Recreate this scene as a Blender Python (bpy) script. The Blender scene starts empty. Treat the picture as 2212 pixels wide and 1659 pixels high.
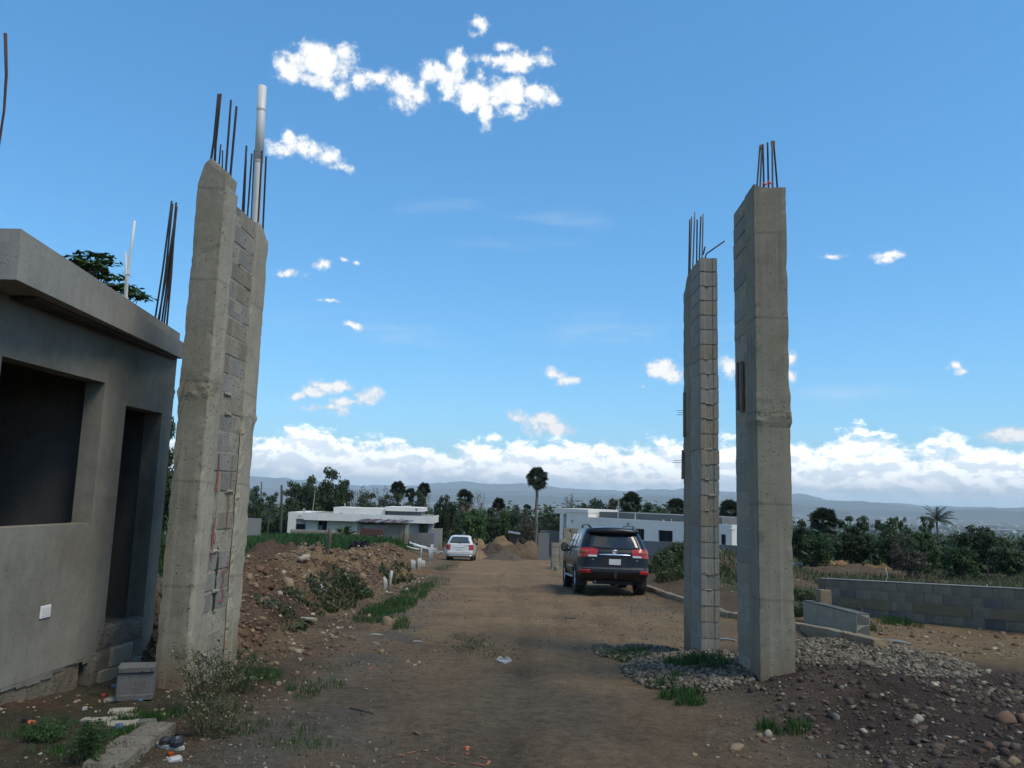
import bpy, bmesh, math, random
import numpy as np
from mathutils import Vector, Matrix, noise as mnoise
random.seed(7)
sc = bpy.context.scene
COL = sc.collection

# ------------------------------------------------------------------ camera
CAM_H = 1.5
PITCH, ROLL, FPX = math.radians(8.1), math.radians(1.7), 1712.0
cF = Vector((0, math.cos(PITCH), math.sin(PITCH)))
cU0 = Vector((0, -math.sin(PITCH), math.cos(PITCH)))
cR0 = Vector((1, 0, 0))
cR = cR0 * math.cos(ROLL) + cU0 * math.sin(ROLL)
cU = cU0 * math.cos(ROLL) - cR0 * math.sin(ROLL)
cam_d = bpy.data.cameras.new('camera')
cam = bpy.data.objects.new('camera', cam_d)
COL.objects.link(cam)
rot = Matrix((cR, cU, -cF)).transposed()
cam.matrix_world = Matrix.Translation((0, 0, CAM_H)) @ rot.to_4x4()
cam_d.sensor_width = 36
cam_d.lens = FPX / 2212 * 36
cam_d.clip_start = 0.05
cam_d.clip_end = 120000
sc.camera = cam

def ray(px, py):
    return cF + cR * ((px - 1106) / FPX) + cU * ((829.5 - py) / FPX)
def at(px, py, Y):
    d = ray(px, py)
    t = Y / d.y
    return Vector((d.x * t, Y, CAM_H + d.z * t))

def project(p):
    q = Vector(p) - Vector((0, 0, CAM_H)); k = FPX / q.dot(cF)
    return 1106 + k * q.dot(cR), 829.5 - k * q.dot(cU)

# ------------------------------------------------------------------ render, exposure
sc.render.engine = 'CYCLES'
sc.cycles.use_denoising = True
sc.cycles.max_bounces = 6
sc.cycles.diffuse_bounces = 3
sc.cycles.glossy_bounces = 3
sc.cycles.transmission_bounces = 4
sc.cycles.transparent_max_bounces = 8
sc.cycles.volume_bounces = 0
sc.cycles.sample_clamp_indirect = 4
sc.view_settings.view_transform = 'Standard'
sc.view_settings.look = 'None'
sc.view_settings.exposure = 1.2
sc.view_settings.gamma = 1.0
sc.view_settings.use_curve_mapping = False

# ------------------------------------------------------------------ world
SUN_EL, SUN_AZ = math.radians(56), math.radians(125)     # azimuth from +Y towards +X
W = bpy.data.worlds.new('World')
sc.world = W
W.use_nodes = True
def sky_world():
    nt = W.node_tree
    nt.nodes.clear()
    N, L = nt.nodes.new, nt.links.new
    def math_(op, a, b=None, c=None, clamp=False):
        n = N('ShaderNodeMath'); n.operation = op; n.use_clamp = clamp
        for i, v in enumerate((a, b, c)):
            if v is None: continue
            if isinstance(v, (int, float)): n.inputs[i].default_value = v
            else: L(v, n.inputs[i])
        return n.outputs[0]
    def vmath(op, a, b=None):
        n = N('ShaderNodeVectorMath'); n.operation = op
        for i, v in enumerate((a, b)):
            if v is None: continue
            if isinstance(v, tuple): n.inputs[i].default_value = v
            else: L(v, n.inputs[i])
        return n.outputs['Value'] if op in ('LENGTH', 'DOT_PRODUCT') else n.outputs[0]
    def noise(vec, scale, detail, rough, lac=2.0):
        n = N('ShaderNodeTexNoise'); L(vec, n.inputs['Vector'])
        n.inputs['Scale'].default_value = scale
        n.inputs['Detail'].default_value = detail
        n.inputs['Roughness'].default_value = rough
        n.inputs['Lacunarity'].default_value = lac
        return n.outputs['Fac']
    def smooth(v, a, b):
        n = N('ShaderNodeMapRange'); n.interpolation_type = 'SMOOTHSTEP'
        L(v, n.inputs[0]); n.inputs[1].default_value = a; n.inputs[2].default_value = b
        return n.outputs[0]
    def mixc(f, a, b, blend='MIX'):
        n = N('ShaderNodeMix'); n.data_type = 'RGBA'; n.blend_type = blend
        if isinstance(f, (int, float)): n.inputs[0].default_value = f
        else: L(f, n.inputs[0])
        for i, v in ((6, a), (7, b)):
            if isinstance(v, tuple): n.inputs[i].default_value = (*v, 1)
            else: L(v, n.inputs[i])
        return n.outputs[2]
    sky = N('ShaderNodeTexSky'); sky.sky_type = 'NISHITA'; sky.sun_disc = False
    sky.sun_elevation = SUN_EL; sky.sun_rotation = SUN_AZ
    sky.altitude = 300; sky.air_density = 1.0; sky.dust_density = 0.6; sky.ozone_density = 2.0
    hs = N('ShaderNodeHueSaturation'); hs.inputs['Saturation'].default_value = 1.15
    hs.inputs['Hue'].default_value = 0.497
    hs.inputs['Value'].default_value = SKY_GAIN
    gm = N('ShaderNodeGamma'); L(sky.outputs[0], gm.inputs[0]); gm.inputs[1].default_value = 0.72
    L(mixc(1.0, gm.outputs[0], SKY_TINT, 'MULTIPLY'), hs.inputs['Color'])
    bg_sky = N('ShaderNodeBackground'); L(hs.outputs[0], bg_sky.inputs[0]); bg_sky.inputs[1].default_value = SKY_STRENGTH
    tc = N('ShaderNodeTexCoord').outputs['Generated']
    sx = N('ShaderNodeSeparateXYZ'); L(tc, sx.inputs[0])
    az = math_('ARCTAN2', sx.outputs[0], sx.outputs[1])
    el = math_('ARCSINE', sx.outputs[2])
    cm = N('ShaderNodeCombineXYZ'); L(az, cm.inputs[0]); L(el, cm.inputs[1])
    ae = cm.outputs[0]
    n1 = noise(tc, 34, 7, 0.66)
    warp = N('ShaderNodeTexNoise'); L(tc, warp.inputs['Vector']); warp.inputs['Scale'].default_value = 20; warp.inputs['Detail'].default_value = 5
    wv = vmath('MULTIPLY', vmath('SUBTRACT', warp.outputs['Color'], (0.5, 0.5, 0.5)), (0.024, 0.018, 0))
    aew = vmath('ADD', ae, wv)
    # cumulus puffs: (px, py, rx, ry, weight) read off the photograph as directions
    puffs = [(612,138,26,16,1),(640,148,40,26,1.1),(700,135,62,40,1.3),(742,112,22,18,.9),(690,172,60,22,1),(738,192,24,26,1),(775,172,30,24,1.1),(820,172,50,24,1.1),
             (870,190,45,28,1.1),(905,202,32,28,1),(862,222,34,18,.9),
             (925,158,26,22,1.05),(950,162,34,28,1.1),(984,142,27,34,1.25),(975,180,45,34,1.3),(1025,205,60,36,1.4),(1046,250,20,32,1.05),(1095,205,70,36,1.4),(1150,205,52,28,1.2),(1192,212,22,14,.95),(1044,165,14,24,.8),(1110,240,50,16,.9),
             (1070,128,44,18,.95),(1120,135,60,22,1.1),(1170,136,34,20,1),(1085,102,34,10,.75),(1040,58,26,19,1),(1022,74,16,10,.7),
             (628,302,20,22,1),(612,328,44,16,.95),(660,325,50,26,1.2),(700,340,44,24,1.1),(735,360,30,13,.9),
             (697,573,18,12,.9),(742,563,12,5,.7),(771,565,10,5,.7),(622,591,26,9,.75),(712,649,17,5,.7),(763,706,22,7,.6),
             (720,838,50,18,1.1),(675,848,30,13,.95),(790,854,40,20,1.15),(705,886,54,13,1),(645,855,17,9,.8),(740,872,40,12,.9),
             (1190,806,40,13,1),(1230,820,38,13,1),(1385,838,10,5,.7),(1430,796,44,24,1.2),(1455,808,40,18,1),(1576,782,26,26,1.1),(1712,776,18,20,1),(1713,812,11,12,.8),
             (1803,556,22,7,.8),(1918,549,34,9,.85),(1915,560,14,9,.8),(2060,790,18,9,.8),(2075,800,14,9,.75),(1165,905,70,18,1.1),(1195,922,66,18,1),(2195,942,45,15,1.05)]
    rnd = random.Random(4)
    fld = None
    lst = []
    for (px, py, rx, ry, w) in puffs:
        d = ray(px, py).normalized()
        lst.append((math.atan2(d.x, d.y), math.asin(d.z), rx / FPX, ry / FPX, w))
    for i in range(44):                                  # unseen puffs outside the frame, increased and enlarged to whiten the light
        a = rnd.uniform(-math.pi, math.pi); e_ = rnd.uniform(.15, 1.25)
        if abs(a) < 1.0 and e_ < 1.0: continue
        lst.append((a, e_, rnd.uniform(.08, .24), rnd.uniform(.05, .13), 1))
    for (a0, e0, ra, re, w) in lst:
        v = vmath('MULTIPLY', vmath('SUBTRACT', aew, (a0, e0, 0)), (1 / ra, 1 / re, 0))
        f = math_('MULTIPLY_ADD', vmath('LENGTH', v), -1.0 * w, 1.0 * w)
        fld = f if fld is None else math_('MAXIMUM', fld, f)
    n1b = noise(vmath('ADD', tc, (0.006, -0.002, 0.010)), 34, 7, 0.66)
    nf = noise(tc, 105, 5, 0.62)
    puff = math_('ADD', math_('MULTIPLY', math_('MAXIMUM', fld, -1.2), 1.0), math_('MULTIPLY', math_('SUBTRACT', n1, 0.5), 2.7))
    puff = math_('ADD', puff, math_('MULTIPLY_ADD', nf, 1.7, -0.98))
    m_puff = math_('POWER', smooth(puff, -0.34, 0.60), 1.3)
    core = math_('ADD', smooth(puff, 0.0, 0.85), math_('MULTIPLY', math_('SUBTRACT', n1, n1b), 2.2), clamp=True)
    # cumulus bank above the horizon
    prof = [(-200,930),(60,950),(300,935),(540,958),(590,935),(640,912),(690,928),(740,946),(800,952),(850,950),(905,972),(960,975),(1010,962),
            (1050,938),(1110,958),(1180,945),(1250,958),(1340,962),(1400,948),(1450,942),(1520,955),(1600,935),(1660,958),(1720,955),(1790,955),
            (1835,918),(1885,920),(1930,950),(1985,968),(2050,938),(2100,950),(2150,965),(2212,960),(2400,945)]
    fc = N('ShaderNodeFloatCurve')
    cv = fc.mapping.curves[0]
    pts = []
    for (px, py) in prof:
        d = ray(px, py).normalized()
        pts.append(((math.atan2(d.x, d.y) + math.pi) / (2 * math.pi), math.asin(d.z) / 0.2))
    a = -math.pi + .01
    while a < math.pi:
        if abs(a) > 0.75: pts.append(((a + math.pi) / (2 * math.pi), rnd.uniform(.32, .55)))
        a += .09
    pts.sort()
    cv.points[0].location = (0, .4); cv.points[1].location = (1, .4)
    for p in pts: cv.points.new(*p)
    fc.mapping.update()
    L(math_('DIVIDE', math_('ADD', az, math.pi), 2 * math.pi), fc.inputs['Value'])
    top = math_('MULTIPLY', fc.outputs[0], 0.2)
    stretch = vmath('MULTIPLY', tc, (1, 1, 1.7))
    nb = noise(stretch, 30, 8, 0.64)
    nb2 = noise(vmath('ADD', stretch, (0.004, -0.003, 0.012)), 30, 8, 0.64)
    bank = math_('ADD', math_('DIVIDE', math_('SUBTRACT', top, el), 0.012), math_('MULTIPLY', math_('SUBTRACT', nb, 0.5), 7.5))
    m_bank = smooth(bank, -0.3, 1.1)
    # rolls inside the bank: lit lumps and grey undersides
    relief = math_('MULTIPLY_ADD', math_('SUBTRACT', nb, nb2), 6.5, 0.46)
    big = noise(vmath('MULTIPLY', tc, (1, 1, 3.2)), 9, 4, 0.55)
    lump = math_('ADD', relief, math_('MULTIPLY', math_('SUBTRACT', big, 0.47), 2.0))
    nearbase = smooth(el, 0.018, 0.075)
    lump = math_('MULTIPLY', math_('MULTIPLY_ADD', nearbase, 0.45, 0.65), lump)
    col_bank = mixc(smooth(lump, 0.0, 0.75), (1.1*CL, 1.2*CL, 1.3*CL), (1.75*CL, 1.74*CL, 1.70*CL))
    col_puff = mixc(core, (0.74*CL, 0.83*CL, 0.92*CL), (1.06*CL, 1.06*CL, 1.05*CL))
    # thin cirrus wisps
    cir = N('ShaderNodeTexNoise'); L(vmath('MULTIPLY', tc, (2.2, 2.2, 13)), cir.inputs['Vector']); cir.inputs['Scale'].default_value = 2.6
    cir.inputs['Detail'].default_value = 5; cir.inputs['Roughness'].default_value = .55
    wis = None
    for (px, py, rx, ry) in ((900, 712, 330, 40), (1080, 480, 260, 60), (1860, 855, 150, 30), (1400, 720, 300, 60)):
        d = ray(px, py).normalized()
        v = vmath('MULTIPLY', vmath('SUBTRACT', aew, (math.atan2(d.x, d.y), math.asin(d.z), 0)), (FPX / rx, FPX / ry, 0))
        f = math_('SUBTRACT', 1.0, vmath('LENGTH', v), clamp=True)
        wis = f if wis is None else math_('MAXIMUM', wis, f)
    m_cir = math_('MULTIPLY', math_('MULTIPLY', smooth(cir.outputs['Fac'], .42, .75), math_('POWER', wis, .7)), 0.42)
    # pale air just over the horizon, below the bank
    low = smooth(el, 0.060, -0.005)
    bank_fade = smooth(el, 0.002, 0.026)
    sky_air = mixc(math_('MULTIPLY', low, 0.75), (0, 0, 0), (1, 1, 1))
    e_air = N('ShaderNodeBackground'); e_air.inputs[0].default_value = (0.42, 0.62, 0.80, 1); e_air.inputs[1].default_value = CL * 2.6
    e_bank = N('ShaderNodeBackground'); L(col_bank, e_bank.inputs[0])
    e_puff = N('ShaderNodeBackground'); L(col_puff, e_puff.inputs[0])
    e_cir = N('ShaderNodeBackground'); e_cir.inputs[0].default_value = (0.75*CL, 0.85*CL, 0.95*CL, 1)
    def mixs(f, a, b):
        n = N('ShaderNodeMixShader'); L(f, n.inputs[0]); L(a, n.inputs[1]); L(b, n.inputs[2]); return n.outputs[0]
    s = mixs(math_('MULTIPLY', low, 0.8), bg_sky.outputs[0], e_air.outputs[0])
    s = mixs(m_cir, s, e_cir.outputs[0])
    s = mixs(m_puff, s, e_puff.outputs[0])
    s = mixs(math_('MULTIPLY', m_bank, math_('MULTIPLY_ADD', bank_fade, 0.85, 0.1)), s, e_bank.outputs[0])
    out = N('ShaderNodeOutputWorld'); L(s, out.inputs[0])
SKY_STRENGTH, SKY_GAIN, CL = 0.11, 1.0, 0.45
SKY_TINT = (0.68, 0.97, 1.20)
sky_world()
W.cycles.sampling_method = 'MANUAL'
W.cycles.sample_map_resolution = 512

sun_d = bpy.data.lights.new('sun', 'SUN')
sun_d.energy = 1.2
sun_d.angle = math.radians(26)
sun_d.color = (1.0, 0.91, 0.76)
sun = bpy.data.objects.new('sun', sun_d)
COL.objects.link(sun)
sdir = Vector((math.sin(SUN_AZ) * math.cos(SUN_EL), math.cos(SUN_AZ) * math.cos(SUN_EL), math.sin(SUN_EL)))
sun.rotation_euler = sdir.to_track_quat('Z', 'Y').to_euler()
sun.location = sdir * 40

# ------------------------------------------------------------------ helpers
def tag(o, label=None, cat=None, group=None, kind=None):
    if label: o['label'] = label
    if cat: o['category'] = cat
    if group: o['group'] = group
    if kind: o['kind'] = kind
    return o
def empty(name, loc=(0, 0, 0), rz=0.0):
    o = bpy.data.objects.new(name, None)
    o.empty_display_size = .2
    o.location = loc
    o.rotation_euler = (0, 0, rz)
    COL.objects.link(o)
    return o
def link(name, me, parent=None, loc=None, rot=None, scale=None):
    o = bpy.data.objects.new(name, me)
    COL.objects.link(o)
    if parent: o.parent = parent
    if loc is not None: o.location = loc
    if rot is not None: o.rotation_euler = rot
    if scale is not None: o.scale = scale if hasattr(scale, '__len__') else (scale,) * 3
    return o
KIDS = {}
def copy_tree(o, parent=None):
    c = o.copy()
    COL.objects.link(c)
    if parent: c.parent = parent
    for ch in list(o.children):
        copy_tree(ch, c)
    return c

class MB:
    """collects shapes, built as ONE mesh object"""
    def __init__(s): s.v, s.f, s.m = [], [], []
    def add(s, vs, fs, mi=0):
        b = len(s.v)
        s.v += [tuple(v) for v in vs]
        s.f += [tuple(b + i for i in f) for f in fs]
        s.m += [mi] * len(fs)
    def box(s, x0, x1, y0, y1, z0, z1, mi=0):
        s.add([(x0,y0,z0),(x1,y0,z0),(x1,y1,z0),(x0,y1,z0),(x0,y0,z1),(x1,y0,z1),(x1,y1,z1),(x0,y1,z1)],
              [(0,3,2,1),(4,5,6,7),(0,1,5,4),(1,2,6,5),(2,3,7,6),(3,0,4,7)], mi)
    def cbox(s, x0, x1, y0, y1, z0, z1, c=.008, j=0.0, rnd=random, mi=0):
        """box with chamfered edges (44 triangles)"""
        X, Y, Z = (x0, x1), (y0, y1), (z0, z1)
        vs = []; idx = {}
        for i in (0, 1):
            for k in (0, 1):
                for l in (0, 1):
                    p = (X[i], Y[k], Z[l])
                    ins = (c if i == 0 else -c, c if k == 0 else -c, c if l == 0 else -c)
                    for a in range(3):
                        q = [p[t] + (0 if t == a else ins[t]) + (rnd.uniform(-j, j) if j else 0) for t in range(3)]
                        idx[(i, k, l, a)] = len(vs); vs.append(q)
        g = lambda i, k, l, a: idx[(i, k, l, a)]
        fs = []
        for a in range(3):
            o = [t for t in range(3) if t != a]
            for sd in (0, 1):
                cyc = [(0, 0), (1, 0), (1, 1), (0, 1)]
                if (sd == 0) != (a == 1): cyc = cyc[::-1]
                f = []
                for (p, q) in cyc:
                    k = [0, 0, 0]; k[a] = sd; k[o[0]] = p; k[o[1]] = q
                    f.append(g(*k, a))
                fs.append(tuple(f))
        for a in range(3):
            o = [t for t in range(3) if t != a]
            for p in (0, 1):
                for q in (0, 1):
                    k0 = [0, 0, 0]; k0[a] = 0; k0[o[0]] = p; k0[o[1]] = q
                    k1 = list(k0); k1[a] = 1
                    fs.append((g(*k0, o[0]), g(*k1, o[0]), g(*k1, o[1]), g(*k0, o[1])))
        for i in (0, 1):
            for k in (0, 1):
                for l in (0, 1):
                    fs.append((g(i, k, l, 0), g(i, k, l, 1), g(i, k, l, 2)))
        s.add(vs, fs, mi)
    def tube(s, pts, r, n=6, cap=True, mi=0):
        pts = [Vector(p) for p in pts]
        if not hasattr(r, '__len__'): r = [r] * len(pts)
        vs, fs = [], []
        prev = None
        for i, p in enumerate(pts):
            t = (pts[min(i + 1, len(pts) - 1)] - pts[max(i - 1, 0)]).normalized()
            if prev is None:
                a = Vector((0, 0, 1)) if abs(t.z) < .9 else Vector((1, 0, 0))
                u = t.cross(a).normalized()
            else:
                u = (prev - t * prev.dot(t)).normalized()
            prev = u
            w = t.cross(u)
            for k in range(n):
                an = 2 * math.pi * k / n
                vs.append(p + (u * math.cos(an) + w * math.sin(an)) * r[i])
        for i in range(len(pts) - 1):
            for k in range(n):
                a, b = i * n + k, i * n + (k + 1) % n
                fs.append((a, b, b + n, a + n))
        if cap:
            fs.append(tuple(range(n - 1, -1, -1)))
            fs.append(tuple(range((len(pts) - 1) * n, len(pts) * n)))
        s.add(vs, fs, mi)
    def lathe(s, prof, n=24, axis='Z', c=(0, 0, 0), mi=0):
        vs, fs = [], []
        for (r, h) in prof:
            for k in range(n):
                a = 2 * math.pi * k / n
                x, y = r * math.cos(a), r * math.sin(a)
                q = {'Z': (x, y, h), 'X': (h, x, y), 'Y': (x, h, y)}[axis]
                vs.append((q[0] + c[0], q[1] + c[1], q[2] + c[2]))
        for i in range(len(prof) - 1):
            for k in range(n):
                a, b = i * n + k, i * n + (k + 1) % n
                fs.append((a, b, b + n, a + n))
        s.add(vs, fs, mi)
    def prism(s, poly, d, o=(0, 0, 0), u=(1, 0, 0), w=(0, 0, 1), mi=0):
        """polygon in the u/w plane, extruded by vector d"""
        o, u, w, d = Vector(o), Vector(u), Vector(w), Vector(d)
        n = len(poly)
        a = [o + u * p[0] + w * p[1] for p in poly]
        s.add(a + [p + d for p in a], [tuple(range(n)), tuple(range(2 * n - 1, n - 1, -1))] + [(i, i + n, (i + 1) % n + n, (i + 1) % n) for i in range(n)], mi)
    def mesh(s, name, mats, smooth=False):
        me = bpy.data.meshes.new(name)
        me.from_pydata(s.v, [], s.f)
        mats = mats if isinstance(mats, (list, tuple)) else [mats]
        for m in mats: me.materials.append(m)
        if len(mats) > 1: me.polygons.foreach_set('material_index', s.m)
        if smooth: me.polygons.foreach_set('use_smooth', [True] * len(s.f))
        me.update()
        bm = bmesh.new(); bm.from_mesh(me)
        bmesh.ops.recalc_face_normals(bm, faces=bm.faces)
        bm.to_mesh(me); bm.free()
        return me
    def build(s, name, mats, parent=None, smooth=False, **k):
        return link(name, s.mesh(name, mats, smooth), parent, **k)

def np_mesh(name, verts, faces, mat, smooth=False, colors=None, attr='soil'):
    """fast mesh from numpy: faces all the same size"""
    verts = np.asarray(verts, dtype=np.float32); faces = np.asarray(faces, dtype=np.int32)
    me = bpy.data.meshes.new(name)
    k = faces.shape[1]
    me.vertices.add(len(verts)); me.vertices.foreach_set('co', verts.ravel())
    me.loops.add(faces.size); me.loops.foreach_set('vertex_index', faces.ravel())
    me.polygons.add(len(faces))
    me.polygons.foreach_set('loop_start', np.arange(0, faces.size, k, dtype=np.int32))
    me.polygons.foreach_set('loop_total', np.full(len(faces), k, dtype=np.int32))
    if smooth: me.polygons.foreach_set('use_smooth', np.ones(len(faces), dtype=bool))
    if colors is not None:
        a = me.color_attributes.new(attr, 'FLOAT_COLOR', 'POINT')
        c = np.ones((len(verts), 4), dtype=np.float32); c[:, :colors.shape[1]] = colors
        a.data.foreach_set('color', c.ravel())
    me.materials.append(mat)
    me.update(calc_edges=True)
    me.validate()
    return me

# ------------------------------------------------------------------ materials
class NT:
    def __init__(s, name):
        s.m = bpy.data.materials.new(name); s.m.use_nodes = True
        s.t = s.m.node_tree; s.t.nodes.clear()
        s.out = s.t.nodes.new('ShaderNodeOutputMaterial')
        s.b = s.t.nodes.new('ShaderNodeBsdfPrincipled')
        s.t.links.new(s.b.outputs[0], s.out.inputs[0])
    def n(s, typ, **k):
        n = s.t.nodes.new(typ)
        for a, v in k.items(): setattr(n, a, v)
        return n
    def l(s, a, b): s.t.links.new(a, b)
    def set(s, name, v):
        i = s.b.inputs[name]
        if hasattr(v, 'is_linked') or hasattr(v, 'links'): s.l(v, i)
        elif isinstance(v, tuple): i.default_value = (*v, 1)
        else: i.default_value = v
    def coord(s, kind='Object'): return s.n('ShaderNodeTexCoord').outputs[kind]
    def scaled(s, vec, sc_):
        n = s.n('ShaderNodeVectorMath', operation='MULTIPLY'); s.l(vec, n.inputs[0]); n.inputs[1].default_value = sc_; return n.outputs[0]
    def noise(s, vec, scale, detail=4, rough=.55, dist=0):
        n = s.n('ShaderNodeTexNoise'); s.l(vec, n.inputs['Vector'])
        n.inputs['Scale'].default_value = scale; n.inputs['Detail'].default_value = detail; n.inputs['Roughness'].default_value = rough
        n.inputs['Distortion'].default_value = dist
        return n.outputs['Fac']
    def ramp(s, f, stops):
        n = s.n('ShaderNodeValToRGB'); s.l(f, n.inputs[0])
        e = n.color_ramp.elements
        while len(e) < len(stops): e.new(.5)
        for el, (p, c) in zip(e, stops):
            el.position = p; el.color = (*c, 1) if isinstance(c, tuple) else (c, c, c, 1)
        return n.outputs[0]
    def mr(s, f, a, b, c=0., d=1., smooth=True):
        n = s.n('ShaderNodeMapRange'); n.interpolation_type = 'SMOOTHSTEP' if smooth else 'LINEAR'
        s.l(f, n.inputs[0])
        for i, v in enumerate((a, b, c, d)): n.inputs[i + 1].default_value = v
        return n.outputs[0]
    def mix(s, f, a, b, blend='MIX'):
        n = s.n('ShaderNodeMix', data_type='RGBA', blend_type=blend)
        if isinstance(f, (int, float)): n.inputs[0].default_value = f
        else: s.l(f, n.inputs[0])
        for i, v in ((6, a), (7, b)):
            if isinstance(v, tuple): n.inputs[i].default_value = (*v, 1)
            elif isinstance(v, (int, float)): n.inputs[i].default_value = (v, v, v, 1)
            else: s.l(v, n.inputs[i])
        return n.outputs[2]
    def math(s, op, a, b=0.0):
        n = s.n('ShaderNodeMath', operation=op)
        for i, v in enumerate((a, b)):
            if isinstance(v, (int, float)): n.inputs[i].default_value = v
            else: s.l(v, n.inputs[i])
        return n.outputs[0]
    def bump(s, h, dist=.01, strength=.6):
        n = s.n('ShaderNodeBump'); n.inputs['Distance'].default_value = dist; n.inputs['Strength'].default_value = strength
        s.l(h, n.inputs['Height']); s.l(n.outputs[0], s.b.inputs['Normal'])
    def objrand(s): return s.n('ShaderNodeObjectInfo').outputs['Random']

def m_plain(name, col, rough=.6, metal=0., var=.12, scale=8, bump=0.0, spec=.5, coat=0.):
    t = NT(name)
    f = t.noise(t.coord(), scale, 5, .6)
    g = t.math('ADD', t.math('MULTIPLY', f, 2 * var), 1 - var)
    r = t.math('ADD', t.math('MULTIPLY', t.objrand(), var), 1 - var * .5)
    c = t.mix(1., col, t.math('MULTIPLY', g, r), 'MULTIPLY')
    t.set('Base Color', c); t.set('Roughness', rough); t.set('Metallic', metal)
    t.b.inputs['Specular IOR Level'].default_value = spec
    if coat: t.set('Coat Weight', coat); t.set('Coat Roughness', .03)
    if bump: t.bump(t.noise(t.coord(), scale * 6, 4, .7), bump, .7)
    return t.m

def m_concrete(name, cols, scale=1.6, streak=.5, pits=.5, bump=.006, rough=.9, boards=0.0, stain=None, objvar=.0, splash=None):
    """cast or plastered concrete: cloudy tone, vertical runs, fine pits, optional board lines"""
    t = NT(name)
    co = t.coord()
    big = t.noise(co, scale, 5, .6, .4)
    mid = t.noise(co, scale * 6, 6, .65)
    run = t.noise(t.scaled(co, (9, 9, .7)), 1.4, 5, .6)
    fine = t.noise(co, 90, 3, .7)
    f = t.math('ADD', t.math('MULTIPLY', big, .55), t.math('ADD', t.math('MULTIPLY', mid, .45 * (1 - streak)), t.math('MULTIPLY', run, .45 * streak)))
    c = t.ramp(f, [(.28, cols[0]), (.5, cols[1]), (.74, cols[2])])
    c = t.mix(.35, c, t.math('ADD', t.math('MULTIPLY', fine, .9), .55), 'MULTIPLY')
    if stain:
        sm = t.mr(t.noise(co, 1.1, 4, .6), .52, .7)
        c = t.mix(t.math('MULTIPLY', sm, .6), c, stain)
    pit = t.mr(t.noise(co, 38, 2, .5), .62, .74)
    c = t.mix(t.math('MULTIPLY', pit, pits), c, tuple(v * .45 for v in cols[0]))
    if splash:                                    # soil washed up the foot, ragged upper edge; faint form-board joints
        z = t.n('ShaderNodeSeparateXYZ'); t.l(co, z.inputs[0])
        e = t.math('ADD', z.outputs[2], t.math('MULTIPLY', t.noise(co, 5, 5, .6), -.9))
        c = t.mix(t.math('MULTIPLY', t.mr(e, .55, -.15), .75), c, splash)
        wv = t.n('ShaderNodeTexWave'); wv.bands_direction = 'Z'; wv.inputs['Scale'].default_value = .32; wv.inputs['Distortion'].default_value = 1.1; wv.inputs['Detail'].default_value = 3; wv.inputs['Phase Offset'].default_value = 1.0
        t.l(co, wv.inputs['Vector'])
        c = t.mix(t.math('MULTIPLY', t.mr(wv.outputs['Fac'], .996, 1.0), .30), c, tuple(v * .5 for v in cols[0]))
        br = t.mr(t.noise(t.scaled(co, (14, 14, .35)), 1.0, 3, .5), .56, .72)
        c = t.mix(t.math('MULTIPLY', br, .35), c, tuple(v * 1.12 for v in cols[2]))
    if objvar:
        c = t.mix(1., c, t.math('ADD', t.math('MULTIPLY', t.objrand(), objvar), 1 - objvar * .5), 'MULTIPLY')
    t.set('Base Color', c); t.set('Roughness', rough)
    t.b.inputs['Specular IOR Level'].default_value = .2
    h = t.math('ADD', t.math('MULTIPLY', mid, .6), t.math('SUBTRACT', t.math('MULTIPLY', fine, .4), t.math('MULTIPLY', pit, .9)))
    t.bump(h, bump, .8)
    return t.m

def m_soil():
    t = NT('soil')
    at_ = t.n('ShaderNodeAttribute'); at_.attribute_name = 'soil'
    co = t.coord()
    n1 = t.noise(co, .9, 6, .62)
    n2 = t.noise(co, 7, 6, .68)
    n3 = t.noise(co, 55, 4, .7)
    n4 = t.noise(co, 17, 5, .75)
    g = t.math('ADD', t.math('MULTIPLY', n1, .45), t.math('ADD', t.math('MULTIPLY', n2, .75), t.math('ADD', t.math('MULTIPLY', n3, .85), t.math('MULTIPLY', n4, .75))))
    c = t.mix(1., at_.outputs['Color'], t.mr(g, 1.08, 1.72, .42, 1.58, False), 'MULTIPLY')
    # embedded pale and dark chips
    for sc_, thr, tone, amt in ((26, .20, (.27, .225, .17), .7), (60, .22, (.26, .22, .17), .6), (38, .2, (.045, .036, .028), .75), (90, .22, (.05, .042, .034), .6)):
        v = t.n('ShaderNodeTexVoronoi'); t.l(co, v.inputs['Vector']); v.inputs['Scale'].default_value = sc_
        r = t.n('ShaderNodeSeparateColor'); t.l(v.outputs['Color'], r.inputs[0])
        m = t.math('MULTIPLY', t.mr(v.outputs['Distance'], thr * 1.3, thr * .6), t.mr(r.outputs[0], .82, .86))
        m = t.math('MULTIPLY', m, at_.outputs['Alpha'])
        c = t.mix(t.math('MULTIPLY', m, amt), c, tone)
    t.set('Base Color', c); t.set('Roughness', .95)
    t.b.inputs['Specular IOR Level'].default_value = .12
    t.bump(t.math('ADD', t.math('MULTIPLY', n2, .5), t.math('ADD', n3, t.math('MULTIPLY', n4, .9))), .045, 1.0)
    return t.m

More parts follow.
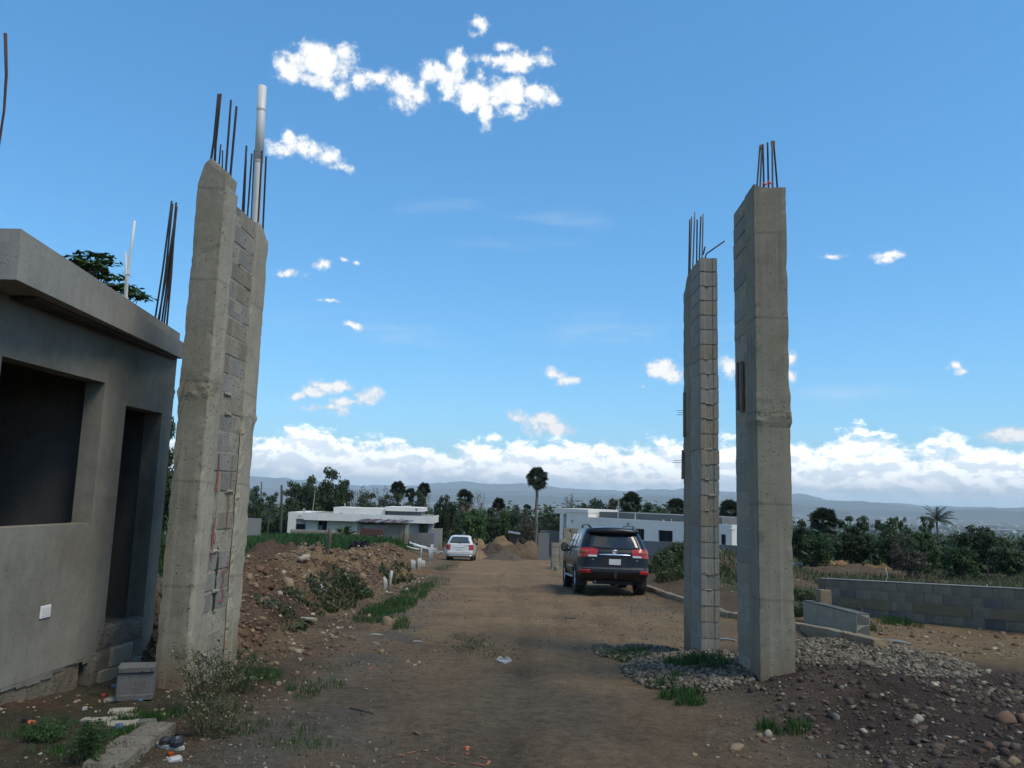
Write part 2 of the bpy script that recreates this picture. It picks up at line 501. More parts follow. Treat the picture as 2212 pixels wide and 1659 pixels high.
M = {}
M['soil'] = m_soil()
M['cast'] = m_concrete('cast_concrete', ((.14,.121,.086),(.235,.206,.150),(.31,.275,.203)), 1.3, .7, .75, .009, stain=(.20,.155,.095), splash=(.17,.115,.065))
M['cast_light'] = m_concrete('pale_cast_concrete', ((.21,.186,.136),(.31,.277,.207),(.39,.353,.268)), 1.6, .75, .7, .008, stain=(.25,.21,.14), splash=(.18,.125,.07))
M['block'] = m_concrete('grey_block', ((.165,.153,.126),(.235,.22,.184),(.30,.281,.236)), 3., .2, .8, .010, objvar=.22)
M['block_warm'] = m_concrete('weathered_block', ((.165,.143,.106),(.24,.21,.157),(.31,.27,.203)), 3., .2, .8, .010, objvar=.22)
M['block_dark'] = m_concrete('dark_block', ((.078,.074,.067),(.112,.107,.098),(.152,.146,.134)), 3., .2, .7, .010, objvar=.3)
M['block_wall'] = m_concrete('low_wall_block', ((.122,.108,.080),(.178,.158,.120),(.232,.208,.16)), 3., .2, .7, .010, objvar=.22)
M['mortar'] = m_concrete('mortar', ((.20,.178,.135),(.30,.27,.205),(.38,.345,.27)), 6., .0, .9, .014)
M['plaster'] = m_concrete('grey_plaster', ((.105,.096,.077),(.20,.187,.152),(.30,.283,.232)), .75, .35, .3, .004, stain=(.13,.105,.078))
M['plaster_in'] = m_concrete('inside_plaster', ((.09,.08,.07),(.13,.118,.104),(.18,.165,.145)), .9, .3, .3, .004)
M['rough'] = m_concrete('broken_concrete', ((.10,.085,.062),(.17,.145,.11),(.24,.21,.165)), 5., .0, .9, .03, stain=(.14,.095,.06))
M['slab'] = m_concrete('slab_concrete', ((.18,.168,.142),(.27,.252,.215),(.36,.34,.29)), 1.2, .75, .3, .004)
M['white_wall'] = m_concrete('white_paint_wall', ((.57,.54,.485),(.73,.695,.625),(.81,.775,.70)), .5, .7, .05, .001, rough=.8)
M['grey_wall'] = m_concrete('grey_render', ((.12,.122,.118),(.165,.165,.158),(.21,.208,.195)), .7, .5, .2, .003)
M['dim_wall'] = m_concrete('grey_and_shade_render', ((.20,.20,.205),(.27,.27,.272),(.33,.33,.33)), .7, .4, .1, .002)  # grey house parts, and the painted shade side of a porch column
M['glass_dark'] = m_plain('dark_window_glass', (.012,.016,.022), .08, 0, .05, 2)
M['frame_dark'] = m_plain('dark_frame', (.02,.022,.025), .4)
M['steel'] = m_plain('dark_rebar', (.035,.026,.022), .75, .3, .4, 14, .002)
M['steel_pale'] = m_plain('cement_splashed_rebar', (.16,.13,.10), .9, 0, .4, 20, .003)
M['rust'] = m_plain('rust_metal', (.075,.032,.022), .8, .1, .45, 6, .004)
M['pvc'] = m_plain('white_pvc', (.62,.60,.55), .45, 0, .10, 4)
M['pvc_old'] = m_plain('dusty_pvc', (.37,.36,.32), .6, 0, .2, 5)
M['wood'] = m_plain('grey_timber', (.17,.125,.085), .85, 0, .4, 9, .003)
M['wood_dark'] = m_plain('weathered_post', (.075,.06,.048), .9, 0, .45, 9, .005)
M['bark'] = m_plain('tree_bark', (.10,.082,.065), .95, 0, .4, 5, .01)
M['bark_pale'] = m_plain('pale_palm_bark', (.17,.145,.12), .95, 0, .35, 4, .01)
M['plastic_white'] = m_plain('white_plastic', (.70,.69,.66), .4, 0, .04, 3)
M['orange'] = m_plain('orange_cord', (.50,.10,.035), .6)
M['red'] = m_plain('red_plastic', (.28,.03,.02), .6)
M['blue'] = m_plain('blue_plastic', (.05,.10,.18), .5)
M['litter'] = m_plain('pale_litter', (.36,.35,.32), .6)
M['tin'] = m_plain('old_tin_sheet', (.20,.19,.18), .6, .4, .35, 5)
def m_leaf(name, a, b, var=.5, rough=.6, trans=.25):
    t = NT(name)
    f = t.noise(t.coord(), .9, 4, .6)
    g = t.n('ShaderNodeNewGeometry').outputs['Random Per Island']
    k = t.math('ADD', t.math('MULTIPLY', f, .8), t.math('MULTIPLY', g, .5))
    c = t.ramp(k, [(.35, a), (.85, b)])
    c = t.mix(1., c, t.math('ADD', t.math('MULTIPLY', t.objrand(), var), 1 - var * .5), 'MULTIPLY')
    t.set('Base Color', c); t.set('Roughness', rough)
    t.b.inputs['Specular IOR Level'].default_value = .25
    tr = t.n('ShaderNodeBsdfTranslucent'); t.l(c, tr.inputs[0])
    mx = t.n('ShaderNodeMixShader'); mx.inputs[0].default_value = trans
    t.l(t.b.outputs[0], mx.inputs[1]); t.l(tr.outputs[0], mx.inputs[2]); t.l(mx.outputs[0], t.out.inputs[0])
    return t.m
M['leaf'] = m_leaf('tree_leaf', (.022,.038,.016), (.055,.082,.030))
M['leaf_olive'] = m_leaf('olive_leaf', (.035,.042,.020), (.075,.085,.040))
M['leaf_bright'] = m_leaf('fresh_leaf', (.030,.062,.018), (.07,.12,.035))
M['leaf_brown'] = m_leaf('dry_leaf', (.055,.045,.034), (.10,.082,.058))
M['palm_leaf'] = m_leaf('palm_leaf', (.024,.036,.020), (.055,.072,.038), .3)
M['palm_dead'] = m_leaf('dead_palm_leaf', (.10,.075,.045), (.19,.15,.10), .3)
M['grass'] = m_leaf('grass_blade', (.020,.055,.014), (.055,.115,.03), .2)
M['grass_dry'] = m_leaf('dry_grass_blade', (.06,.07,.03), (.14,.13,.065), .2)
M['weed'] = m_leaf('dull_weed', (.035,.048,.018), (.075,.088,.035), .2)
M['purple'] = m_leaf('purple_leaf', (.018,.014,.022), (.035,.028,.045))
M['flower'] = m_plain('tiny_flower', (.45,.45,.33), .8)

# ------------------------------------------------------------------ terrain
def _hash(ix, iy, s):
    h = (ix.astype(np.int64) * 374761393 + iy.astype(np.int64) * 668265263 + s * 1442695041) & 0xFFFFFFFF
    h = ((h ^ (h >> 13)) * 1274126177) & 0xFFFFFFFF
    return ((h ^ (h >> 16)) & 0xFFFFFF) / float(0xFFFFFF)
def vn(x, y, s=0):
    ix, iy = np.floor(x), np.floor(y)
    fx, fy = x - ix, y - iy
    fx, fy = fx * fx * (3 - 2 * fx), fy * fy * (3 - 2 * fy)
    a, b, c, d = _hash(ix, iy, s), _hash(ix + 1, iy, s), _hash(ix, iy + 1, s), _hash(ix + 1, iy + 1, s)
    return (a * (1 - fx) + b * fx) * (1 - fy) + (c * (1 - fx) + d * fx) * fy
def fbm(x, y, oct=4, s=0, g=.5):
    v, a, t = 0, 1, 0
    for i in range(oct):
        v = v + a * vn(x * 2 ** i + 17.3 * i, y * 2 ** i - 9.1 * i, s + i); t += a; a *= g
    return v / t
def sstep(v, a, b):
    t = np.clip((v - a) / (b - a), 0, 1); return t * t * (3 - 2 * t)
def gauss(x, y, cx, cy, rx, ry):
    return np.exp(-(((x - cx) / rx) ** 2 + ((y - cy) / ry) ** 2))
def interp(y, ys, vs): return np.interp(y, ys, vs)

def bank_parts(x, y):
    w = (vn(y * .8, y * 0 + 3., 5) - .5) * .5 + (vn(y * 2.6, y * 0 + 8., 6) - .5) * .25
    xf = interp(y, [6, 9.2, 10.5, 13, 16, 20, 26, 32, 38, 42], [-4.6, -3.35, -2.95, -3.05, -3.25, -3.35, -3.2, -3.3, -3.6, -4.2]) + w
    xr = interp(y, [6, 9, 12, 18, 26, 36, 42], [-5.2, -4.5, -4.7, -5.5, -5.5, -5.0, -5.2])
    h = interp(y, [8.9, 9.9, 12, 15, 17.5, 20, 22, 25, 28, 31, 34, 36, 39], [0, .55, .72, .78, .92, .80, .92, .85, .98, .80, 1.0, .55, 0])
    t = (xf - x) / np.maximum(xf - xr, .2)
    return xf, xr, h, t
def terrain(x, y):
    """ground height and (r, g, b, chips) of the soil there"""
    x = np.asarray(x, float); y = np.asarray(y, float)
    near = y < 85
    z = np.where(near, -.0505 * np.maximum(y, -400), -4.2925 - 75.7 * (1 - np.exp(-np.maximum(y - 85, 0) * .00067)))
    n_big = fbm(x * .12, y * .12, 3, 1)
    n_mid = fbm(x * .9, y * .9, 4, 2)
    n_fin = fbm(x * 5, y * 5, 4, 3, .6)
    far = sstep(np.abs(x) + np.maximum(y, 0), 60, 140)
    # the road strip
    xc = interp(y, [-20, 0, 10, 30, 60, 75], [.0, .1, .35, .9, 1.0, 1.0])
    hw = interp(y, [-20, 5, 10, 20, 35, 60, 75], [2.3, 2.3, 2.5, 3.2, 3.6, 4.0, 4.4])
    wob = (fbm(x * .5, y * .5, 3, 9) - .5) * 1.6
    ed = np.abs(x - xc) - hw + wob * .8
    road = sstep(ed, .35, -.45) * sstep(y, 76, 70)
    rut = 0
    for off in (-1.05, -.35, .75, 1.4):
        rut = rut + np.exp(-((x - xc - off - .22 * np.sin(y * .22 + off * 2) ) / .17) ** 2)
    rutn = rut * (.35 + vn(x * 1.5, y * .35, 30))
    z = z - road * (.034 * rutn) + (1 - road) * (.07 * (n_mid - .5)) * (1 - far) + .05 * (n_big - .5) + (n_fin - .5) * (.012 + .022 * (1 - road)) * (1 - far)
    # left terrace and spoil bank
    xf, xr, h, t = bank_parts(x, y)
    hh = h * (1 + .55 * (n_mid - .5))
    tt = np.clip(t, 0, 1)
    up = hh * np.clip(tt * 1.25 - .05, 0, 1) ** .62 * sstep(tt, 0, .16)
    down = 1 - .55 * sstep(x, xr - .4, xr - 2.6)
    tl = .55 * sstep(x, -5.5, -8.0) * sstep(y, 9.5, 14)
    b = np.where(x > xr, up, np.maximum(hh * np.where(x > xr, 1, np.clip(1 - (xr - x) / 2.4, 0, 1) ** .8), 0))
    lift = np.maximum(b, tl) + .35 * sstep(y, 35, 60) * sstep(x, -5, -9)
    inb = sstep(lift, .04, .2) * sstep(y, 8.8, 9.6) * (x < 0) * sstep(y, 44, 38)
    z = z + lift * (1 + .22 * (n_fin - .5) * 2 * inb) + inb * .10 * (n_mid - .5)
    # near left: plot in front of the hut, foundation ditch
    plot = sstep(x, -1.9, -2.6) * sstep(y, 9.6, 8.6)
    z = z + plot * (.05 * (n_mid - .5) + .03 * n_fin) - .14 * gauss(x, y, -3.75, 8.2, .35, 1.2)
    # right side: mound at the pillar feet, gravel, spoil, field
    g1 = .26 * gauss(x, y, 3.35, 8.1, .9, 1.0) + .16 * gauss(x, y, 2.75, 10.0, .7, .8)
    g2 = .14 * sstep(x, 2.2, 3.8) * sstep(y, 9.2, 7.4) * sstep(y, 1, 4)
    grav = np.maximum(gauss(x, y, 4.7, 10.9, 1.15, 1.7), gauss(x, y, 3.9, 10.2, .7, 1.3))
    gravs = sstep(grav + .35 * (n_mid - .5), .30, .46)
    grav2 = sstep(np.maximum(gauss(x, y, 2.15, 9.6, .75, 1.5), gauss(x, y, 1.75, 11.3, .85, .7)) + .35 * (n_mid - .5), .38, .55) * sstep(x, 1.1, 1.5)
    m1 = .75 * gauss(x, y, 6.9, 30, 2.2, 4.5) * (.6 + .8 * n_mid) + .6 * gauss(x, y, 9.6, 31, 2.4, 4) * (.6 + .8 * n_mid)
    m2 = .35 * gauss(x, y, 6.0, 22, 1.2, 4) * (.5 + n_mid)
    z = z + g1 + g2 + .28 * grav + .05 * grav2 + m1 + m2
    fieldr = sstep(x, 5.2, 6.6) * sstep(y, 15.5, 19)
    z = z + .10 * fieldr * sstep(y, 24, 34)
    # ------------------------------------------------ colours
    def mixc(c, col, m): return c * (1 - m[..., None]) + np.array(col) * m[..., None]
    c = np.zeros(x.shape + (3,)) + np.array((.125, .088, .058))
    c = mixc(c, (.09, .085, .045), sstep(n_big, .45, .6) * (y > 30))
    # road: dusty tan further off, grey gravel in front, darkened to paint in foreground shade
    tan = mixc(np.zeros(x.shape + (3,)) + np.array((.225, .150, .088)), (.262, .178, .102), sstep(n_mid, .45, .7))
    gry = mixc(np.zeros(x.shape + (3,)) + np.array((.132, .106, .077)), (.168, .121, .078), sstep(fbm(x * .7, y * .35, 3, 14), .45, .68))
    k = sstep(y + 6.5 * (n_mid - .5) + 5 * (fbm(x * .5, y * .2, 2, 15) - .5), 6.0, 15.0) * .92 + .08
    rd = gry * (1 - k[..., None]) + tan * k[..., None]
    edge_g = sstep(np.abs(ed + .6), .7, .2) * sstep(n_mid, .42, .6) * sstep(y, 30, 12)
    rd = mixc(rd, (.125, .112, .095), edge_g * .8)
    mid_g = np.exp(-((x - xc + .15) / .35) ** 2) * sstep(fbm(x * 1.4, y * .8, 3, 21), .45, .6) * sstep(y, 16, 9)
    rd = mixc(rd, (.115, .10, .072), mid_g * .4)
    trk = np.exp(-((x - xc + 1.0) / .42) ** 2) + np.exp(-((x - xc - 1.05) / .42) ** 2)
    rd = mixc(rd, (.245, .165, .095), np.clip(trk, 0, 1) * sstep(y, 4, 11) * .45 * (.5 + n_mid))
    rd = rd * (1 - .22 * np.clip(rutn, 0, 1.4) * sstep(fbm(x * 2, y * .5, 2, 25), .4, .65))[..., None]
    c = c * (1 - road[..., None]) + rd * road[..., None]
    # shoulders
    c = mixc(c, (.20, .138, .082), (1 - road) * sstep(x, -1, -2) * sstep(y, 9.6, 10.4) * sstep(n_mid, .3, .6) * .8)
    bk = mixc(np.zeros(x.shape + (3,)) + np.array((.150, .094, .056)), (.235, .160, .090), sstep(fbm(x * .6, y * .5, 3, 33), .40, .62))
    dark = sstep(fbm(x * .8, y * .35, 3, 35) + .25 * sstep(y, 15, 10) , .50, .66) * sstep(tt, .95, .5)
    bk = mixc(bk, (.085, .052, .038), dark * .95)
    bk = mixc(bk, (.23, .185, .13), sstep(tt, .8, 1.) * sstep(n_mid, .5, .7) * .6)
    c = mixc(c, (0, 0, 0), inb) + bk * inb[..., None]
    gr = sstep(x + 1.2 * (n_mid - .5), -6.3, -7.3) * sstep(y, 13, 16) * sstep(y, 120, 80)
    c = mixc(c, (.040, .062, .020), gr)
    c = mixc(c, (.075, .066, .042), plot)
    c = mixc(c, (.105, .07, .048), plot * sstep(fbm(x * 1.1, y * 1.1, 3, 41), .5, .62))
    dk = sstep(x + .9 * (n_mid - .5), 1.9, 2.9) * sstep(y, 11, 9.8)
    c = mixc(c, (.066, .047, .037), dk)
    c = mixc(c, (.10, .072, .055), dk * sstep(fbm(x * 1.3, y * 1.3, 3, 44), .5, .65))
    sand = sstep(x, 5.6, 6.4) * sstep(y, 10.5, 12.5) * sstep(y, 22, 17) * sstep(x + y * .65, 20.5, 19)
    sand = np.maximum(sand, sstep(x, 1.8, 2.6) * sstep(x, 5.3, 4.6) * sstep(y, 11.2, 12.4) * sstep(y, 19, 15) * .7)
    c = mixc(c, (.27, .185, .10), sand * (.6 + .4 * n_mid))
    c = mixc(c, (.095, .083, .068), np.maximum(gravs, grav2) * .9)
    fg = fieldr * sstep(fbm(x * .25, y * .25, 3, 50), .48, .58)
    c = mixc(c, (.060, .072, .030), fg)
    c = mixc(c, (.085, .090, .055), sstep(y, 100, 400))
    vl = fbm(x * .004, y * .004, 4, 60)
    c = mixc(c, (.13, .125, .09), sstep(y, 400, 900) * sstep(vl, .5, .62))
    chips = np.clip(.25 + .6 * inb + .5 * dk + .35 * (1 - k) + .5 * sand * 0, 0, 1) * (1 - far) * (1 - gr)
    c = c * np.array((.98, .955, .90))
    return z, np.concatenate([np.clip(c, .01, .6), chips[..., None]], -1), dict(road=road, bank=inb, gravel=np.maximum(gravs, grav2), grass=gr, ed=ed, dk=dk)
def gz(x, y): return float(terrain(np.array([x]), np.array([y]))[0][0])
def gv(x, y, dz=0.0): return Vector((x, y, gz(x, y) + dz))
def on(px, py):
    """the ground point seen at that spot of the photograph"""
    d = ray(px, py)
    ys = np.concatenate([np.arange(3, 40, .04), np.arange(40, 130, .25)])
    xs = ys * d.x / d.y; zs = CAM_H + ys * d.z / d.y
    hit = np.nonzero(zs < terrain(xs, ys)[0])[0]
    i = hit[0] if len(hit) else len(ys) - 1
    return Vector((xs[i], ys[i], gz(xs[i], ys[i])))

def build_ground():
    A = np.radians(np.concatenate([np.arange(-180, -48, 6), np.arange(-48, -39, .5), np.arange(-39, 39, .17), np.arange(39, 48, .5), np.arange(48, 180.1, 6)]))
    r = [0.4, 1.2, 2.0]
    while r[-1] < 45: r.append(r[-1] * 1.0095 + .004)
    while r[-1] < 160: r.append(r[-1] * 1.025)
    while r[-1] < 16000: r.append(r[-1] * 1.10)
    r.append(17400)
    r = np.array(r)
    RR, AA = np.meshgrid(r, A, indexing='ij')
    X, Y = RR * np.sin(AA), RR * np.cos(AA)
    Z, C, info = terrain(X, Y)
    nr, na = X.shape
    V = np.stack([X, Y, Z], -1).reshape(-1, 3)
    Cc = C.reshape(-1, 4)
    I = np.arange(nr * na).reshape(nr, na)
    F = np.stack([I[:-1, :-1], I[1:, :-1], I[1:, 1:], I[:-1, 1:]], -1).reshape(-1, 4)
    F = F[:, ::-1]
    cen = lambda a: ((a[:-1, :-1] + a[1:, :-1] + a[1:, 1:] + a[:-1, 1:]) / 4).reshape(-1)
    road = cen(info['road']) > .5
    bank = (cen(info['bank']) > .5) & ~road
    def part(name, mask, **k):
        f = F[mask]
        u, inv = np.unique(f, return_inverse=True)
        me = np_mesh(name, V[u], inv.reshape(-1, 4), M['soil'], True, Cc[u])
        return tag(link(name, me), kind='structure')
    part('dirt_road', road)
    part('earth_bank', bank)
    g = part('ground', ~road & ~bank)
build_ground()

def ridge(dist, base, elev_fn, depth, seed, mat):
    """a range of hills: a long height field rising from the valley floor"""
    az = np.radians(np.arange(-75, 75.1, .25))
    rows = 9
    V = []
    for j in range(rows):
        f = j / (rows - 1)
        d = dist + depth * (f - .5)
        prof = np.sin(np.pi * f) ** 1.1
        n = fbm(az * 26 + seed, az * 0 + j * .55, 4, seed)
        hgt = base + (elev_fn(az) * dist - base) * prof * (.74 + .26 * n / .6)
        V.append(np.stack([d * np.sin(az), d * np.cos(az), np.where(prof < .01, base - 30, hgt)], -1))
    V = np.concatenate(V)
    n = len(az)
    I = np.arange(rows * n).reshape(rows, n)
    F = np.stack([I[:-1, :-1], I[:-1, 1:], I[1:, 1:], I[1:, :-1]], -1).reshape(-1, 4)
    me = np_mesh('mountains', V, F, mat, True)
    return tag(link('mountains', me), kind='structure')
def hill_material():
    t = NT('forested_hills')
    f = t.noise(t.coord(), .0012, 6, .65)
    t.set('Base Color', t.ramp(f, [(.35, (.035, .05, .03)), (.6, (.07, .08, .05)), (.75, (.13, .12, .085))]))
    t.set('Roughness', 1.0); t.b.inputs['Specular IOR Level'].default_value = 0
    return t.m
M['hills'] = hill_material()
def prof_az(pts):
    xs = [math.atan2(ray(p[0], p[1]).x, ray(p[0], p[1]).y) for p in pts]
    es = [ray(p[0], p[1]).normalized().z for p in pts]
    def fn(az):
        e = np.interp(az, xs, es)
        return e + (fbm(az * 40, az * 0, 4, 71) - .5) * .0035 + (fbm(az * 160, az * 0, 3, 77) - .5) * .0012
    return fn
ridge(15000, -80, prof_az([(-600,1030),(350,1030),(545,1026),(620,1030),(700,1040),(830,1048),(960,1043),(1010,1039),(1080,1043),(1180,1047),(1330,1058),(1440,1052),(1520,1050),(1600,1062),(1720,1067),(1830,1078),(2000,1090),(2212,1098),(2700,1105)]), 3600, 3, M['hills'])
ridge(11600, -80, prof_az([(-600,1040),(400,1048),(560,1052),(700,1058),(900,1056),(985,1052),(1060,1058),(1180,1064),(1260,1059),(1340,1066),(1450,1064),(1560,1068),(1720,1080),(1860,1082),(1960,1092),(2080,1100),(2212,1096),(2700,1100)]), 2600, 9, M['hills'])
ridge(9200, -80, prof_az([(-600,1062),(560,1068),(800,1070),(1000,1069),(1150,1070),(1240,1071),(1300,1068),(1420,1072),(1560,1080),(1720,1090),(1860,1100),(1980,1104),(2090,1101),(2212,1104),(2700,1112)]), 2000, 15, M['hills'])

# distant town on the valley floor: thousands of specks that read as one mass
def town():
    rnd = random.Random(11)
    mb = MB()
    for i in range(2600):
        d = rnd.uniform(2300, 7500) ; a = rnd.gauss(.22, .26)
        if not -.42 < a < .75: continue
        x, y = d * math.sin(a), d * math.cos(a)
        z = float(terrain(np.array([x]), np.array([y]))[0][0]) if i % 40 == 0 else -4.2925 - 75.7 * (1 - math.exp(-max(y - 85, 0) * .00067))
        w, l, h = rnd.uniform(5, 14), rnd.uniform(5, 14), rnd.choice((3, 3, 4, 6, 9))
        c = rnd.choice((0, 1, 1, 2, 2))
        mb.box(x - w / 2, x + w / 2, y - l / 2, y + l / 2, z - 2, z + h, c)
    mats = [m_plain('town_white', (.62,.60,.57), .9), m_plain('town_buff', (.42,.36,.29), .9), m_plain('town_grey', (.25,.24,.23), .9)]
    o = mb.build('distant_town', mats)
    tag(o, 'pale specks of the distant town spread over the hazy valley floor', 'town', kind='stuff')
    k = 0
    spots = ((1985,1139,'slim pale tower block left of the coconut palm tip over the valley',16,34,3600),(2003,1140,'grey tower block among the cluster right of the coconut palm',18,30,3600),
             (2022,1138,'widest pale apartment tower in the cluster under the coconut palm',26,32,3700),(2040,1139,'pale tower block on the right of the tower cluster',18,26,3700),
             (2060,1141,'low grey block ending the tower cluster in the valley',24,18,3700),(2140,1139,'long pale hall in the valley by the right edge',70,14,3500),
             (2160,1148,'white sheds in the valley above the right hand trees',90,9,2600),(1820,1103,'long white warehouse roof in the valley beside the fan palm',80,9,4300),
             (1478,1083,'white hall among the valley houses beside the tall palm',70,9,5200))
    for (px, py, lab, w, h, Y) in spots:
        p = at(px, py, Y)
        z0 = -4.2925 - 75.7 * (1 - math.exp(-(Y - 85) * .00067))
        b = empty('town_building', (p.x, Y, z0))
        tag(b, lab, 'building', 'larger buildings of the distant town')
        m = MB(); m.box(-w / 2, w / 2, -9, 9, -3, max(h, p.z - z0)); m.build('wall', mats[0 if k % 2 == 0 else 2], b)
        m = MB(); m.box(-w / 2 - .5, w / 2 + .5, -9.5, 9.5, max(h, p.z - z0), max(h, p.z - z0) + 1.2); m.build('roof', mats[0], b)
        for f in range(3):
            m = MB(); zz = max(h, p.z - z0) * (f + .55) / 3.4
            m.box(-w * .42, w * .42, -9.3, -9.02, zz, zz + 1.6); m.build('window_band', M['glass_dark'], b)
        k += 1
town()

# the air: one closed box round everything, sky outside
def haze():
    mb = MB(); mb.box(-17800, 17800, -17800, 17800, -140, 345)
    t = bpy.data.materials.new('haze_air'); t.use_nodes = True
    nt = t.node_tree; nt.nodes.clear()
    v = nt.nodes.new('ShaderNodeVolumePrincipled'); o = nt.nodes.new('ShaderNodeOutputMaterial')
    v.inputs['Color'].default_value = (.84, .94, 1.0, 1); v.inputs['Density'].default_value = HAZE_DENSITY; v.inputs['Anisotropy'].default_value = 0.0
    nt.links.new(v.outputs[0], o.inputs['Volume'])
    t.cycles.homogeneous_volume = True
    tag(mb.build('haze', t), kind='stuff')
HAZE_DENSITY = 0.000105
haze()

# ------------------------------------------------------------------ rough cast pieces
def rough_box(x0, x1, y0, y1, z0, z1, step=.09, amp=.006, seed=0, edge=.012, top=None, bulges=()):
    """box of cast concrete: subdivided, uneven faces, worn edges; top(x,y) cuts the head at a slope"""
    nx, ny, nz = (max(2, int(round((b - a) / step))) for a, b in ((x0, x1), (y0, y1), (z0, z1)))
    vs, idx, fs = [], {}, []
    def vid(i, j, k):
        key = (i, j, k)
        if key in idx: return idx[key]
        p = Vector((x0 + (x1 - x0) * i / nx, y0 + (y1 - y0) * j / ny, z0 + (z1 - z0) * k / nz))
        if top is not None:
            zt = top(p.x, p.y)
            p.z = z0 + (zt - z0) * k / nz
        nrm = Vector(((i == nx) - (i == 0), (j == ny) - (j == 0), (k == nz) - (k == 0)))
        q = Vector((p.x * 7 + seed, p.y * 7, p.z * 5))
        d = mnoise.fractal(q, .8, 2.2, 4) * amp
        on_edge = abs(nrm.x) + abs(nrm.y) + abs(nrm.z) >= 2
        if on_edge:
            d = -edge * (.25 + max(0, mnoise.noise(Vector((seed, p.z * 6, p.x + p.y)))) * 1.6 + max(0, mnoise.noise(Vector((seed + 5, p.z * 23, p.x * 9)))) * .9)
        for (bz, bw, ba) in bulges:
            d += ba * math.exp(-((p.z - bz - .05 * mnoise.noise(q * .9)) / bw) ** 2) * (.6 + .8 * mnoise.noise(q * 3 + Vector((3, 1, 7))))
        if k == 0: nrm.z = 0
        p += nrm * d
        idx[key] = len(vs); vs.append(p)
        return idx[key]
    for j in range(ny):
        for k in range(nz):
            fs.append((vid(0, j, k), vid(0, j, k + 1), vid(0, j + 1, k + 1), vid(0, j + 1, k)))
            fs.append((vid(nx, j, k), vid(nx, j + 1, k), vid(nx, j + 1, k + 1), vid(nx, j, k + 1)))
    for i in range(nx):
        for k in range(nz):
            fs.append((vid(i, 0, k), vid(i + 1, 0, k), vid(i + 1, 0, k + 1), vid(i, 0, k + 1)))
            fs.append((vid(i, ny, k), vid(i, ny, k + 1), vid(i + 1, ny, k + 1), vid(i + 1, ny, k)))
    for i in range(nx):
        for j in range(ny):
            fs.append((vid(i, j, nz), vid(i + 1, j, nz), vid(i + 1, j + 1, nz), vid(i, j + 1, nz)))
    return vs, fs
def rough(name, mat, parent, *a, **k):
    mb = MB(); mb.add(*rough_box(*a, **k))
    return mb.build(name, mat, parent)
def dirn(a): return Vector((math.sin(a), math.cos(a), 0))
def frame_obj(name, p, az):
    """Empty whose local +y points along azimuth az (from +Y towards +X), local +x to its right"""
    return empty(name, p, -az)
def rebar(parent, base, tip, r=.0085, mat='steel', bend=.0, name='rebar'):
    base, tip = Vector(base), Vector(tip)
    mid = (base + tip) / 2 + Vector((bend, bend * .4, 0))
    mb = MB(); mb.tube([base, base.lerp(mid, .55), mid, tip.lerp(mid, .4), tip], r, 6)
    return mb.build(name, M[mat], parent, smooth=True)

# block meshes shared by every wall built of them (length along y, face at x=0 side)
def block_mesh(name, L, Wd, H, mat, seed, groove=False, hollow=False):
    rnd = random.Random(seed)
    mb = MB()
    if groove:                       # end with two ribs and a channel between them
        g = .009
        xs = [0, Wd * .26, Wd * .30, Wd * .70, Wd * .74, Wd]
        ys = [0, 0, g, g, 0, 0]
        poly = list(zip(xs, ys)) + [(Wd, L), (0, L)]
        poly = [(x + rnd.uniform(-.003, .003), y + rnd.uniform(-.003, .003)) for x, y in poly]
        mb.prism(poly, (0, 0, H), u=(1, 0, 0), w=(0, 1, 0))
    elif hollow:                     # two cells open at the top
        wl = .03
        mb.box(0, Wd, 0, L, 0, H * .45)
        z0, z1 = H * .45, H
        mb.box(0, wl, 0, L, z0, z1); mb.box(Wd - wl, Wd, 0, L, z0, z1)
        for a, b in ((0, wl), (L / 2 - wl / 2, L / 2 + wl / 2), (L - wl, L)):
            mb.box(wl, Wd - wl, a, b, z0, z1)
    else:
        mb.cbox(0, Wd, 0, L, 0, H, .005, .004, rnd)
    return mb.mesh(name, M[mat])
BLOCKS = {}
def get_block(L, Wd, H, mat, var=0, **k):
    key = (round(L, 3), round(Wd, 3), round(H, 3), mat, var, tuple(k.items()))
    if key not in BLOCKS:
        BLOCKS[key] = block_mesh('block', L, Wd, H, mat, hash(key[:3]) % 1000 + var * 17, **k)
    return BLOCKS[key]
def block_run(parent, y0, y1, z0, zt, Wd, H=.2, x=0.0, L=.4, mats=('block',), rnd=random, bond=True, joint=.012, name='block', proud=.006, skip=None, first_off=None):
    """courses of blocks between y0 and y1; zt(y) is the wall head"""
    k = 0; z = z0; n = 0
    while z + H * .5 < max(zt(y0), zt(y1)):
        off = (L * .5 if (k % 2 and bond) else 0) if first_off is None else first_off(k)
        y = y0 - off
        while y < y1 - .03:
            a, b = max(y, y0), min(y + L, y1)
            if b - a > .05 and z + H * .6 <= zt((a + b) / 2) and not (skip and skip(a, b, z)):
                me = get_block(b - a - joint, Wd, H - joint, rnd.choice(mats), rnd.randint(0, 3))
                o = link(name, me, parent, (x + rnd.uniform(-proud, proud), a + joint / 2, z + joint / 2))
                o.rotation_euler = (rnd.uniform(-.004, .004), 0, rnd.uniform(-.006, .006))
                n += 1
            y += L
        z += H; k += 1
    return n

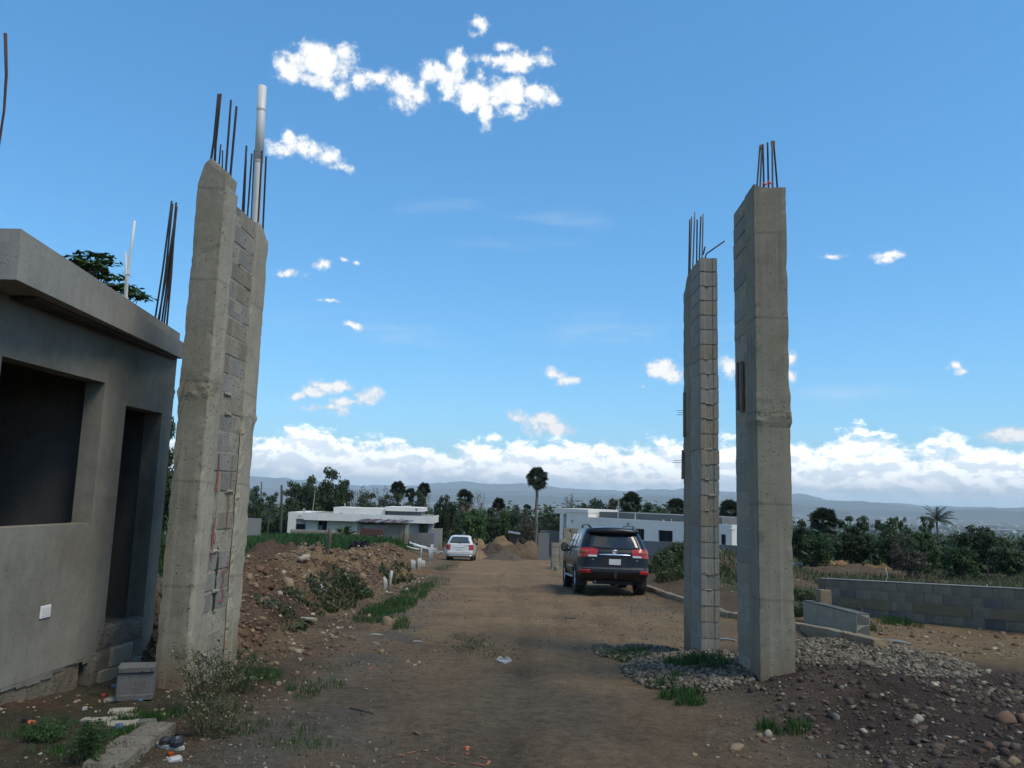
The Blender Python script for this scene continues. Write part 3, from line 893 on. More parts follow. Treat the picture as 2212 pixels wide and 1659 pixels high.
# ------------------------------------------------------------------ gate pillars
WALL_AZ = math.radians(2.8)
def left_pillar():
    rnd = random.Random(21)
    t = frame_obj('gate_pillar', (-2.97, 7.68, -.75), WALL_AZ)
    tag(t, 'tall unfinished gate pillar between the grey hut and the road, red numbers sprayed on its blocks', 'gate pillar', 'unfinished gate pillars')
    zb = .75                                       # local z of world zero
    W_, L_ = .285, 1.33
    def head(x, y):                                # broken, stepped head of the near column
        return zb + 4.70 + .15 * sstep(np.float64(-x), .0, .20) - .30 * sstep(np.float64(-x), .20, .29) + .03 * mnoise.noise(Vector((x * 30, y * 30, 2)))
    rough('column', M['cast'], t, -W_, 0, 0, .30, -.3, 5.5, step=.055, amp=.0035, seed=3, edge=.010, top=head,
          bulges=((zb + 2.42, .05, .018), (zb + 2.55, .16, .008), (zb + 3.85, .02, -.006), (zb + .3, .02, -.004)))
    def head2(x, y): return zb + 4.50 - .10 * sstep(np.float64(y), 1.1, 1.27) + .02 * mnoise.noise(Vector((x * 30, y * 30, 9)))
    rough('column', M['cast_light'], t, -W_, -.004, .93, L_, -.3, 5.3, step=.06, amp=.003, seed=8, edge=.012, top=head2, bulges=((zb + 2.3, .10, .02), (zb + .9, .25, .010)))
    # pale plaster strip proud of the near column's road face
    rough('render_strip', M['cast_light'], t, -.02, .018, .012, .31, .12, zb + 4.55, step=.06, amp=.005, seed=12, edge=.010, bulges=((zb + 2.42, .06, -.012), (zb + 1.2, .2, .006)))
    rough('render_strip', M['cast_light'], t, -.02, .016, .92, 1.07, .10, zb + 2.15, step=.05, amp=.018, seed=17, edge=.03)
    mb = MB(); mb.box(-W_ + .02, -.0145, .29, .94, -.3, zb + 4.45); mb.build('mortar_core', M['mortar'], t)
    def zt(y): return zb + 4.62 - .12 * sstep(np.float64(y), .3, .5)
    block_run(t, .31, .925, .02, zt, W_ - .04, .2, -W_ + .028, .4, ('block', 'block', 'block_warm'), rnd, joint=.02)
    for i in range(9):                             # squeezed-out mortar at the joints
        z = .22 + .2 * rnd.randint(2, 24); mb = MB()
        mb.add(*rough_box(-.016, .008, .36 + rnd.random() * .3, .44 + rnd.random() * .45, z - .014, z + .016, .03, .012, i, .01))
        mb.build('mortar_lump', M['mortar'], t)
    # chased slot with cable hole, red spray paint
    mb = MB(); mb.add(*rough_box(-.03, .004, .56, .60, zb + .28, zb + .92, .03, .012, 5, .012)); mb.build('chased_slot', m_plain('dark_slot', (.025,.022,.018), .95), t)
    spray = m_plain('red_spray', (.31,.072,.062), .9, 0, .4, 30)
    def stroke(name, pts, w=.012):
        m = MB()
        for a, b in zip(pts[:-1], pts[1:]):
            a, b = Vector(a), Vector(b); d = (b - a); n = Vector((-d.y, d.x)).normalized() * w * .65
            x = .0045
            m.add([(x, (a - n).x, (a - n).y), (x, (b - n).x, (b - n).y), (x, (b + n).x, (b + n).y), (x, (a + n).x, (a + n).y)], [(0, 1, 2, 3)])
            m.add([(x + .002, (a - n).x, (a - n).y), (x + .002, (b - n).x, (b - n).y), (x + .002, (b + n).x, (b + n).y), (x + .002, (a + n).x, (a + n).y)], [(0, 1, 2, 3)])
        m.build(name, spray, t)
    Z = lambda v: zb + v
    stroke('spray_mark', [(.40, Z(1.85)), (.41, Z(1.60)), (.38, Z(1.52)), (.42, Z(1.45)), (.42, Z(1.68))], .012)
    stroke('spray_mark', [(.42, Z(1.45)), (.425, Z(1.1))], .005)
    stroke('spray_mark', [(.43, Z(1.22)), (.40, Z(1.05)), (.40, Z(.97)), (.45, Z(.94)), (.46, Z(1.02)), (.41, Z(1.06)), (.41, Z(.80))], .012)
    stroke('spray_mark', [(.74, Z(1.85)), (.75, Z(1.3))], .005)
    stroke('spray_mark', [(.72, Z(1.45)), (.735, Z(1.05))], .009)
    stroke('spray_mark', [(.70, Z(.62)), (.76, Z(.66)), (.79, Z(.58)), (.73, Z(.50)), (.79, Z(.44)), (.77, Z(.34)), (.70, Z(.36))], .012)
    stroke('spray_mark', [(.83, Z(.74)), (.84, Z(.64))], .009)
    stroke('spray_mark', [(.86, Z(.75)), (.865, Z(.65))], .009)
    # starter bars
    inv = t.matrix_basis.inverted() if False else (Matrix.Translation((-2.97, 7.68, -.75)) @ Matrix.Rotation(-WALL_AZ, 4, 'Z')).inverted()
    def wl(px, py, Y): return inv @ at(px, py, Y)
    fwd = inv.inverted()
    def bar_at(px, tp, x, zl, y0, y1):              # a foot inside the pillar head under that sight line, then straight up
        best = min((abs(project(fwd @ Vector((x, y0 + (y1 - y0) * k / 40, zb + zl)))[0] - px), k) for k in range(41))[1]
        B = Vector((x, y0 + (y1 - y0) * best / 40, zb + zl)); w = fwd @ B
        T = inv @ at(tp[0] + project(w)[0] - px, tp[1], w.y)
        return B, T
    for (px, tp, x, zl, y0, y1, bd, r) in ((454, (472, 203), -.235, 4.86, .04, .26, .012, .012), (465, (477, 203), -.20, 4.8, .04, .26, -.012, .012), (472, (477, 312), -.14, 4.75, .04, .26, 0, .008), (478, (481, 325), -.10, 4.75, .04, .26, .012, .007),
                              (487, (499, 216), -.06, 4.7, .04, .26, 0, .011), (497, (511, 230), -.05, 4.7, .12, .27, 0, .012),
                              (524, (533, 315), -.10, 4.5, .3, .9, 0, .011), (534, (544, 332), -.09, 4.5, .3, .9, 0, .010), (527, (532, 340), -.06, 4.5, .3, .9, 0, .010),
                              (548, (557, 325), -.20, 4.4, .9, 1.27, 0, .013), (556, (566, 326), -.06, 4.4, .8, 1.27, 0, .011), (567, (575, 338), -.05, 4.4, .9, 1.28, 0, .011)):
        B, T = bar_at(px, tp, x, zl, y0, y1)
        rebar(t, B + (B - T).normalized() * .3, T, r, 'steel', bd)
    B, T = bar_at(556, (573, 187), -.14, 4.3, .5, 1.25)
    mb = MB(); d = (T - B)
    B2 = B - d.normalized() * .3
    mb.tube([B2, B2.lerp(T, .58), B2.lerp(T, .581)], [.047, .047, .047], 16, False)
    mb.tube([B2.lerp(T, .58), B2.lerp(T, .86), B2.lerp(T, .861), T], [.051, .051, .050, .050], 16, True)
    pipe = mb.build('drain_pipe', M['pvc'], t, smooth=True)
    mb = MB()
    for f in (.58, .86):
        mb.tube([B2.lerp(T, f), B2.lerp(T, f + .012)], .0525, 16)
    mb.build('pipe_joint', M['pvc_old'], pipe)
    return t
left_pillar()

def right_near_pillar():
    rnd = random.Random(22)
    o = Vector((2.62, 8.4, -.8)); zb = .8
    az = math.radians(1.9)
    t = frame_obj('gate_pillar', o, az)
    tag(t, 'tallest gate pillar right of the road, standing nearest the gravel, orange cord tied at its head', 'gate pillar', 'unfinished gate pillars')
    W_, LB = .355, .97
    def head(x, y): return zb + 4.99 + .04 * sstep(np.float64(x), .1, -.02) - .0 + .008 * mnoise.noise(Vector((x * 20, y * 20, 1)))
    rough('column', M['cast'], t, 0, W_, 0, .40, -.3, 5.7, step=.06, amp=.003, seed=31, edge=.008, top=head,
          bulges=((zb + 2.42, .07, .022), (zb + 2.62, .12, .010), (zb + 1.1, .02, .004), (zb + .2, .3, .008)))
    rough('broken_joint', M['cast'], t, -.006, W_ + .008, -.008, .38, zb + 2.36, zb + 2.50, step=.025, amp=.018, seed=35, edge=.02)
    mb = MB(); mb.box(.0148, W_ - .05, .38, LB - .010, -.3, zb + 4.6); mb.build('mortar_core', M['mortar'], t)
    def zt(y): return zb + 4.96 - .12 * sstep(np.float64(y), .7, .95)
    block_run(t, .40, LB, .03, zt, W_ - .06, .2, .012, .6, ('block', 'block', 'block_warm'), rnd, False, .014)
    # worn cap sloping away over the blocks
    def hc(x, y): return zb + 5.02 - .22 * sstep(np.float64(y), .55, .97) + .012 * mnoise.noise(Vector((x * 30, y * 30, 4)))
    rough('mortar_cap', M['mortar'], t, .012, W_ - .05, .39, LB - .005, zb + 4.83, 5.8, step=.05, amp=.008, seed=33, edge=.02, top=hc)
    inv = (Matrix.Translation(o) @ Matrix.Rotation(-az, 4, 'Z')).inverted()
    def wl(px, py, Y): return inv @ at(px, py, Y)
    for (b, tp, Y, mt) in (((1635, 406), (1642, 314), 8.66, 'steel_pale'), ((1642, 404), (1646, 314), 8.72, 'steel_pale'), ((1650, 402), (1648, 312), 8.6, 'steel'),
                           ((1660, 402), (1658, 308), 8.72, 'steel'), ((1669, 403), (1668, 306), 8.6, 'steel_pale'), ((1679, 403), (1671, 305), 8.62, 'steel')):
        B, T = wl(*b, Y), wl(*tp, Y)
        rebar(t, B + (B - T).normalized() * .25, T, .0105, mt)
    for (px, py) in ((1644.5, 315), (1669.5, 307)):
        p = wl(px, py, 8.64); mb = MB(); mb.add(*rough_box(p.x - .022, p.x + .022, p.y - .016, p.y + .016, p.z - .035, p.z + .012, .02, .006, 1, .004)); mb.build('bar_end_wrap', M['wood'], t)
    p, q = wl(1650, 399, 8.6), wl(1660, 396, 8.6)
    mb = MB()
    mb.tube([p + Vector((-.02, -.015, -.02)), p + Vector((0, -.02, .012)), p.lerp(q, .5) + Vector((0, -.02, -.015)), q + Vector((-.015, -.02, -.01)), q + Vector((0, -.02, .03)), q + Vector((.02, -.02, -.01)), q + Vector((.045, -.015, -.035))], .006, 5)
    mb.tube([q + Vector((-.02, -.02, 0)), q + Vector((-.035, -.04, -.05)), q + Vector((-.07, -.045, -.085))], .004, 5)
    for c in (p, q): mb.lathe([(.004, -.02), (.018, -.008), (.02, .01), (.004, .022)], 8, 'Z', c + Vector((0, -.012, 0)))
    mb.build('cord', M['orange'], t, smooth=True)
    return t, o, az
PR, PRo, PRaz = right_near_pillar()

def right_far_pillar():
    rnd = random.Random(23)
    o = Vector((2.50, 10.4, -.85)); zb = .85
    az = math.radians(.8)
    t = frame_obj('gate_pillar', o, az)
    tag(t, 'slimmer gate pillar right of the road with grooved block ends and a bar sticking out sideways', 'gate pillar', 'unfinished gate pillars')
    W_, LB, LT = .235, .64, 1.10
    mb = MB(); mb.box(.004, W_ - .004, .018, LB + .01, -.3, zb + 4.62); mb.build('mortar_core', M['mortar'], t)
    z, k = .05, 0
    while z < zb + 4.8:
        H = .2 if z + .2 < zb + 4.86 else zb + 4.88 - z
        if H < .06: break
        me = get_block(LB - .008, W_, H - .014, 'block' if rnd.random() < .8 else 'block_warm', k % 4, groove=True)
        b = link('block', me, t, (rnd.uniform(-.005, .005), rnd.uniform(-.006, .006), z))
        b.rotation_euler = (0, 0, rnd.uniform(-.01, .01))
        if rnd.random() < .55:
            x0 = rnd.uniform(.0, .10); x1 = x0 + rnd.uniform(.05, .13)
            m = MB(); m.add(*rough_box(x0, x1, -.007, .03, z - .018, z + .008, .018, .010, k * 3, .008)); m.build('mortar_lump', M['block_warm'], t)
        z += .2; k += 1
    def hd(x, y): return zb + 4.78 - .22 * sstep(np.float64(y), .75, 1.1) + .02 * mnoise.noise(Vector((x * 30, y * 30, 6)))
    rough('column', M['cast'], t, -.004, W_, LB, LT, -.3, 5.5, step=.06, amp=.003, seed=41, edge=.010, top=hd, bulges=((zb + 2.3, .08, .012),))
    inv = (Matrix.Translation(o) @ Matrix.Rotation(-az, 4, 'Z')).inverted()
    def wl(px, py, Y): return inv @ at(px, py, Y)
    for (b, tp, Y, mt) in (((1488, 580), (1490, 474), 11.3, 'steel'), ((1491, 572), (1494, 468), 11.2, 'steel_pale'), ((1497, 566), (1501, 459), 11.15, 'steel_pale'),
                           ((1505, 560), (1506, 474), 11.1, 'steel'), ((1511, 552), (1514, 468), 11.05, 'steel'), ((1517, 549), (1519, 462), 11.05, 'steel_pale')):
        B, T = wl(*b, Y), wl(*tp, Y)
        rebar(t, B + (B - T).normalized() * .25, T, .011, mt)
    B, T = wl(1526, 548, 10.75), wl(1565, 521, 10.75)
    mb = MB(); mb.tube([B + Vector((-.03, 0, -.1)), B + Vector((.0, 0, .0)), B.lerp(T, .3), T], .011, 6); mb.build('rebar', M['steel'], t, smooth=True)
    rebar(t, wl(1519, 550, 10.8), wl(1523, 533, 10.8), .011)
    return t, o, az
PF, PFo, PFaz = right_far_pillar()

# scraps of form timber nailed to the right pillars
def batten(px, py0, py1, Y, w, th, label, o, az, nails=(), twin=False):
    """a short board nailed on the road face of a pillar"""
    inv = Matrix.Translation(o) @ Matrix.Rotation(-az, 4, 'Z')
    c = at(px, (py0 + py1) / 2, Y); h = (at(px, py0, Y).z - at(px, py1, Y).z)
    loc = inv.inverted() @ c
    root = empty('form_board', inv @ Vector((-.004, loc.y, loc.z)), -az)
    tag(root, label, 'board', 'scraps of form timber nailed to the gate pillars')
    n = 2 if twin else 1
    for k in range(n):
        m = MB(); y0 = -w / 2 + (k - .5 * (n - 1)) * w * 1.15
        m.cbox(-th - k * .012, 0.0, y0, y0 + w, -h / 2 + k * .03, h / 2, .003, .003, random.Random(int(px)))
        m.build('plank', M['wood'] if k == 0 else M['wood_dark'], root)
    for (dz, ln) in nails:
        m = MB(); m.tube([(-th, 0, dz), (-th - ln, -.01, dz - .008)], .0035, 5); m.build('nail', M['steel'], root)
    return root
batten(1601, 782, 890, 9.0, .07, .028, 'rust brown pair of form boards nailed halfway up the tallest right pillar', PRo, PRaz, (), True)
batten(1491, 848, 944, 11.35, .07, .03, 'pale narrow form board with nails on the slimmer pillar, upper of two', PFo, PFaz, ((.06, .10), (.03, .08), (.0, .09)))
batten(1476, 972, 1035, 11.45, .075, .03, 'pale short form board with bent nails on the slimmer pillar, lower of two', PFo, PFaz, ((.06, .12), (.03, .14)))

M['soffit'] = m_concrete('dark_soffit', ((.05,.04,.034),(.085,.07,.058),(.12,.10,.085)), 2, .1, .2, .006)
# ------------------------------------------------------------------ guard hut on the left
def hut():
    az = WALL_AZ
    c, s_ = math.cos(az), math.sin(az)
    # local frame: y along the road-side wall, x outwards to the road; wall face at x = 0, origin at the far corner
    far = Vector((-4.5 + .049 * 9.42, 9.42, 0))
    t = frame_obj('guard_hut', (far.x, far.y, -.62), az)
    tag(t, 'unfinished grey concrete guard hut with an open window and doorway beside the left gate pillar', 'guard hut')
    zb = .62
    yl = lambda Y: (Y - 9.42) / c                   # world y on the wall -> local y
    TH = .2
    w0, w1, d0, d1 = yl(6.42), yl(7.95), yl(8.38), yl(9.17)
    wz0, wz1, dz0, dz1 = zb + 1.12, zb + 2.52, zb + .06, zb + 2.34
    near, Ht = yl(6.12), zb + 3.03
    def wall_piece(name, y0, y1, z0, z1, mat='plaster', x0=-TH, x1=0.0):
        m = MB(); ny = max(1, int((y1 - y0) / .12)); 
        m.add(*rough_box(x0, x1, y0, y1, z0, z1, .12, .0035, int(abs(y0) * 50), .004)); return m.build(name, M[mat], t)
    # road-side wall as one part, openings left free
    m = MB()
    lo = zb - .30
    for (y0, y1, z0, z1) in ((near, w0, lo + .1, Ht), (w0, w1, lo + .1, wz0), (w0, w1, wz1, Ht), (w1, d0, lo + .12, Ht), (d0, d1, dz1, Ht), (d1, 0, zb - .36, Ht)):
        m.box(-TH, 0, y0, y1, z0, z1)
    m.build('wall', M['plaster'], t)
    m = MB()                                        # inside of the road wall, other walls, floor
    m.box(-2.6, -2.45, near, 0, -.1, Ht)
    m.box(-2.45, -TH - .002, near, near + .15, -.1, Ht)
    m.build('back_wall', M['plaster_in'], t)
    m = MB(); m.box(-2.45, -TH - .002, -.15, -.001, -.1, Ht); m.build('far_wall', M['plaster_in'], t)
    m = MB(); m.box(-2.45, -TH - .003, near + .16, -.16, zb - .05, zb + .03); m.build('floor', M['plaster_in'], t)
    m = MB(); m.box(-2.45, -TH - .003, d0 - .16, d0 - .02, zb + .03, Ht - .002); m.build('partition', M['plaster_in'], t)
    m = MB(); m.box(-2.452, -2.40, w0 + .7, w0 + 1.2, zb + 1.35, zb + 1.95); m.build('dark_square', M['frame_dark'], t)  # small dark square on the back wall
    # roof slab, fascia with two steps, drip line
    yn, yf = yl(5.92), yl(9.46)
    def slab(name, poly, z0, z1, mat, far=None):      # far: (underside, top) at the far end, the head falls slightly that way
        m = MB(); m.prism(poly, (0, 0, z1 - z0), (0, 0, z0), (1, 0, 0), (0, 1, 0))
        if far:
            n = len(poly)
            for i, v in enumerate(m.v):
                k = (v[1] - yn) / (yf - yn)
                m.v[i] = (v[0], v[1], z0 + (far[0] - z0) * k if i < n else z1 + (far[1] - z1) * k)
        return m.build(name, M[mat], t)
    slab('roof_slab', [(-2.75, yn), (.40, yn), (.055, yf), (-2.75, yf)], Ht + .003, zb + 3.335, 'slab', (Ht + .003, zb + 3.225))
    slab('parapet', [(-2.7, yn + .05), (.35, yn + .05), (.01, yf - .04), (-2.7, yf - .04)], zb + 3.337, zb + 3.455, 'slab', (zb + 3.228, zb + 3.335))
    slab('soffit_band', [(.002, yn + .5), (.22, yn + .5), (.035, yf - .12), (.002, yf - .12)], Ht - .03, Ht + .001, 'soffit')  # band under the overhang, darker brown than the slab
    # ragged lower edge of the plaster, bare footing below it, broken step under the doorway
    m = MB(); m.add(*rough_box(-TH + .01, -.018, near, w1 + .1, -.2, lo + .2, .09, .012, 71, .01)); m.build('footing', M['rough'], t)
    rnd = random.Random(5)
    y = near
    while y < w1 + .3:
        w = rnd.uniform(.08, .25); h = rnd.uniform(.03, .055) + .02 * math.sin(y * 5)
        m = MB(); m.add(*rough_box(-.02, -.001, y - .02, y + w, lo + .1 - h, lo + .15, .05, .004, int(y * 100), .012)); m.build('plaster_edge', M['plaster'], t)
        y += w * .85
    m = MB(); m.add(*rough_box(-TH + .02, .03, d0 - .22, d1 + .02, -.25, zb - .16, .07, .015, 81, .02)); m.build('step_block', M['rough'], t)
    m = MB(); m.add(*rough_box(-TH + .01, .015, d0 - .12, d1 + .01, zb - .16, zb + .055, .05, .025, 85, .03, top=lambda x, y: zb + .05 + .02 * mnoise.noise(Vector((x * 9, y * 9, 0))))); m.build('threshold', M['rough'], t)
    for (a, b, z0, z1) in ((d0 - .1, d0 + .32, zb - .55, zb - .36), (d0 + .34, d0 + .72, zb - .55, zb - .36), (d0 + .1, d0 + .5, zb - .35, zb - .17)):
        link('block', get_block(b - a, .16, z1 - z0, 'block_warm', 1), t, (-.10, a, z0))
    # white electrical plate
    y = yl(7.36); m = MB(); m.cbox(0.001, .012, y - .075, y + .075, zb + .30, zb + .41, .004); p = m.build('switch_plate', M['plastic_white'], t)
    m = MB(); m.box(.0125, .0145, y - .055, y + .055, zb + .32, zb + .39); m.build('plate_face', M['pvc'], p)
    # bars and conduits rising from the slab
    inv = (Matrix.Translation((far.x, far.y, -.62)) @ Matrix.Rotation(-az, 4, 'Z')).inverted()
    return t, inv
HUT, HUTinv = hut()
def slab_bars():
    """bundle of starter bars leaning together on the hut roof"""
    for k, (b, tp, Y) in enumerate((((334, 690), (371, 434), 9.25), ((343, 692), (373, 440), 9.3), ((349, 694), (381, 437), 9.35), ((354, 696), (382, 446), 9.3), ((341, 692), (378, 470), 9.2), ((360, 698), (380, 440), 9.33))):
        B, T = HUTinv @ at(*b, Y), HUTinv @ at(*tp, Y)
        rebar(HUT, B + (B - T).normalized() * .3, T, .011, 'steel', .01)
    # two bars on the near part of the slab, at the frame's edge
    for (b, tp, Y) in (((-22, 520), (10, 72), 6.3), ((-26, 520), (13, 72), 6.32)):
        B, T = HUTinv @ at(*b, Y), HUTinv @ at(*tp, Y)
        m = MB(); m.tube([B, B.lerp(T, .3) + Vector((.0, .0, 0)), B.lerp(T, .62) + Vector((.035, .01, 0)), B.lerp(T, .8) + Vector((.03, .01, 0)), T], .009, 6); m.build('rebar', M['rust'], HUT, smooth=True)
    a, b, c, d = (HUTinv @ at(*p, 8.6) for p in ((272, 660), (276, 590), (283, 540), (291, 477)))
    m = MB(); m.tube([a - Vector((0, 0, .15)), a, b, c, d], .0135, 8); m.build('conduit', M['pvc'], HUT, smooth=True)
    e, f = HUTinv @ at(273, 600, 8.58), HUTinv @ at(271, 545, 8.58)
    m = MB(); m.tube([a - Vector((.02, 0, .1)), e, f], .0125, 8); m.build('conduit', M['pvc'], HUT, smooth=True)
    p = HUTinv @ at(274, 593, 8.55)
    m = MB(); m.tube([p + Vector((-.04, -.01, .03)), p + Vector((0, -.02, -.01)), p + Vector((.04, -.02, .0)), p + Vector((.07, -.02, -.03))], [.003, .008, .016, .004], 6)
    m.tube([p + Vector((-.02, .01, -.02)), p + Vector((-.05, 0, .03)), p + Vector((-.045, 0, .045))], .003, 5)
    m.build('tied_bag', m_plain('pale_blue_bag', (.35,.5,.58), .5), HUT)
slab_bars()

# ------------------------------------------------------------------ vehicles
def m_paint(name, col, rough=.22, coat=.8, dust=(.20,.15,.10), dustiness=.35):
    t = NT(name)
    f = t.noise(t.coord(), 3.5, 5, .6)
    z = t.n('ShaderNodeSeparateXYZ'); t.l(t.coord(), z.inputs[0])
    d = t.math('MULTIPLY', t.mr(z.outputs[2], 1.0, .25), t.mr(f, .3, .7))     # road dust thrown up over the sills
    c = t.mix(t.math('MULTIPLY', d, dustiness), col, dust)
    t.set('Base Color', c); t.set('Roughness', t.math('ADD', rough, t.math('MULTIPLY', d, .45)))
    t.set('Coat Weight', coat); t.set('Coat Roughness', .04)
    t.b.inputs['Specular IOR Level'].default_value = .35
    return t.m
M['paint_black'] = m_paint('black_car_paint', (.004,.0045,.006), .3, .12, dustiness=.06)
M['paint_white'] = m_paint('white_car_paint', (.62,.60,.565), .35, .4, dustiness=.15)
M['trim_silver'] = m_paint('silver_lower_trim', (.34,.33,.31), .4, .2, dustiness=.2)
M['car_glass'] = m_plain('tinted_car_glass', (.012,.017,.022), .05, 0, .02, 2, spec=.6)
M['car_glass_light'] = m_plain('clear_car_glass', (.045,.062,.070), .06, 0, .1, 1.2, spec=.6)
M['chrome'] = m_plain('chrome', (.75,.76,.78), .15, 1., .03, 5)
M['rim'] = m_plain('alloy_rim', (.34,.35,.36), .35, .8, .1, 6)
M['tyre'] = m_plain('tyre_rubber', (.018,.017,.016), .85, 0, .3, 12)
M['dark'] = m_plain('dark_underbody', (.010,.010,.011), .8)
M['lamp_red'] = m_plain('red_lamp', (.36,.016,.014), .15, 0, .1, 10, coat=.2)
M['lamp_amber'] = m_plain('amber_lamp', (.30,.06,.012), .15, 0, .05, 10)
M['lamp_clear'] = m_plain('clear_lamp', (.55,.55,.54), .12, 0, .05, 10)
M['plate'] = m_plain('number_plate', (.52,.52,.50), .5, 0, .08, 12)

class Shell:
    def __init__(s, tab, rr, rf):
        s.z, s.r, s.f, s.h = (np.array(c, float) for c in zip(*tab)); s.rr, s.rf = rr, rf
    def P(s, u, z):
        r0, f0, hw = (float(np.interp(z, s.z, a)) for a in (s.r, s.f, s.h))
        sg = 1 if u >= 0 else -1; a = abs(u)
        rr, rf = min(s.rr, hw * .6), min(s.rf, hw * .6)
        if a <= 1: x, y = (hw - rr) * a, r0 - .0 + .05 * (a ** 2) * rr
        elif a <= 2:
            t = (a - 1) * math.pi / 2; x, y = hw - rr + rr * math.sin(t), r0 + rr - rr * math.cos(t) + .05 * rr * (1 - (a - 1))
        elif a <= 3: x, y = hw, r0 + rr + (f0 - r0 - rr - rf) * (a - 2)
        elif a <= 4:
            t = (a - 3) * math.pi / 2; x, y = hw - rf + rf * math.cos(t), f0 - rf + rf * math.sin(t)
        else: x, y = (hw - rf) * (5 - a), f0
        return Vector((x * sg, y, z))
    def Nn(s, u, z):
        e = 1e-3
        a = s.P(u + e, z) - s.P(u - e, z); b = s.P(u, z + e) - s.P(u, z - e)
        n = a.cross(b)
        return n.normalized() if n.length > 1e-12 else Vector((0, -1, 0))
    def u_at(s, y, z, side):
        """side parameter whose point lies at length y"""
        r0, f0 = float(np.interp(z, s.z, s.r)), float(np.interp(z, s.z, s.f))
        return side * (2 + (y - r0 - s.rr) / (f0 - r0 - s.rr - s.rf))
    def body(s, mb, zs):
        us = [-5, -4.5] + [-4 + i * .2 for i in range(1, 5)] + [-3 + i * .1 for i in range(10)] + [-2 + i * .2 for i in range(5)] + [-1, -.66, -.33]
        us = us + [0] + [-u for u in us[::-1]]
        us = us[:-1]
        n = len(us)
        vs = [s.P(u, z) for z in zs for u in us]
        fs = []
        for k in range(len(zs) - 1):
            for i in range(n):
                j = (i + 1) % n
                fs.append((k * n + i, k * n + j, (k + 1) * n + j, (k + 1) * n + i))
        fs.append(tuple(range((len(zs) - 1) * n, len(zs) * n)))
        fs.append(tuple(range(n - 1, -1, -1)))
        mb.add(vs, fs)
    def patch(s, u0, u1, z0, z1, off, nu=12, nz=5, lo=None, hi=None, thick=.006):
        """a piece lying on the shell, with its own thickness"""
        mb = MB(); out, inn = [], []
        for j in range(nz + 1):
            for i in range(nu + 1):
                u = u0 + (u1 - u0) * i / nu
                a, b = (lo(i / nu) if lo else z0), (hi(i / nu) if hi else z1)
                z = a + (b - a) * j / nz
                p, n = s.P(u, z), s.Nn(u, z)
                if n.dot(p - Vector((0, 2.2, z))) < 0: n = -n
                out.append(p + n * off); inn.append(p + n * (off - thick))
        w = nu + 1; m = len(out)
        fs = []
        for j in range(nz):
            for i in range(nu):
                a = j * w + i
                fs.append((a, a + 1, a + w + 1, a + w)); fs.append((m + a, m + a + w, m + a + w + 1, m + a + 1))
        rim = [i for i in range(w)] + [j * w + nu for j in range(1, nz + 1)] + [nz * w + i for i in range(nu - 1, -1, -1)] + [j * w for j in range(nz - 1, 0, -1)]
        for a, b in zip(rim, rim[1:] + rim[:1]): fs.append((a, a + m, b + m, b))
        mb.add(out + inn, fs)
        return mb
    def side_patch(s, side, quad, off=.004, n=8, thick=.006):
        """a patch on the side, corners (y,z) bottom-rear, bottom-front, top-front, top-rear"""
        mb = MB(); vs = []
        for lay in (off, off - thick):
            for j in range(n + 1):
                for i in range(n + 1):
                    fu, fv = i / n, j / n
                    b = [quad[0][k] + (quad[1][k] - quad[0][k]) * fu for k in (0, 1)]
                    t = [quad[3][k] + (quad[2][k] - quad[3][k]) * fu for k in (0, 1)]
                    y, z = (b[k] + (t[k] - b[k]) * fv for k in (0, 1))
                    hw = float(np.interp(z, s.z, s.h))
                    vs.append((side * (hw + lay), y, z))
        w = n + 1; m = w * w; fs = []
        for j in range(n):
            for i in range(n):
                a = j * w + i; fs += [(a, a + 1, a + w + 1, a + w), (m + a, m + a + w, m + a + w + 1, m + a + 1)]
        rim = [i for i in range(w)] + [j * w + n for j in range(1, w)] + [n * w + i for i in range(n - 1, -1, -1)] + [j * w for j in range(n - 1, 0, -1)]
        for a, b in zip(rim, rim[1:] + rim[:1]): fs.append((a, a + m, b + m, b))
        mb.add(vs, fs)
        return mb
    def arch(s, side, y, z, r, off=.004):
        mb = MB(); vs = [(side * (float(np.interp(max(z, s.z[0]), s.z, s.h)) + off), y, z)]
        for k in range(21):
            a = math.pi * k / 20
            yy, zz = y + r * math.cos(a), z + r * math.sin(a)
            vs.append((side * (float(np.interp(zz, s.z, s.h)) + off), yy, zz))
        fs = [(0, k, k + 1) for k in range(1, 21)]
        n = len(vs)
        vs2 = [(v[0] - side * .03, v[1], v[2]) for v in vs]
        mb.add(vs + vs2, fs + [(n, n + k + 1, n + k) for k in range(1, 21)] + [(k, k + 1, n + k + 1, n + k) for k in range(1, 21)])
        return mb

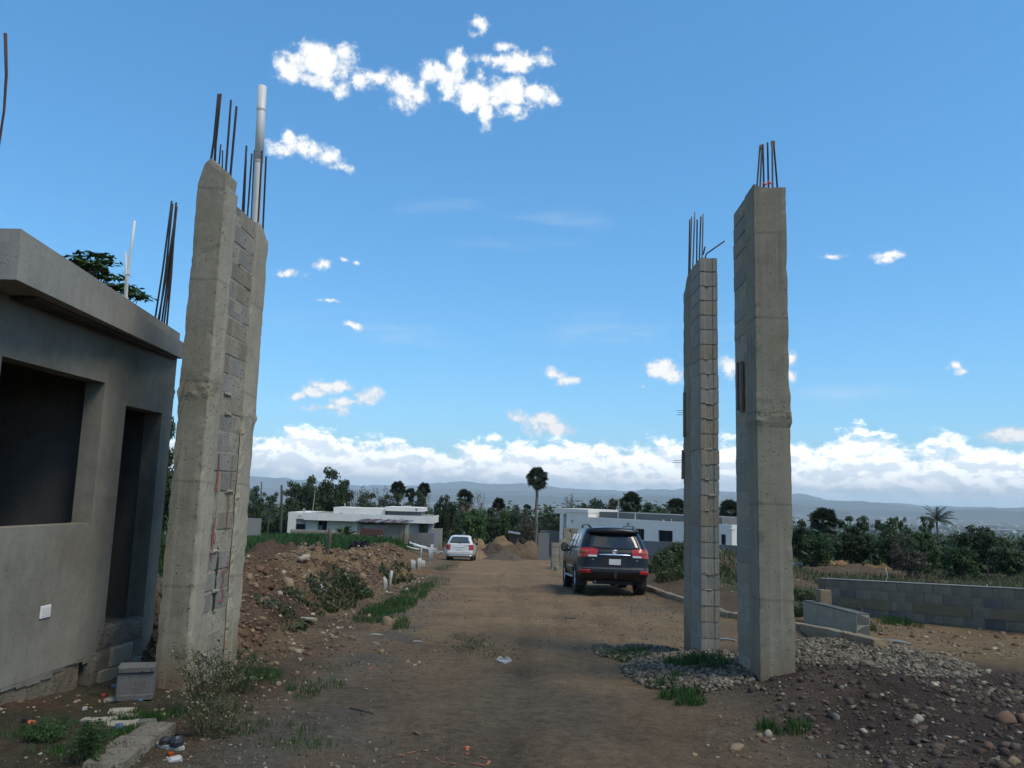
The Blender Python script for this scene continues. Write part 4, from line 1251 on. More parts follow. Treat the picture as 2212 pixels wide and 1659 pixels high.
def wheel(parent, x, y, r, w, side, spokes=5, rim_mat='rim'):
    e = empty('wheel', (x, y, r)); e.parent = parent
    mb = MB(); hw = w / 2
    mb.lathe([(r * .62, -hw * .9), (r * .80, -hw), (r * .94, -hw * .92), (r, -hw * .6), (r, hw * .6), (r * .94, hw * .92), (r * .80, hw), (r * .62, hw * .9), (r * .60, 0), (r * .62, -hw * .9)], 28, 'X')
    for k in range(28):
        a = 2 * math.pi * k / 28
        for sx in (-.42, 0, .42):
            c = Vector((sx * w, r * math.cos(a), r * math.sin(a)))
            mb.tube([c + Vector((-.03, 0, 0)), c + Vector((.03, 0, 0))], .012, 4)
    mb.build('tyre', M['tyre'], e)
    mb = MB()
    mb.lathe([(r * .63, side * hw * .92), (r * .57, side * hw * .95), (r * .55, side * hw * .55), (r * .50, side * hw * .1), (.001, side * hw * .1)], 28, 'X', mi=1)
    for k in range(spokes):
        a = 2 * math.pi * k / spokes + .3
        for da in (-.13, .13):
            p0 = Vector((side * hw * .80, math.cos(a + da * 2) * r * .10, math.sin(a + da * 2) * r * .10)); p1 = Vector((side * hw * .72, math.cos(a + da) * r * .58, math.sin(a + da) * r * .58))
            mb.tube([p0, p1], [.028, .022], 5)
    mb.lathe([(.001, side * hw * .92), (r * .14, side * hw * .90), (r * .17, side * hw * .6)], 16, 'X')
    mb.build('rim', [M[rim_mat], M['dark']], e)
    return e

def suv():
    S = Shell([(.40,.22,4.70,.86),(.46,.08,4.86,.93),(.56,.02,4.93,.965),(.66,.0,4.95,.975),(.72,.02,4.95,.980),(.76,.085,4.94,.982),(.90,.10,4.92,.985),(1.02,.105,4.88,.982),(1.10,.11,4.75,.975),
               (1.17,.125,4.40,.965),(1.20,.14,3.78,.955),(1.26,.165,3.66,.935),(1.45,.265,3.32,.875),(1.62,.355,3.02,.805),(1.74,.42,2.80,.755),(1.80,.50,2.66,.715),(1.845,.70,2.50,.64),(1.87,.95,2.28,.52),(1.88,1.25,2.05,.36)], .30, .45)
    loc = (2.97, 22.15, gz(2.97, 23.6) + .01 + .0505 * 1.45)
    t = empty('parked_car', loc)
    t.rotation_euler = (math.atan(-.0505), math.radians(.6), math.radians(1.8))
    tag(t, 'black four wheel drive parked on the right of the dirt road, seen from behind', 'car')
    mb = MB(); S.body(mb, [.40,.43,.46,.51,.56,.61,.66,.70,.72,.74,.76,.80,.86,.90,.96,1.02,1.06,1.10,1.13,1.17,1.185,1.20,1.23,1.26,1.32,1.38,1.45,1.53,1.62,1.68,1.74,1.77,1.80,1.825,1.845,1.86,1.87,1.88])
    mb.build('body', M['paint_black'], t, smooth=True)
    S.patch(-1.18, 1.18, 1.245, 1.665, .006, 20, 8, lo=lambda f: 1.255 + .02 * abs(2 * f - 1) ** 3).build('rear_window', M['car_glass'], t, smooth=True)
    # spoiler over the window, with its slim brake lamp
    mb = MB()
    n = 14
    vs = []
    for i in range(n + 1):
        f = 2 * i / n - 1; x = .70 * f; e = 1 - abs(f) ** 5
        y0 = .26 + .06 * (1 - e) + .05 * f * f
        for (y, z) in ((.78, 1.872 - .05 * f * f), (y0 + .08, 1.845 - .05 * f * f), (y0, 1.79 - .05 * f * f), (y0 + .015, 1.66 - .02 * f * f + .08 * (1 - e)), (y0 + .10, 1.655 + .06 * (1 - e)), (.66, 1.78 - .06 * f * f)):
            vs.append((x * (1.0 + .03 * (1 - e)), y, z))
    fs = []
    for i in range(n):
        for k in range(6):
            a, b = i * 6 + k, i * 6 + (k + 1) % 6
            fs.append((a, b, b + 6, a + 6))
    fs += [tuple(range(6)), tuple(range(n * 6 + 5, n * 6 - 1, -1))]
    mb.add(vs, fs); sp = mb.build('spoiler', M['paint_black'], t, smooth=True)
    mb = MB(); mb.cbox(-.10, .10, .258, .275, 1.735, 1.755, .003); mb.build('brake_lamp', m_plain('smoked_lamp', (.10,.03,.03), .2), sp)
    # rear lamps: amber inner cell, red wrap-round, clear reversing strip
    for sg in (-1, 1):
        lo = lambda f: 1.015 + (.03 if f < .25 else 0)
        L = S.patch(sg * .72, sg * 1.95, 1.02, 1.27, .016, 12, 5, lo=lambda f: 1.035 - .02 * f, hi=lambda f: 1.262 + .015 * f - (.0 if f > .15 else .02), thick=.03).build('tail_lamp', M['lamp_red'], t, smooth=False)
        S.patch(sg * 1.18, sg * 1.86, 1.12, 1.21, .020, 8, 3, thick=.01).build('indicator', M['lamp_amber'], L, smooth=True)
        S.patch(sg * .73, sg * 1.12, 1.036, 1.085, .021, 6, 2, thick=.012).build('reversing_lamp', M['lamp_clear'], L)
        S.patch(sg * 1.10, sg * 1.13, 1.03, 1.265, .019, 1, 4, thick=.01).build('lamp_seam', M['dark'], L)
        S.patch(sg * 1.02, sg * 1.72, .60, .695, .010, 8, 3, thick=.02).build('reflector', M['lamp_red'], t)
        S.patch(sg * 1.30, sg * 1.90, .80, .905, .005, 6, 3).build('bumper_corner', M['rim'] if False else M['paint_black'], t)
    # tailgate: seams, chrome bar, badge, plate recess, bumper step
    for (z, w) in ((.985, .010), (.765, .012)):
        S.patch(-1.25, 1.25, z, z + w, .003, 18, 1, thick=.004).build('tailgate_seam', M['dark'], t)
    S.patch(-.66, .66, 1.075, 1.115, .030, 20, 2, lo=lambda f: 1.078 + .012 * abs(2 * f - 1) ** 2, hi=lambda f: 1.118 - .018 * abs(2 * f - 1) ** 3, thick=.03).build('chrome_bar', M['chrome'], t, smooth=True)
    S.patch(-.46, .46, .80, 1.045, .004, 12, 3, lo=lambda f: .80 + .05 * (abs(2 * f - 1) > .85)).build('plate_recess', M['dark'], t)
    y = .09
    mb = MB(); mb.cbox(-.165, .165, y - .022, y - .008, .83, .985, .003); pl = mb.build('number_plate', M['plate'], t)
    def torus(mb, rx, rz, cx, cz, yy, r, n=28):
        mb.tube([(cx + rx * math.cos(2 * math.pi * k / n), yy, cz + rz * math.sin(2 * math.pi * k / n)) for k in range(n + 1)], r, 6, False)
    mb = MB(); yy = S.P(0, 1.185).y - .010
    torus(mb, .070, .050, 0, 1.19, yy, .007); torus(mb, .022, .040, 0, 1.184, yy, .006, 18); torus(mb, .044, .018, 0, 1.212, yy, .006, 18)
    mb.build('badge', M['chrome'], t, smooth=True)
    # small lettering either side
    def text(body, x, z, size, yy):
        cu = bpy.data.curves.new('badge_text', 'FONT'); cu.body = body; cu.size = size; cu.extrude = .002; cu.align_x = 'CENTER'
        o = bpy.data.objects.new('lettering', cu); me = bpy.data.meshes.new_from_object(o)
        bpy.data.objects.remove(o)
        me.materials.append(M['chrome'])
        link('lettering', me, t, (x, yy, z), (math.pi / 2, 0, 0))
    text('VX', -.60, .945, .055, S.P(-.9, .96).y - .008)
    text('V8', .62, .945, .055, S.P(.9, .96).y - .008)
    S.patch(-1.6, 1.6, .712, .738, .012, 24, 1, thick=.03).build('bumper_step', m_plain('scuffed_bumper', (.05,.052,.056), .45), t, smooth=True)
    mb = MB(); mb.box(-.06, .06, -.015, .25, .55, .62); mb.box(-.035, .035, -.03, .0, .48, .66); mb.build('tow_hitch', M['dark'], t)
    mb = MB(); mb.tube([(-.30, .95, 1.0), (.12, .13, 1.27)] if False else [(.0, .155, 1.262), (.34, .20, 1.315)], .007, 5); mb.build('wiper', M['dark'], t)
    # underside, axle, mud flaps, exhaust
    mb = MB(); mb.box(-.80, .80, .30, 4.5, .36, .52); mb.box(-.55, .55, .22, .50, .30, .42); mb.tube([(-.75, 1.05, .38), (.75, 1.05, .38)], .055, 8); mb.lathe([(.02, -.14), (.14, -.1), (.16, 0), (.14, .1), (.02, .14)], 12, 'Y', (.12, 1.05, .37)); mb.build('underbody', M['dark'], t)
    mb = MB(); mb.tube([(-.52, .18, .36), (-.52, .7, .38)], .035, 10); mb.build('exhaust', M['tin'], t, smooth=True)
    for sg in (-1, 1):
        mb = MB(); mb.box(sg * .70 if sg > 0 else -.97, .97 if sg > 0 else -.70, .50, .515, .24, .50); mb.build('mud_flap', M['dark'], t)
        for y in (1.05, 3.90):
            S.arch(sg, y, .40, .475).build('wheel_arch', M['dark'], t)
            wheel(t, sg * .865, y, .40, .275, sg, 6)
        # side glass, roof rail, mirror, seams, sill step, handles
        for (ya, yb, yc, yd) in ((.68, 1.52, 1.48, .98), (1.60, 2.42, 2.36, 1.56), (2.50, 3.50, 2.95, 2.44)):
            S.side_patch(sg, ((ya, 1.245), (yb, 1.245), (yc, 1.655), (yd, 1.655)), .005).build('side_window', M['car_glass_light'], t, smooth=True)
        for (a, b) in ((1.54, 1.53), (2.46, 2.45), (3.62, 3.60)):
            S.side_patch(sg, ((a, .52), (a + .012, .52), (a + .012, 1.22), (a, 1.22)), .003, 6).build('door_seam', M['dark'], t)
        S.side_patch(sg, ((1.5, .58), (3.45, .58), (3.45, .70), (1.5, .70)), .018, 6, .02).build('door_moulding', M['paint_black'], t, smooth=True)
        S.side_patch(sg, ((1.5, .71), (3.45, .71), (3.45, .725), (1.5, .725)), .020, 6, .02).build('moulding_strip', M['chrome'], t, smooth=True)
        mb = MB(); mb.cbox(sg * .90 if sg > 0 else -1.03, 1.03 if sg > 0 else -.90, 1.48, 3.42, .40, .45, .01); mb.build('side_step', M['rim'], t)
        for yy in (1.62, 2.56):
            S.side_patch(sg, ((yy, 1.085), (yy + .17, 1.085), (yy + .17, 1.12), (yy, 1.12)), .03, 4, .03).build('handle', M['chrome'], t, smooth=True)
        mb = MB(); mb.tube([(sg * .60, .66, 1.83), (sg * .645, .80, 1.90), (sg * .65, 1.7, 1.935), (sg * .63, 2.4, 1.915), (sg * .60, 2.6, 1.84)], [.028, .024, .020, .020, .026], 8); mb.build('roof_rail', M['rim'] if False else M['paint_black'], t, smooth=True)
        mi = empty('mirror', (sg * 1.09, 3.10, 1.25)); mi.parent = t
        mb = MB(); mb.lathe([(.0, -.09), (.10, -.085), (.125, -.03), (.11, .06), (.04, .11)], 14, 'Y'); 
        for i, v in enumerate(mb.v): mb.v[i] = (v[0] * .95, v[1], v[2] * 1.15)
        mb.build('housing', M['paint_black'], mi, smooth=True)
        mb = MB(); mb.lathe([(.001, -.0925), (.092, -.0925), (.092, -.086)], 14, 'Y'); mb.build('mirror_glass', M['car_glass_light'], mi)
        mb = MB(); mb.tube([(-sg * .06, .02, -.09), (-sg * .17, .04, -.10)], .03, 6); mb.build('arm', M['paint_black'], mi)
suv()

def wagon():
    S = Shell([(.22,.10,3.85,.74),(.28,.02,3.95,.80),(.40,.0,3.98,.835),(.50,.02,3.98,.845),(.54,.06,3.97,.845),(.70,.08,3.95,.848),(.86,.085,3.86,.845),(.96,.09,3.5,.84),(1.02,.10,2.95,.83),(1.10,.12,2.86,.80),
               (1.30,.20,2.55,.715),(1.46,.30,2.28,.635),(1.53,.38,2.15,.58),(1.57,.55,2.0,.50),(1.585,.80,1.85,.36)], .22, .4)
    p = Vector((-2.98, 50.6, 0))
    t = empty('parked_car', (p.x, p.y, gz(p.x, p.y + 1.3) + .0505 * 1.3 + .0))
    t.rotation_euler = (math.atan(-.0505), 0, math.radians(-1.0))
    tag(t, 'white hatchback parked further down the road beside the left hand gateway', 'car')
    mb = MB(); S.body(mb, [.22,.25,.28,.34,.40,.45,.50,.52,.54,.60,.70,.78,.86,.92,.96,1.0,1.02,1.05,1.10,1.16,1.23,1.30,1.38,1.46,1.50,1.53,1.55,1.57,1.58,1.585])
    mb.build('body', M['paint_white'], t, smooth=True)
    S.patch(-1.22, 1.22, 1.09, 1.47, .006, 16, 5, hi=lambda f: 1.48 - .02 * abs(2 * f - 1) ** 3).build('rear_window', M['car_glass_light'], t, smooth=True)
    S.patch(-2.3, 2.3, .24, .505, .014, 30, 4, thick=.03).build('bumper', M['trim_silver'], t, smooth=True)
    S.patch(-2.0, 2.0, .295, .345, .022, 24, 1, thick=.02).build('bumper_lip', M['chrome'], t, smooth=True)
    S.patch(-2.0, 2.0, .508, .53, .004, 24, 1).build('bumper_gap', M['dark'], t)
    for sg in (-1, 1):
        S.patch(sg * .93, sg * 1.9, .66, 1.0, .012, 6, 4, lo=lambda f: .67, hi=lambda f: .98 + .04 * f, thick=.02).build('tail_lamp', M['lamp_red'], t)
        for y in (.72, 3.2):
            S.arch(sg, y, .31, .36).build('wheel_arch', M['dark'], t)
            wheel(t, sg * .755, y, .305, .19, sg, 7)
        for q in (((.45, 1.07), (1.18, 1.07), (1.12, 1.45), (.62, 1.45)), ((1.24, 1.07), (2.6, 1.07), (2.15, 1.45), (1.20, 1.45))):
            S.side_patch(sg, q, .005).build('side_window', M['car_glass'], t, smooth=True)
        mb = MB(); mb.lathe([(.0, -.06), (.08, -.055), (.09, 0), (.05, .07)], 10, 'Y', (sg * .92, 2.45, 1.06)); mb.tube([(sg * .83, 2.5, 1.03), (sg * .90, 2.46, 1.04)], .02, 5); mb.build('mirror', M['dark'], t, smooth=True)
    S.patch(-.52, .52, .60, .84, .006, 10, 3).build('plate_panel', M['paint_white'], t)
    S.patch(-.52, .52, .825, .85, .022, 10, 1, thick=.02).build('plate_garnish', M['chrome'], t)
    y = S.P(0, .7).y
    mb = MB(); mb.cbox(-.16, .16, y - .02, y - .008, .63, .76, .003); mb.build('number_plate', M['plate'], t)
    mb = MB(); mb.tube([(.0, .095, 1.075), (-.17, .125, 1.14)], .010, 5); mb.lathe([(.0, -.015), (.025, -.01), (.025, .02)], 8, 'Y', (0, .095, 1.07)); mb.build('wiper', M['dark'], t)
    mb = MB(); mb.box(.30, .62, .082, .088, .935, .95); mb.build('model_badge', M['dark'], t)
    mb = MB(); mb.box(-.68, .68, .25, 3.6, .20, .34); mb.build('underbody', M['dark'], t)
    mb = MB()
    for x in (-.42, .42): mb.tube([(x, .6, 1.60), (x * 1.03, .75, 1.625), (x, 1.9, 1.62)], .014, 5)
    mb.build('roof_rail', M['dark'], t, smooth=True)
wagon()

# ------------------------------------------------------------------ houses, walls, stacks
def at_line(px, p0, az):
    """where the pixel column px meets the vertical plane through p0 running along azimuth az (mid height)"""
    return None
def zpx(px, py, Y): return at(px, py, Y).z

def white_house_left():
    Y0 = 78.0
    b = at(620, 1150, Y0)
    t = empty('house', (b.x, Y0, gz(-16, 78) - .4))
    tag(t, 'long white flat roofed house behind the block wall, left of the white hatchback', 'house', 'white single storey houses')
    ox, oz = t.location.x, t.location.z
    X = lambda px, Y=Y0: at(px, 1130, Y).x - ox
    Z = lambda py, px, Y=Y0: at(px, py, Y).z - oz
    zr = Z(1106, 621); zf0, zf1 = Z(1126, 800), Z(1112, 800)
    def bx(name, x0, x1, y0, y1, z0, z1, mat, par=t):
        m = MB(); m.box(x0, x1, y0, y1, z0, z1); return m.build(name, M[mat] if isinstance(mat, str) else mat, par)
    # end block with its corner window
    w0, w1 = X(639), X(659)
    m = MB(); zl, zh = Z(1145, 645), Z(1121, 645)
    m.box(0, w0, 0, 8, -.6, zr); m.box(w0, w1, 0, .3, -.6, zl); m.box(w0, w1, 0, .3, zh, zr); m.box(w0, X(662), .3, 8, -.6, zr - .02)
    m.build('end_block', M['white_wall'], t)
    wdw = bx('window', w0 + .01, w1 - .01, .12, .2, zl, zl + (zh - zl) * .52, 'glass_dark')
    bx('frame', w0, w1, .08, .16, zl + (zh - zl) * .5, zl + (zh - zl) * .56, 'frame_dark', wdw)
    bx('upper_panel', w0 + .01, w1 - .01, .12, .2, zl + (zh - zl) * .56, zh, 'dim_wall', wdw)
    bx('sill', w0 - .1, w1 + .1, -.06, .1, zl - .12, zl, 'white_wall', wdw)
    # main front, door, porch
    d0, d1 = X(686), X(705)
    m = MB()
    dz = Z(1126, 695)
    m.box(X(662) + .002, d0, .25, .5, -.6, zf0); m.box(d0, d1, .25, .5, dz, zf0); m.box(d1, X(897), .25, .5, -.6, zf0)
    m.box(X(662), X(897), .5, 8, zf0 - .3, zf0 + .01)
    m.build('front_wall', M['white_wall'], t)
    dr = bx('door', d0, d1, .4, .46, -.4, dz, 'glass_dark')
    bx('door_frame', (d0 + d1) / 2 - .03, (d0 + d1) / 2 + .03, .36, .41, -.4, dz, 'frame_dark', dr)
    for i in range(3):
        mm = MB(); x = d0 + .12 + i * .1; mm.box(x, x + .03, .37, .395, -.4, dz * .8); mm.build('door_bar', M['plastic_white'], dr)
    m = MB(); m.box(X(659) + .1, X(937), -1.0, 8, zf0 + .012, zf1); m.build('roof_slab', M['slab'], t)
    m = MB(); m.box(X(659) + .1, X(937), -1.02, -.98, zf0 - .02, zf1 + .06); m.box(X(937) - .02, X(937) + .04, -1.0, 8, zf0 - .02, zf1 + .06); m.build('fascia', M['white_wall'], t)
    for (a, b_, yy) in ((894, 906, -.4), (927, 938, -.6)):
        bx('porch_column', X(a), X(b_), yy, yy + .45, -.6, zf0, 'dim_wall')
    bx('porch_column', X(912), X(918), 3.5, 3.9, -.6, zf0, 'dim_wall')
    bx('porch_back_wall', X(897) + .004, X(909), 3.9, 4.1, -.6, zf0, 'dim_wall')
    # upper parapet blocks
    z1, z2 = Z(1097, 760), Z(1112, 760)
    bx('upper_parapet', X(713), X(827), 1.2, 6, zf1 + .002, z1, 'white_wall')
    z3, z4, z5 = Z(1096, 870), Z(1105, 870), Z(1114, 870)
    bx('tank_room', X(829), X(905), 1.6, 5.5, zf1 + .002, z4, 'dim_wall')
    bx('tank_room_cap', X(827), X(909), .9, 6, z4 + .002, z3, 'white_wall')
    bx('vent_cover', X(866), X(880), 1.5, 2.2, z3 + .002, z3 + .12, 'white_wall')
    for (px, p0, p1, Y, r) in ((745, 1087, 1098, 80, .06), (655, 1098, 1106, 79, .05), (658.5, 1098, 1106, 79, .05), (735, 1107, 1112, 77.5, .06), (739, 1107, 1112, 77.5, .06), (816, 1111, 1115, 77.4, .05)):
        m = MB(); q = at(px, p0, Y); w = at(px, p1 + 3, Y)
        m.tube([(w.x - ox, Y - Y0, w.z - oz), (q.x - ox, Y - Y0, q.z - oz)], r, 6); m.build('vent_pipe', M['pvc_old'], t)
    a, b2 = at(675, 1104, 80), at(681, 1058, 80)
    m = MB(); m.tube([(a.x - ox, 2, a.z - oz - .3), (b2.x - ox, 2, b2.z - oz)], [.04, .025], 6); m.build('roof_pole', M['pvc_old'], t)
    m = MB(); z = zf0 + .15; m.tube([(X(937), -.8, z), (X(942), -.9, z + .08)], .03, 5); m.tube([(X(646), -.02, zf1 - .2), (X(652), -.3, zf1 - .22)], .04, 5); m.build('drain_spout', M['pvc'], t)
    # bare plaster patch on the tank room cap
    m = MB(); cx, cz = X(896), (z3 + z4) / 2
    m.prism([(-.14, .1), (-.05, .16), (0, .1), (.06, .16), (.14, .08), (.1, -.06), (.0, -.16), (-.1, -.05)], (0, .01, 0), (cx, .885, cz)); m.build('bare_patch', M['dim_wall'], t)
white_house_left()

def white_house_right():
    A = Vector((at(1271, 1140, 60).x, 60, 0)); B = Vector((at(1581, 1150, 50).x, 50, 0))
    d = (B - A); Ln = d.length; az = math.atan2(d.x, d.y)
    # local frame: +y runs along the front to the right, +x is to the right of that (towards the viewer side)
    t = empty('house', (A.x, A.y, gz(A.x, 58) - .3), ); t.rotation_euler = (0, 0, -az)
    tag(t, 'long white flat roofed house with dark square windows behind the black four wheel drive', 'house', 'white single storey houses')
    oz = t.location.z
    def yat(px):
        r = ray(px, 1150); k = r.x / r.y
        # A + s*d/L on the ray: x = k*y
        u = d / Ln
        return (k * A.y - A.x) / (u.x - k * u.y)
    def Z(px, py, off=0.0):
        s = yat(px); Y = (A + d / Ln * s).y
        return at(px, py, Y).z - oz
    zr = Z(1400, 1124); zrow = (Z(1400, 1146), Z(1400, 1169))
    # front wall lies at x = 0; body extends to x < 0 (away)
    xb = -5.0
    wins = [(1254, 1262), (1372, 1391.5), (1422, 1453), (1557, 1567.5)]
    m = MB(); y = 0.002
    wz0, wz1 = Z(1437, 1171), Z(1437, 1146)
    spans = []
    for a, b in wins:
        ya, yb = yat(a), yat(b)
        if yb <= 0: continue
        spans.append((ya, yb)); m.box(-.2, 0, y, ya, -1.5, zr); m.box(-.2, 0, ya, yb, -1.5, wz0); m.box(-.2, 0, ya, yb, wz1, zr); y = yb
    m.box(-.2, 0, y, Ln, -1.5, zr)
    m.box(xb, -.2, Ln - .2, Ln - .001, -1.5, zr); m.box(xb, -.2, 0, .2, -1.5, zr)
    m.build('front_wall', M['white_wall'], t)
    for ya, yb in spans:
        w = MB(); w.box(-.16, -.12, ya + .002, yb - .002, wz0, wz1); w = w.build('window', M['glass_dark'], t)
        f = MB(); f.box(-.02, .03, ya - .06, yb + .06, wz0 - .08, wz0 - .002); f.build('sill', M['white_wall'], w)
        f = MB()
        for q in (ya, (ya + yb) / 2 - .02, yb - .04): f.box(-.118, -.09, q, q + .04, wz0, wz1)
        f.build('frame', M['frame_dark'], w)
    m = MB(); m.box(xb, -.21, .21, Ln - .21, zr - .35, zr - .2); m.build('roof', M['slab'], t)
    m = MB(); m.box(xb + .3, -.9, .22, Ln - 1.4, zr - .19, zr + .42); m.build('roof_upstand', M['grey_wall'], t)
    # taller corner block and porch roof at the left end
    zb1, zb0 = Z(1248, 1103.5), Z(1248, 1119)
    yl, yr = yat(1224), yat(1271)
    m = MB(); m.box(-3, .05, yl, yr, zr - .1 if False else -1.5, zb1 - .12); m.build('corner_block', M['white_wall'], t)
    m = MB(); m.box(-3.2, .12, yat(1198), yr + .03, zb1 - .118, zb1 + .14); m.build('porch_roof', M['white_wall'], t)
    m = MB(); m.box(-.9, .10, yat(1198) + .02, yl - .01, Z(1205, 1109), zb1 - .12); m.build('porch_beam', M['white_wall'], t)
    m = MB(); m.box(-.45, .06, yat(1210), yat(1217), -1.6, Z(1205, 1109) - .002); m.build('porch_column', M['white_wall'], t)
    m = MB(); m.box(-.9, -.46, yat(1214), yat(1223.5), -1.6, Z(1205, 1109) - .003); m.build('porch_column', M['dim_wall'], t)  # right part of the same column, its shade put into the darker colour
    for (px, py) in ((1237, 1126), (1357, 1132)):
        m = MB(); ya, z = yat(px), Z(px, py); m.box(.001 if px > 1280 else .051, .03 if px > 1280 else .07, ya - .1, ya + .1, z - .1, z + .1); m.build('wall_vent', M['dim_wall'], t)
    for (px, p0, p1, r) in ((1327, 1079, 1122, .035), (1364.5, 1109, 1126, .055), (1425.5, 1122, 1130, .06), (1443, 1121, 1127, .04), (1467, 1127, 1132, .05), (1561, 1130, 1136, .05)):
        s = yat(px); P = A + d / Ln * s
        q, w = at(px, p0, P.y), at(px, p1, P.y)
        m = MB(); m.tube([(-.35, s, w.z - oz - .2), (-.35 + (.0), s + (.06 if px < 1330 else 0), q.z - oz)], r, 6); m.build('vent_pipe', M['pvc_old'], t)
    m = MB(); z = zr - .25; m.tube([(0, Ln - .2, z), (.05, Ln + .25, z - .05)], .04, 5); m.build('drain_spout', M['pvc'], t)
white_house_right()

def wall_between(name, label, p0, p1, z0a, z0b, zta, ztb, mat, thick=.15, cat='wall', group=None, blocks=False, mats=None, H=.2, L=.4, cap=None, step=None):
    """a boundary wall from p0 to p1 (x, y); foot and head heights given at both ends"""
    a, b = Vector((p0[0], p0[1], 0)), Vector((p1[0], p1[1], 0))
    d = b - a; Ln = d.length; az = math.atan2(d.x, d.y)
    t = empty(name, (a.x, a.y, z0a)); t.rotation_euler = (0, 0, -az)
    tag(t, label, cat, group)
    fh = lambda y: zta + (ztb - zta) * y / Ln - z0a
    f0 = lambda y: (z0b - z0a) * y / Ln
    if blocks:
        rnd = random.Random(int(p0[0] * 10))
        m = MB(); m.add([(-.012, 0.01, -.3), (-thick + .012, .01, -.3), (-thick + .012, Ln - .01, f0(Ln) - .3), (-.012, Ln - .01, f0(Ln) - .3), (-.012, .01, fh(0) - .03), (-thick + .012, .01, fh(0) - .03), (-thick + .012, Ln - .01, fh(Ln) - .03), (-.012, Ln - .01, fh(Ln) - .03)],
                       [(0,3,2,1),(4,5,6,7),(0,1,5,4),(1,2,6,5),(2,3,7,6),(3,0,4,7)])
        m.build('mortar', M['mortar'], t)
        # courses hang from the head downwards, following its line
        n = int(math.ceil((max(fh(0), fh(Ln)) + .5) / H)); sl = (fh(Ln) - fh(0)) / Ln
        for k in range(n):
            y = -(L / 2 if k % 2 else 0)
            while y < Ln - .05:
                p, q = max(y, 0), min(y + L, Ln); y += L
                if q - p < .06: continue
                zc = fh((p + q) / 2) - (k + 1) * H
                if zc + H < f0((p + q) / 2) - .1: continue
                o = link('block', get_block(q - p - .012, thick, H - .012, rnd.choice(mats[min(k, len(mats) - 1)]), rnd.randint(0, 3)), t, (-thick + rnd.uniform(-.004, .004), p + .006, zc + .006 - sl * (q - p) / 2))
                o.rotation_euler = (math.atan(sl), 0, rnd.uniform(-.004, .004))
    else:
        m = MB(); m.add([(0, 0, -.5), (-thick, 0, -.5), (-thick, Ln, f0(Ln) - .5), (0, Ln, f0(Ln) - .5), (0, 0, fh(0)), (-thick, 0, fh(0)), (-thick, Ln, fh(Ln)), (0, Ln, fh(Ln))],
                       [(0,3,2,1),(4,5,6,7),(0,1,5,4),(1,2,6,5),(2,3,7,6),(3,0,4,7)])
        m.build('wall_panel', M[mat], t)
    if cap:
        m = MB(); m.add([(.01, 0, fh(0) + .002), (-thick - .01, 0, fh(0) + .002), (-thick - .01, Ln, fh(Ln) + .002), (.01, Ln, fh(Ln) + .002), (.01, 0, fh(0) + cap), (-thick - .01, 0, fh(0) + cap), (-thick - .01, Ln, fh(Ln) + cap), (.01, Ln, fh(Ln) + cap)],
                       [(0,3,2,1),(4,5,6,7),(0,1,5,4),(1,2,6,5),(2,3,7,6),(3,0,4,7)])
        m.build('coping', M['slab'], t)
    return t
def wall_px(name, label, a, b, mat, zlow=.6, **k):
    """a = (px, py of the head, Y)"""
    p, q = at(*a), at(*b)
    return wall_between(name, label, (p.x, p.y), (q.x, q.y), min(gz(p.x, p.y), p.z - zlow), min(gz(q.x, q.y), q.z - zlow), p.z, q.z, mat, **k)
BW = ('block', 'block_warm')
wall_px('block_wall', 'low weathered block wall along the front of the long white house on the left', (628, 1143, 66), (884, 1151, 70), None, blocks=True, mats=[BW, BW, ('block_warm',), ('block_warm',)], thick=.15, H=.22, L=.46)
wall_px('boundary_wall', 'pale rendered wall running behind the left gate pillar beside the tree line', (300, 1108, 47), (565, 1120, 52), 'grey_wall', thick=.15)
wall_px('boundary_wall', 'grey rendered wall below the right hand white house, behind the black car', (1330, 1165, 44), (1640, 1181, 38), 'grey_wall', thick=.15)
wall_px('boundary_wall', 'plain grey wall under the porch of the left white house, behind the white pipes', (884, 1151, 62), (938, 1151.5, 62), 'grey_wall', thick=.15)
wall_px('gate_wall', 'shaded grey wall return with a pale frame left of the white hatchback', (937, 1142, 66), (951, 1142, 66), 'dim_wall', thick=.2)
def gate_frame():
    p = at(952, 1142.5, 63); t = empty('gate_post', (p.x, 63, gz(p.x, 63)))
    tag(t, 'pale concrete gate post with a thin beam, left of the white hatchback', 'gate post')
    h = p.z - t.location.z
    m = MB(); m.cbox(-.12, .14, -.12, .12, -.2, h - .10); m.build('post', M['cast_light'], t)
    m = MB(); m.cbox(-.72, .16, -.13, .13, h - .098, h + .02); m.build('beam', M['cast_light'], t)
gate_frame()
wall_px('gate_wall', 'lower grey rendered slab standing against the foot of the tall palm', (1163, 1152, 58), (1186.5, 1152.5, 58), 'grey_wall', thick=.2)
wall_px('gate_wall', 'taller grey rendered wall between the tall palm and the right hand white house', (1167, 1145.5, 64), (1210, 1147.5, 64), 'grey_wall', thick=.2)

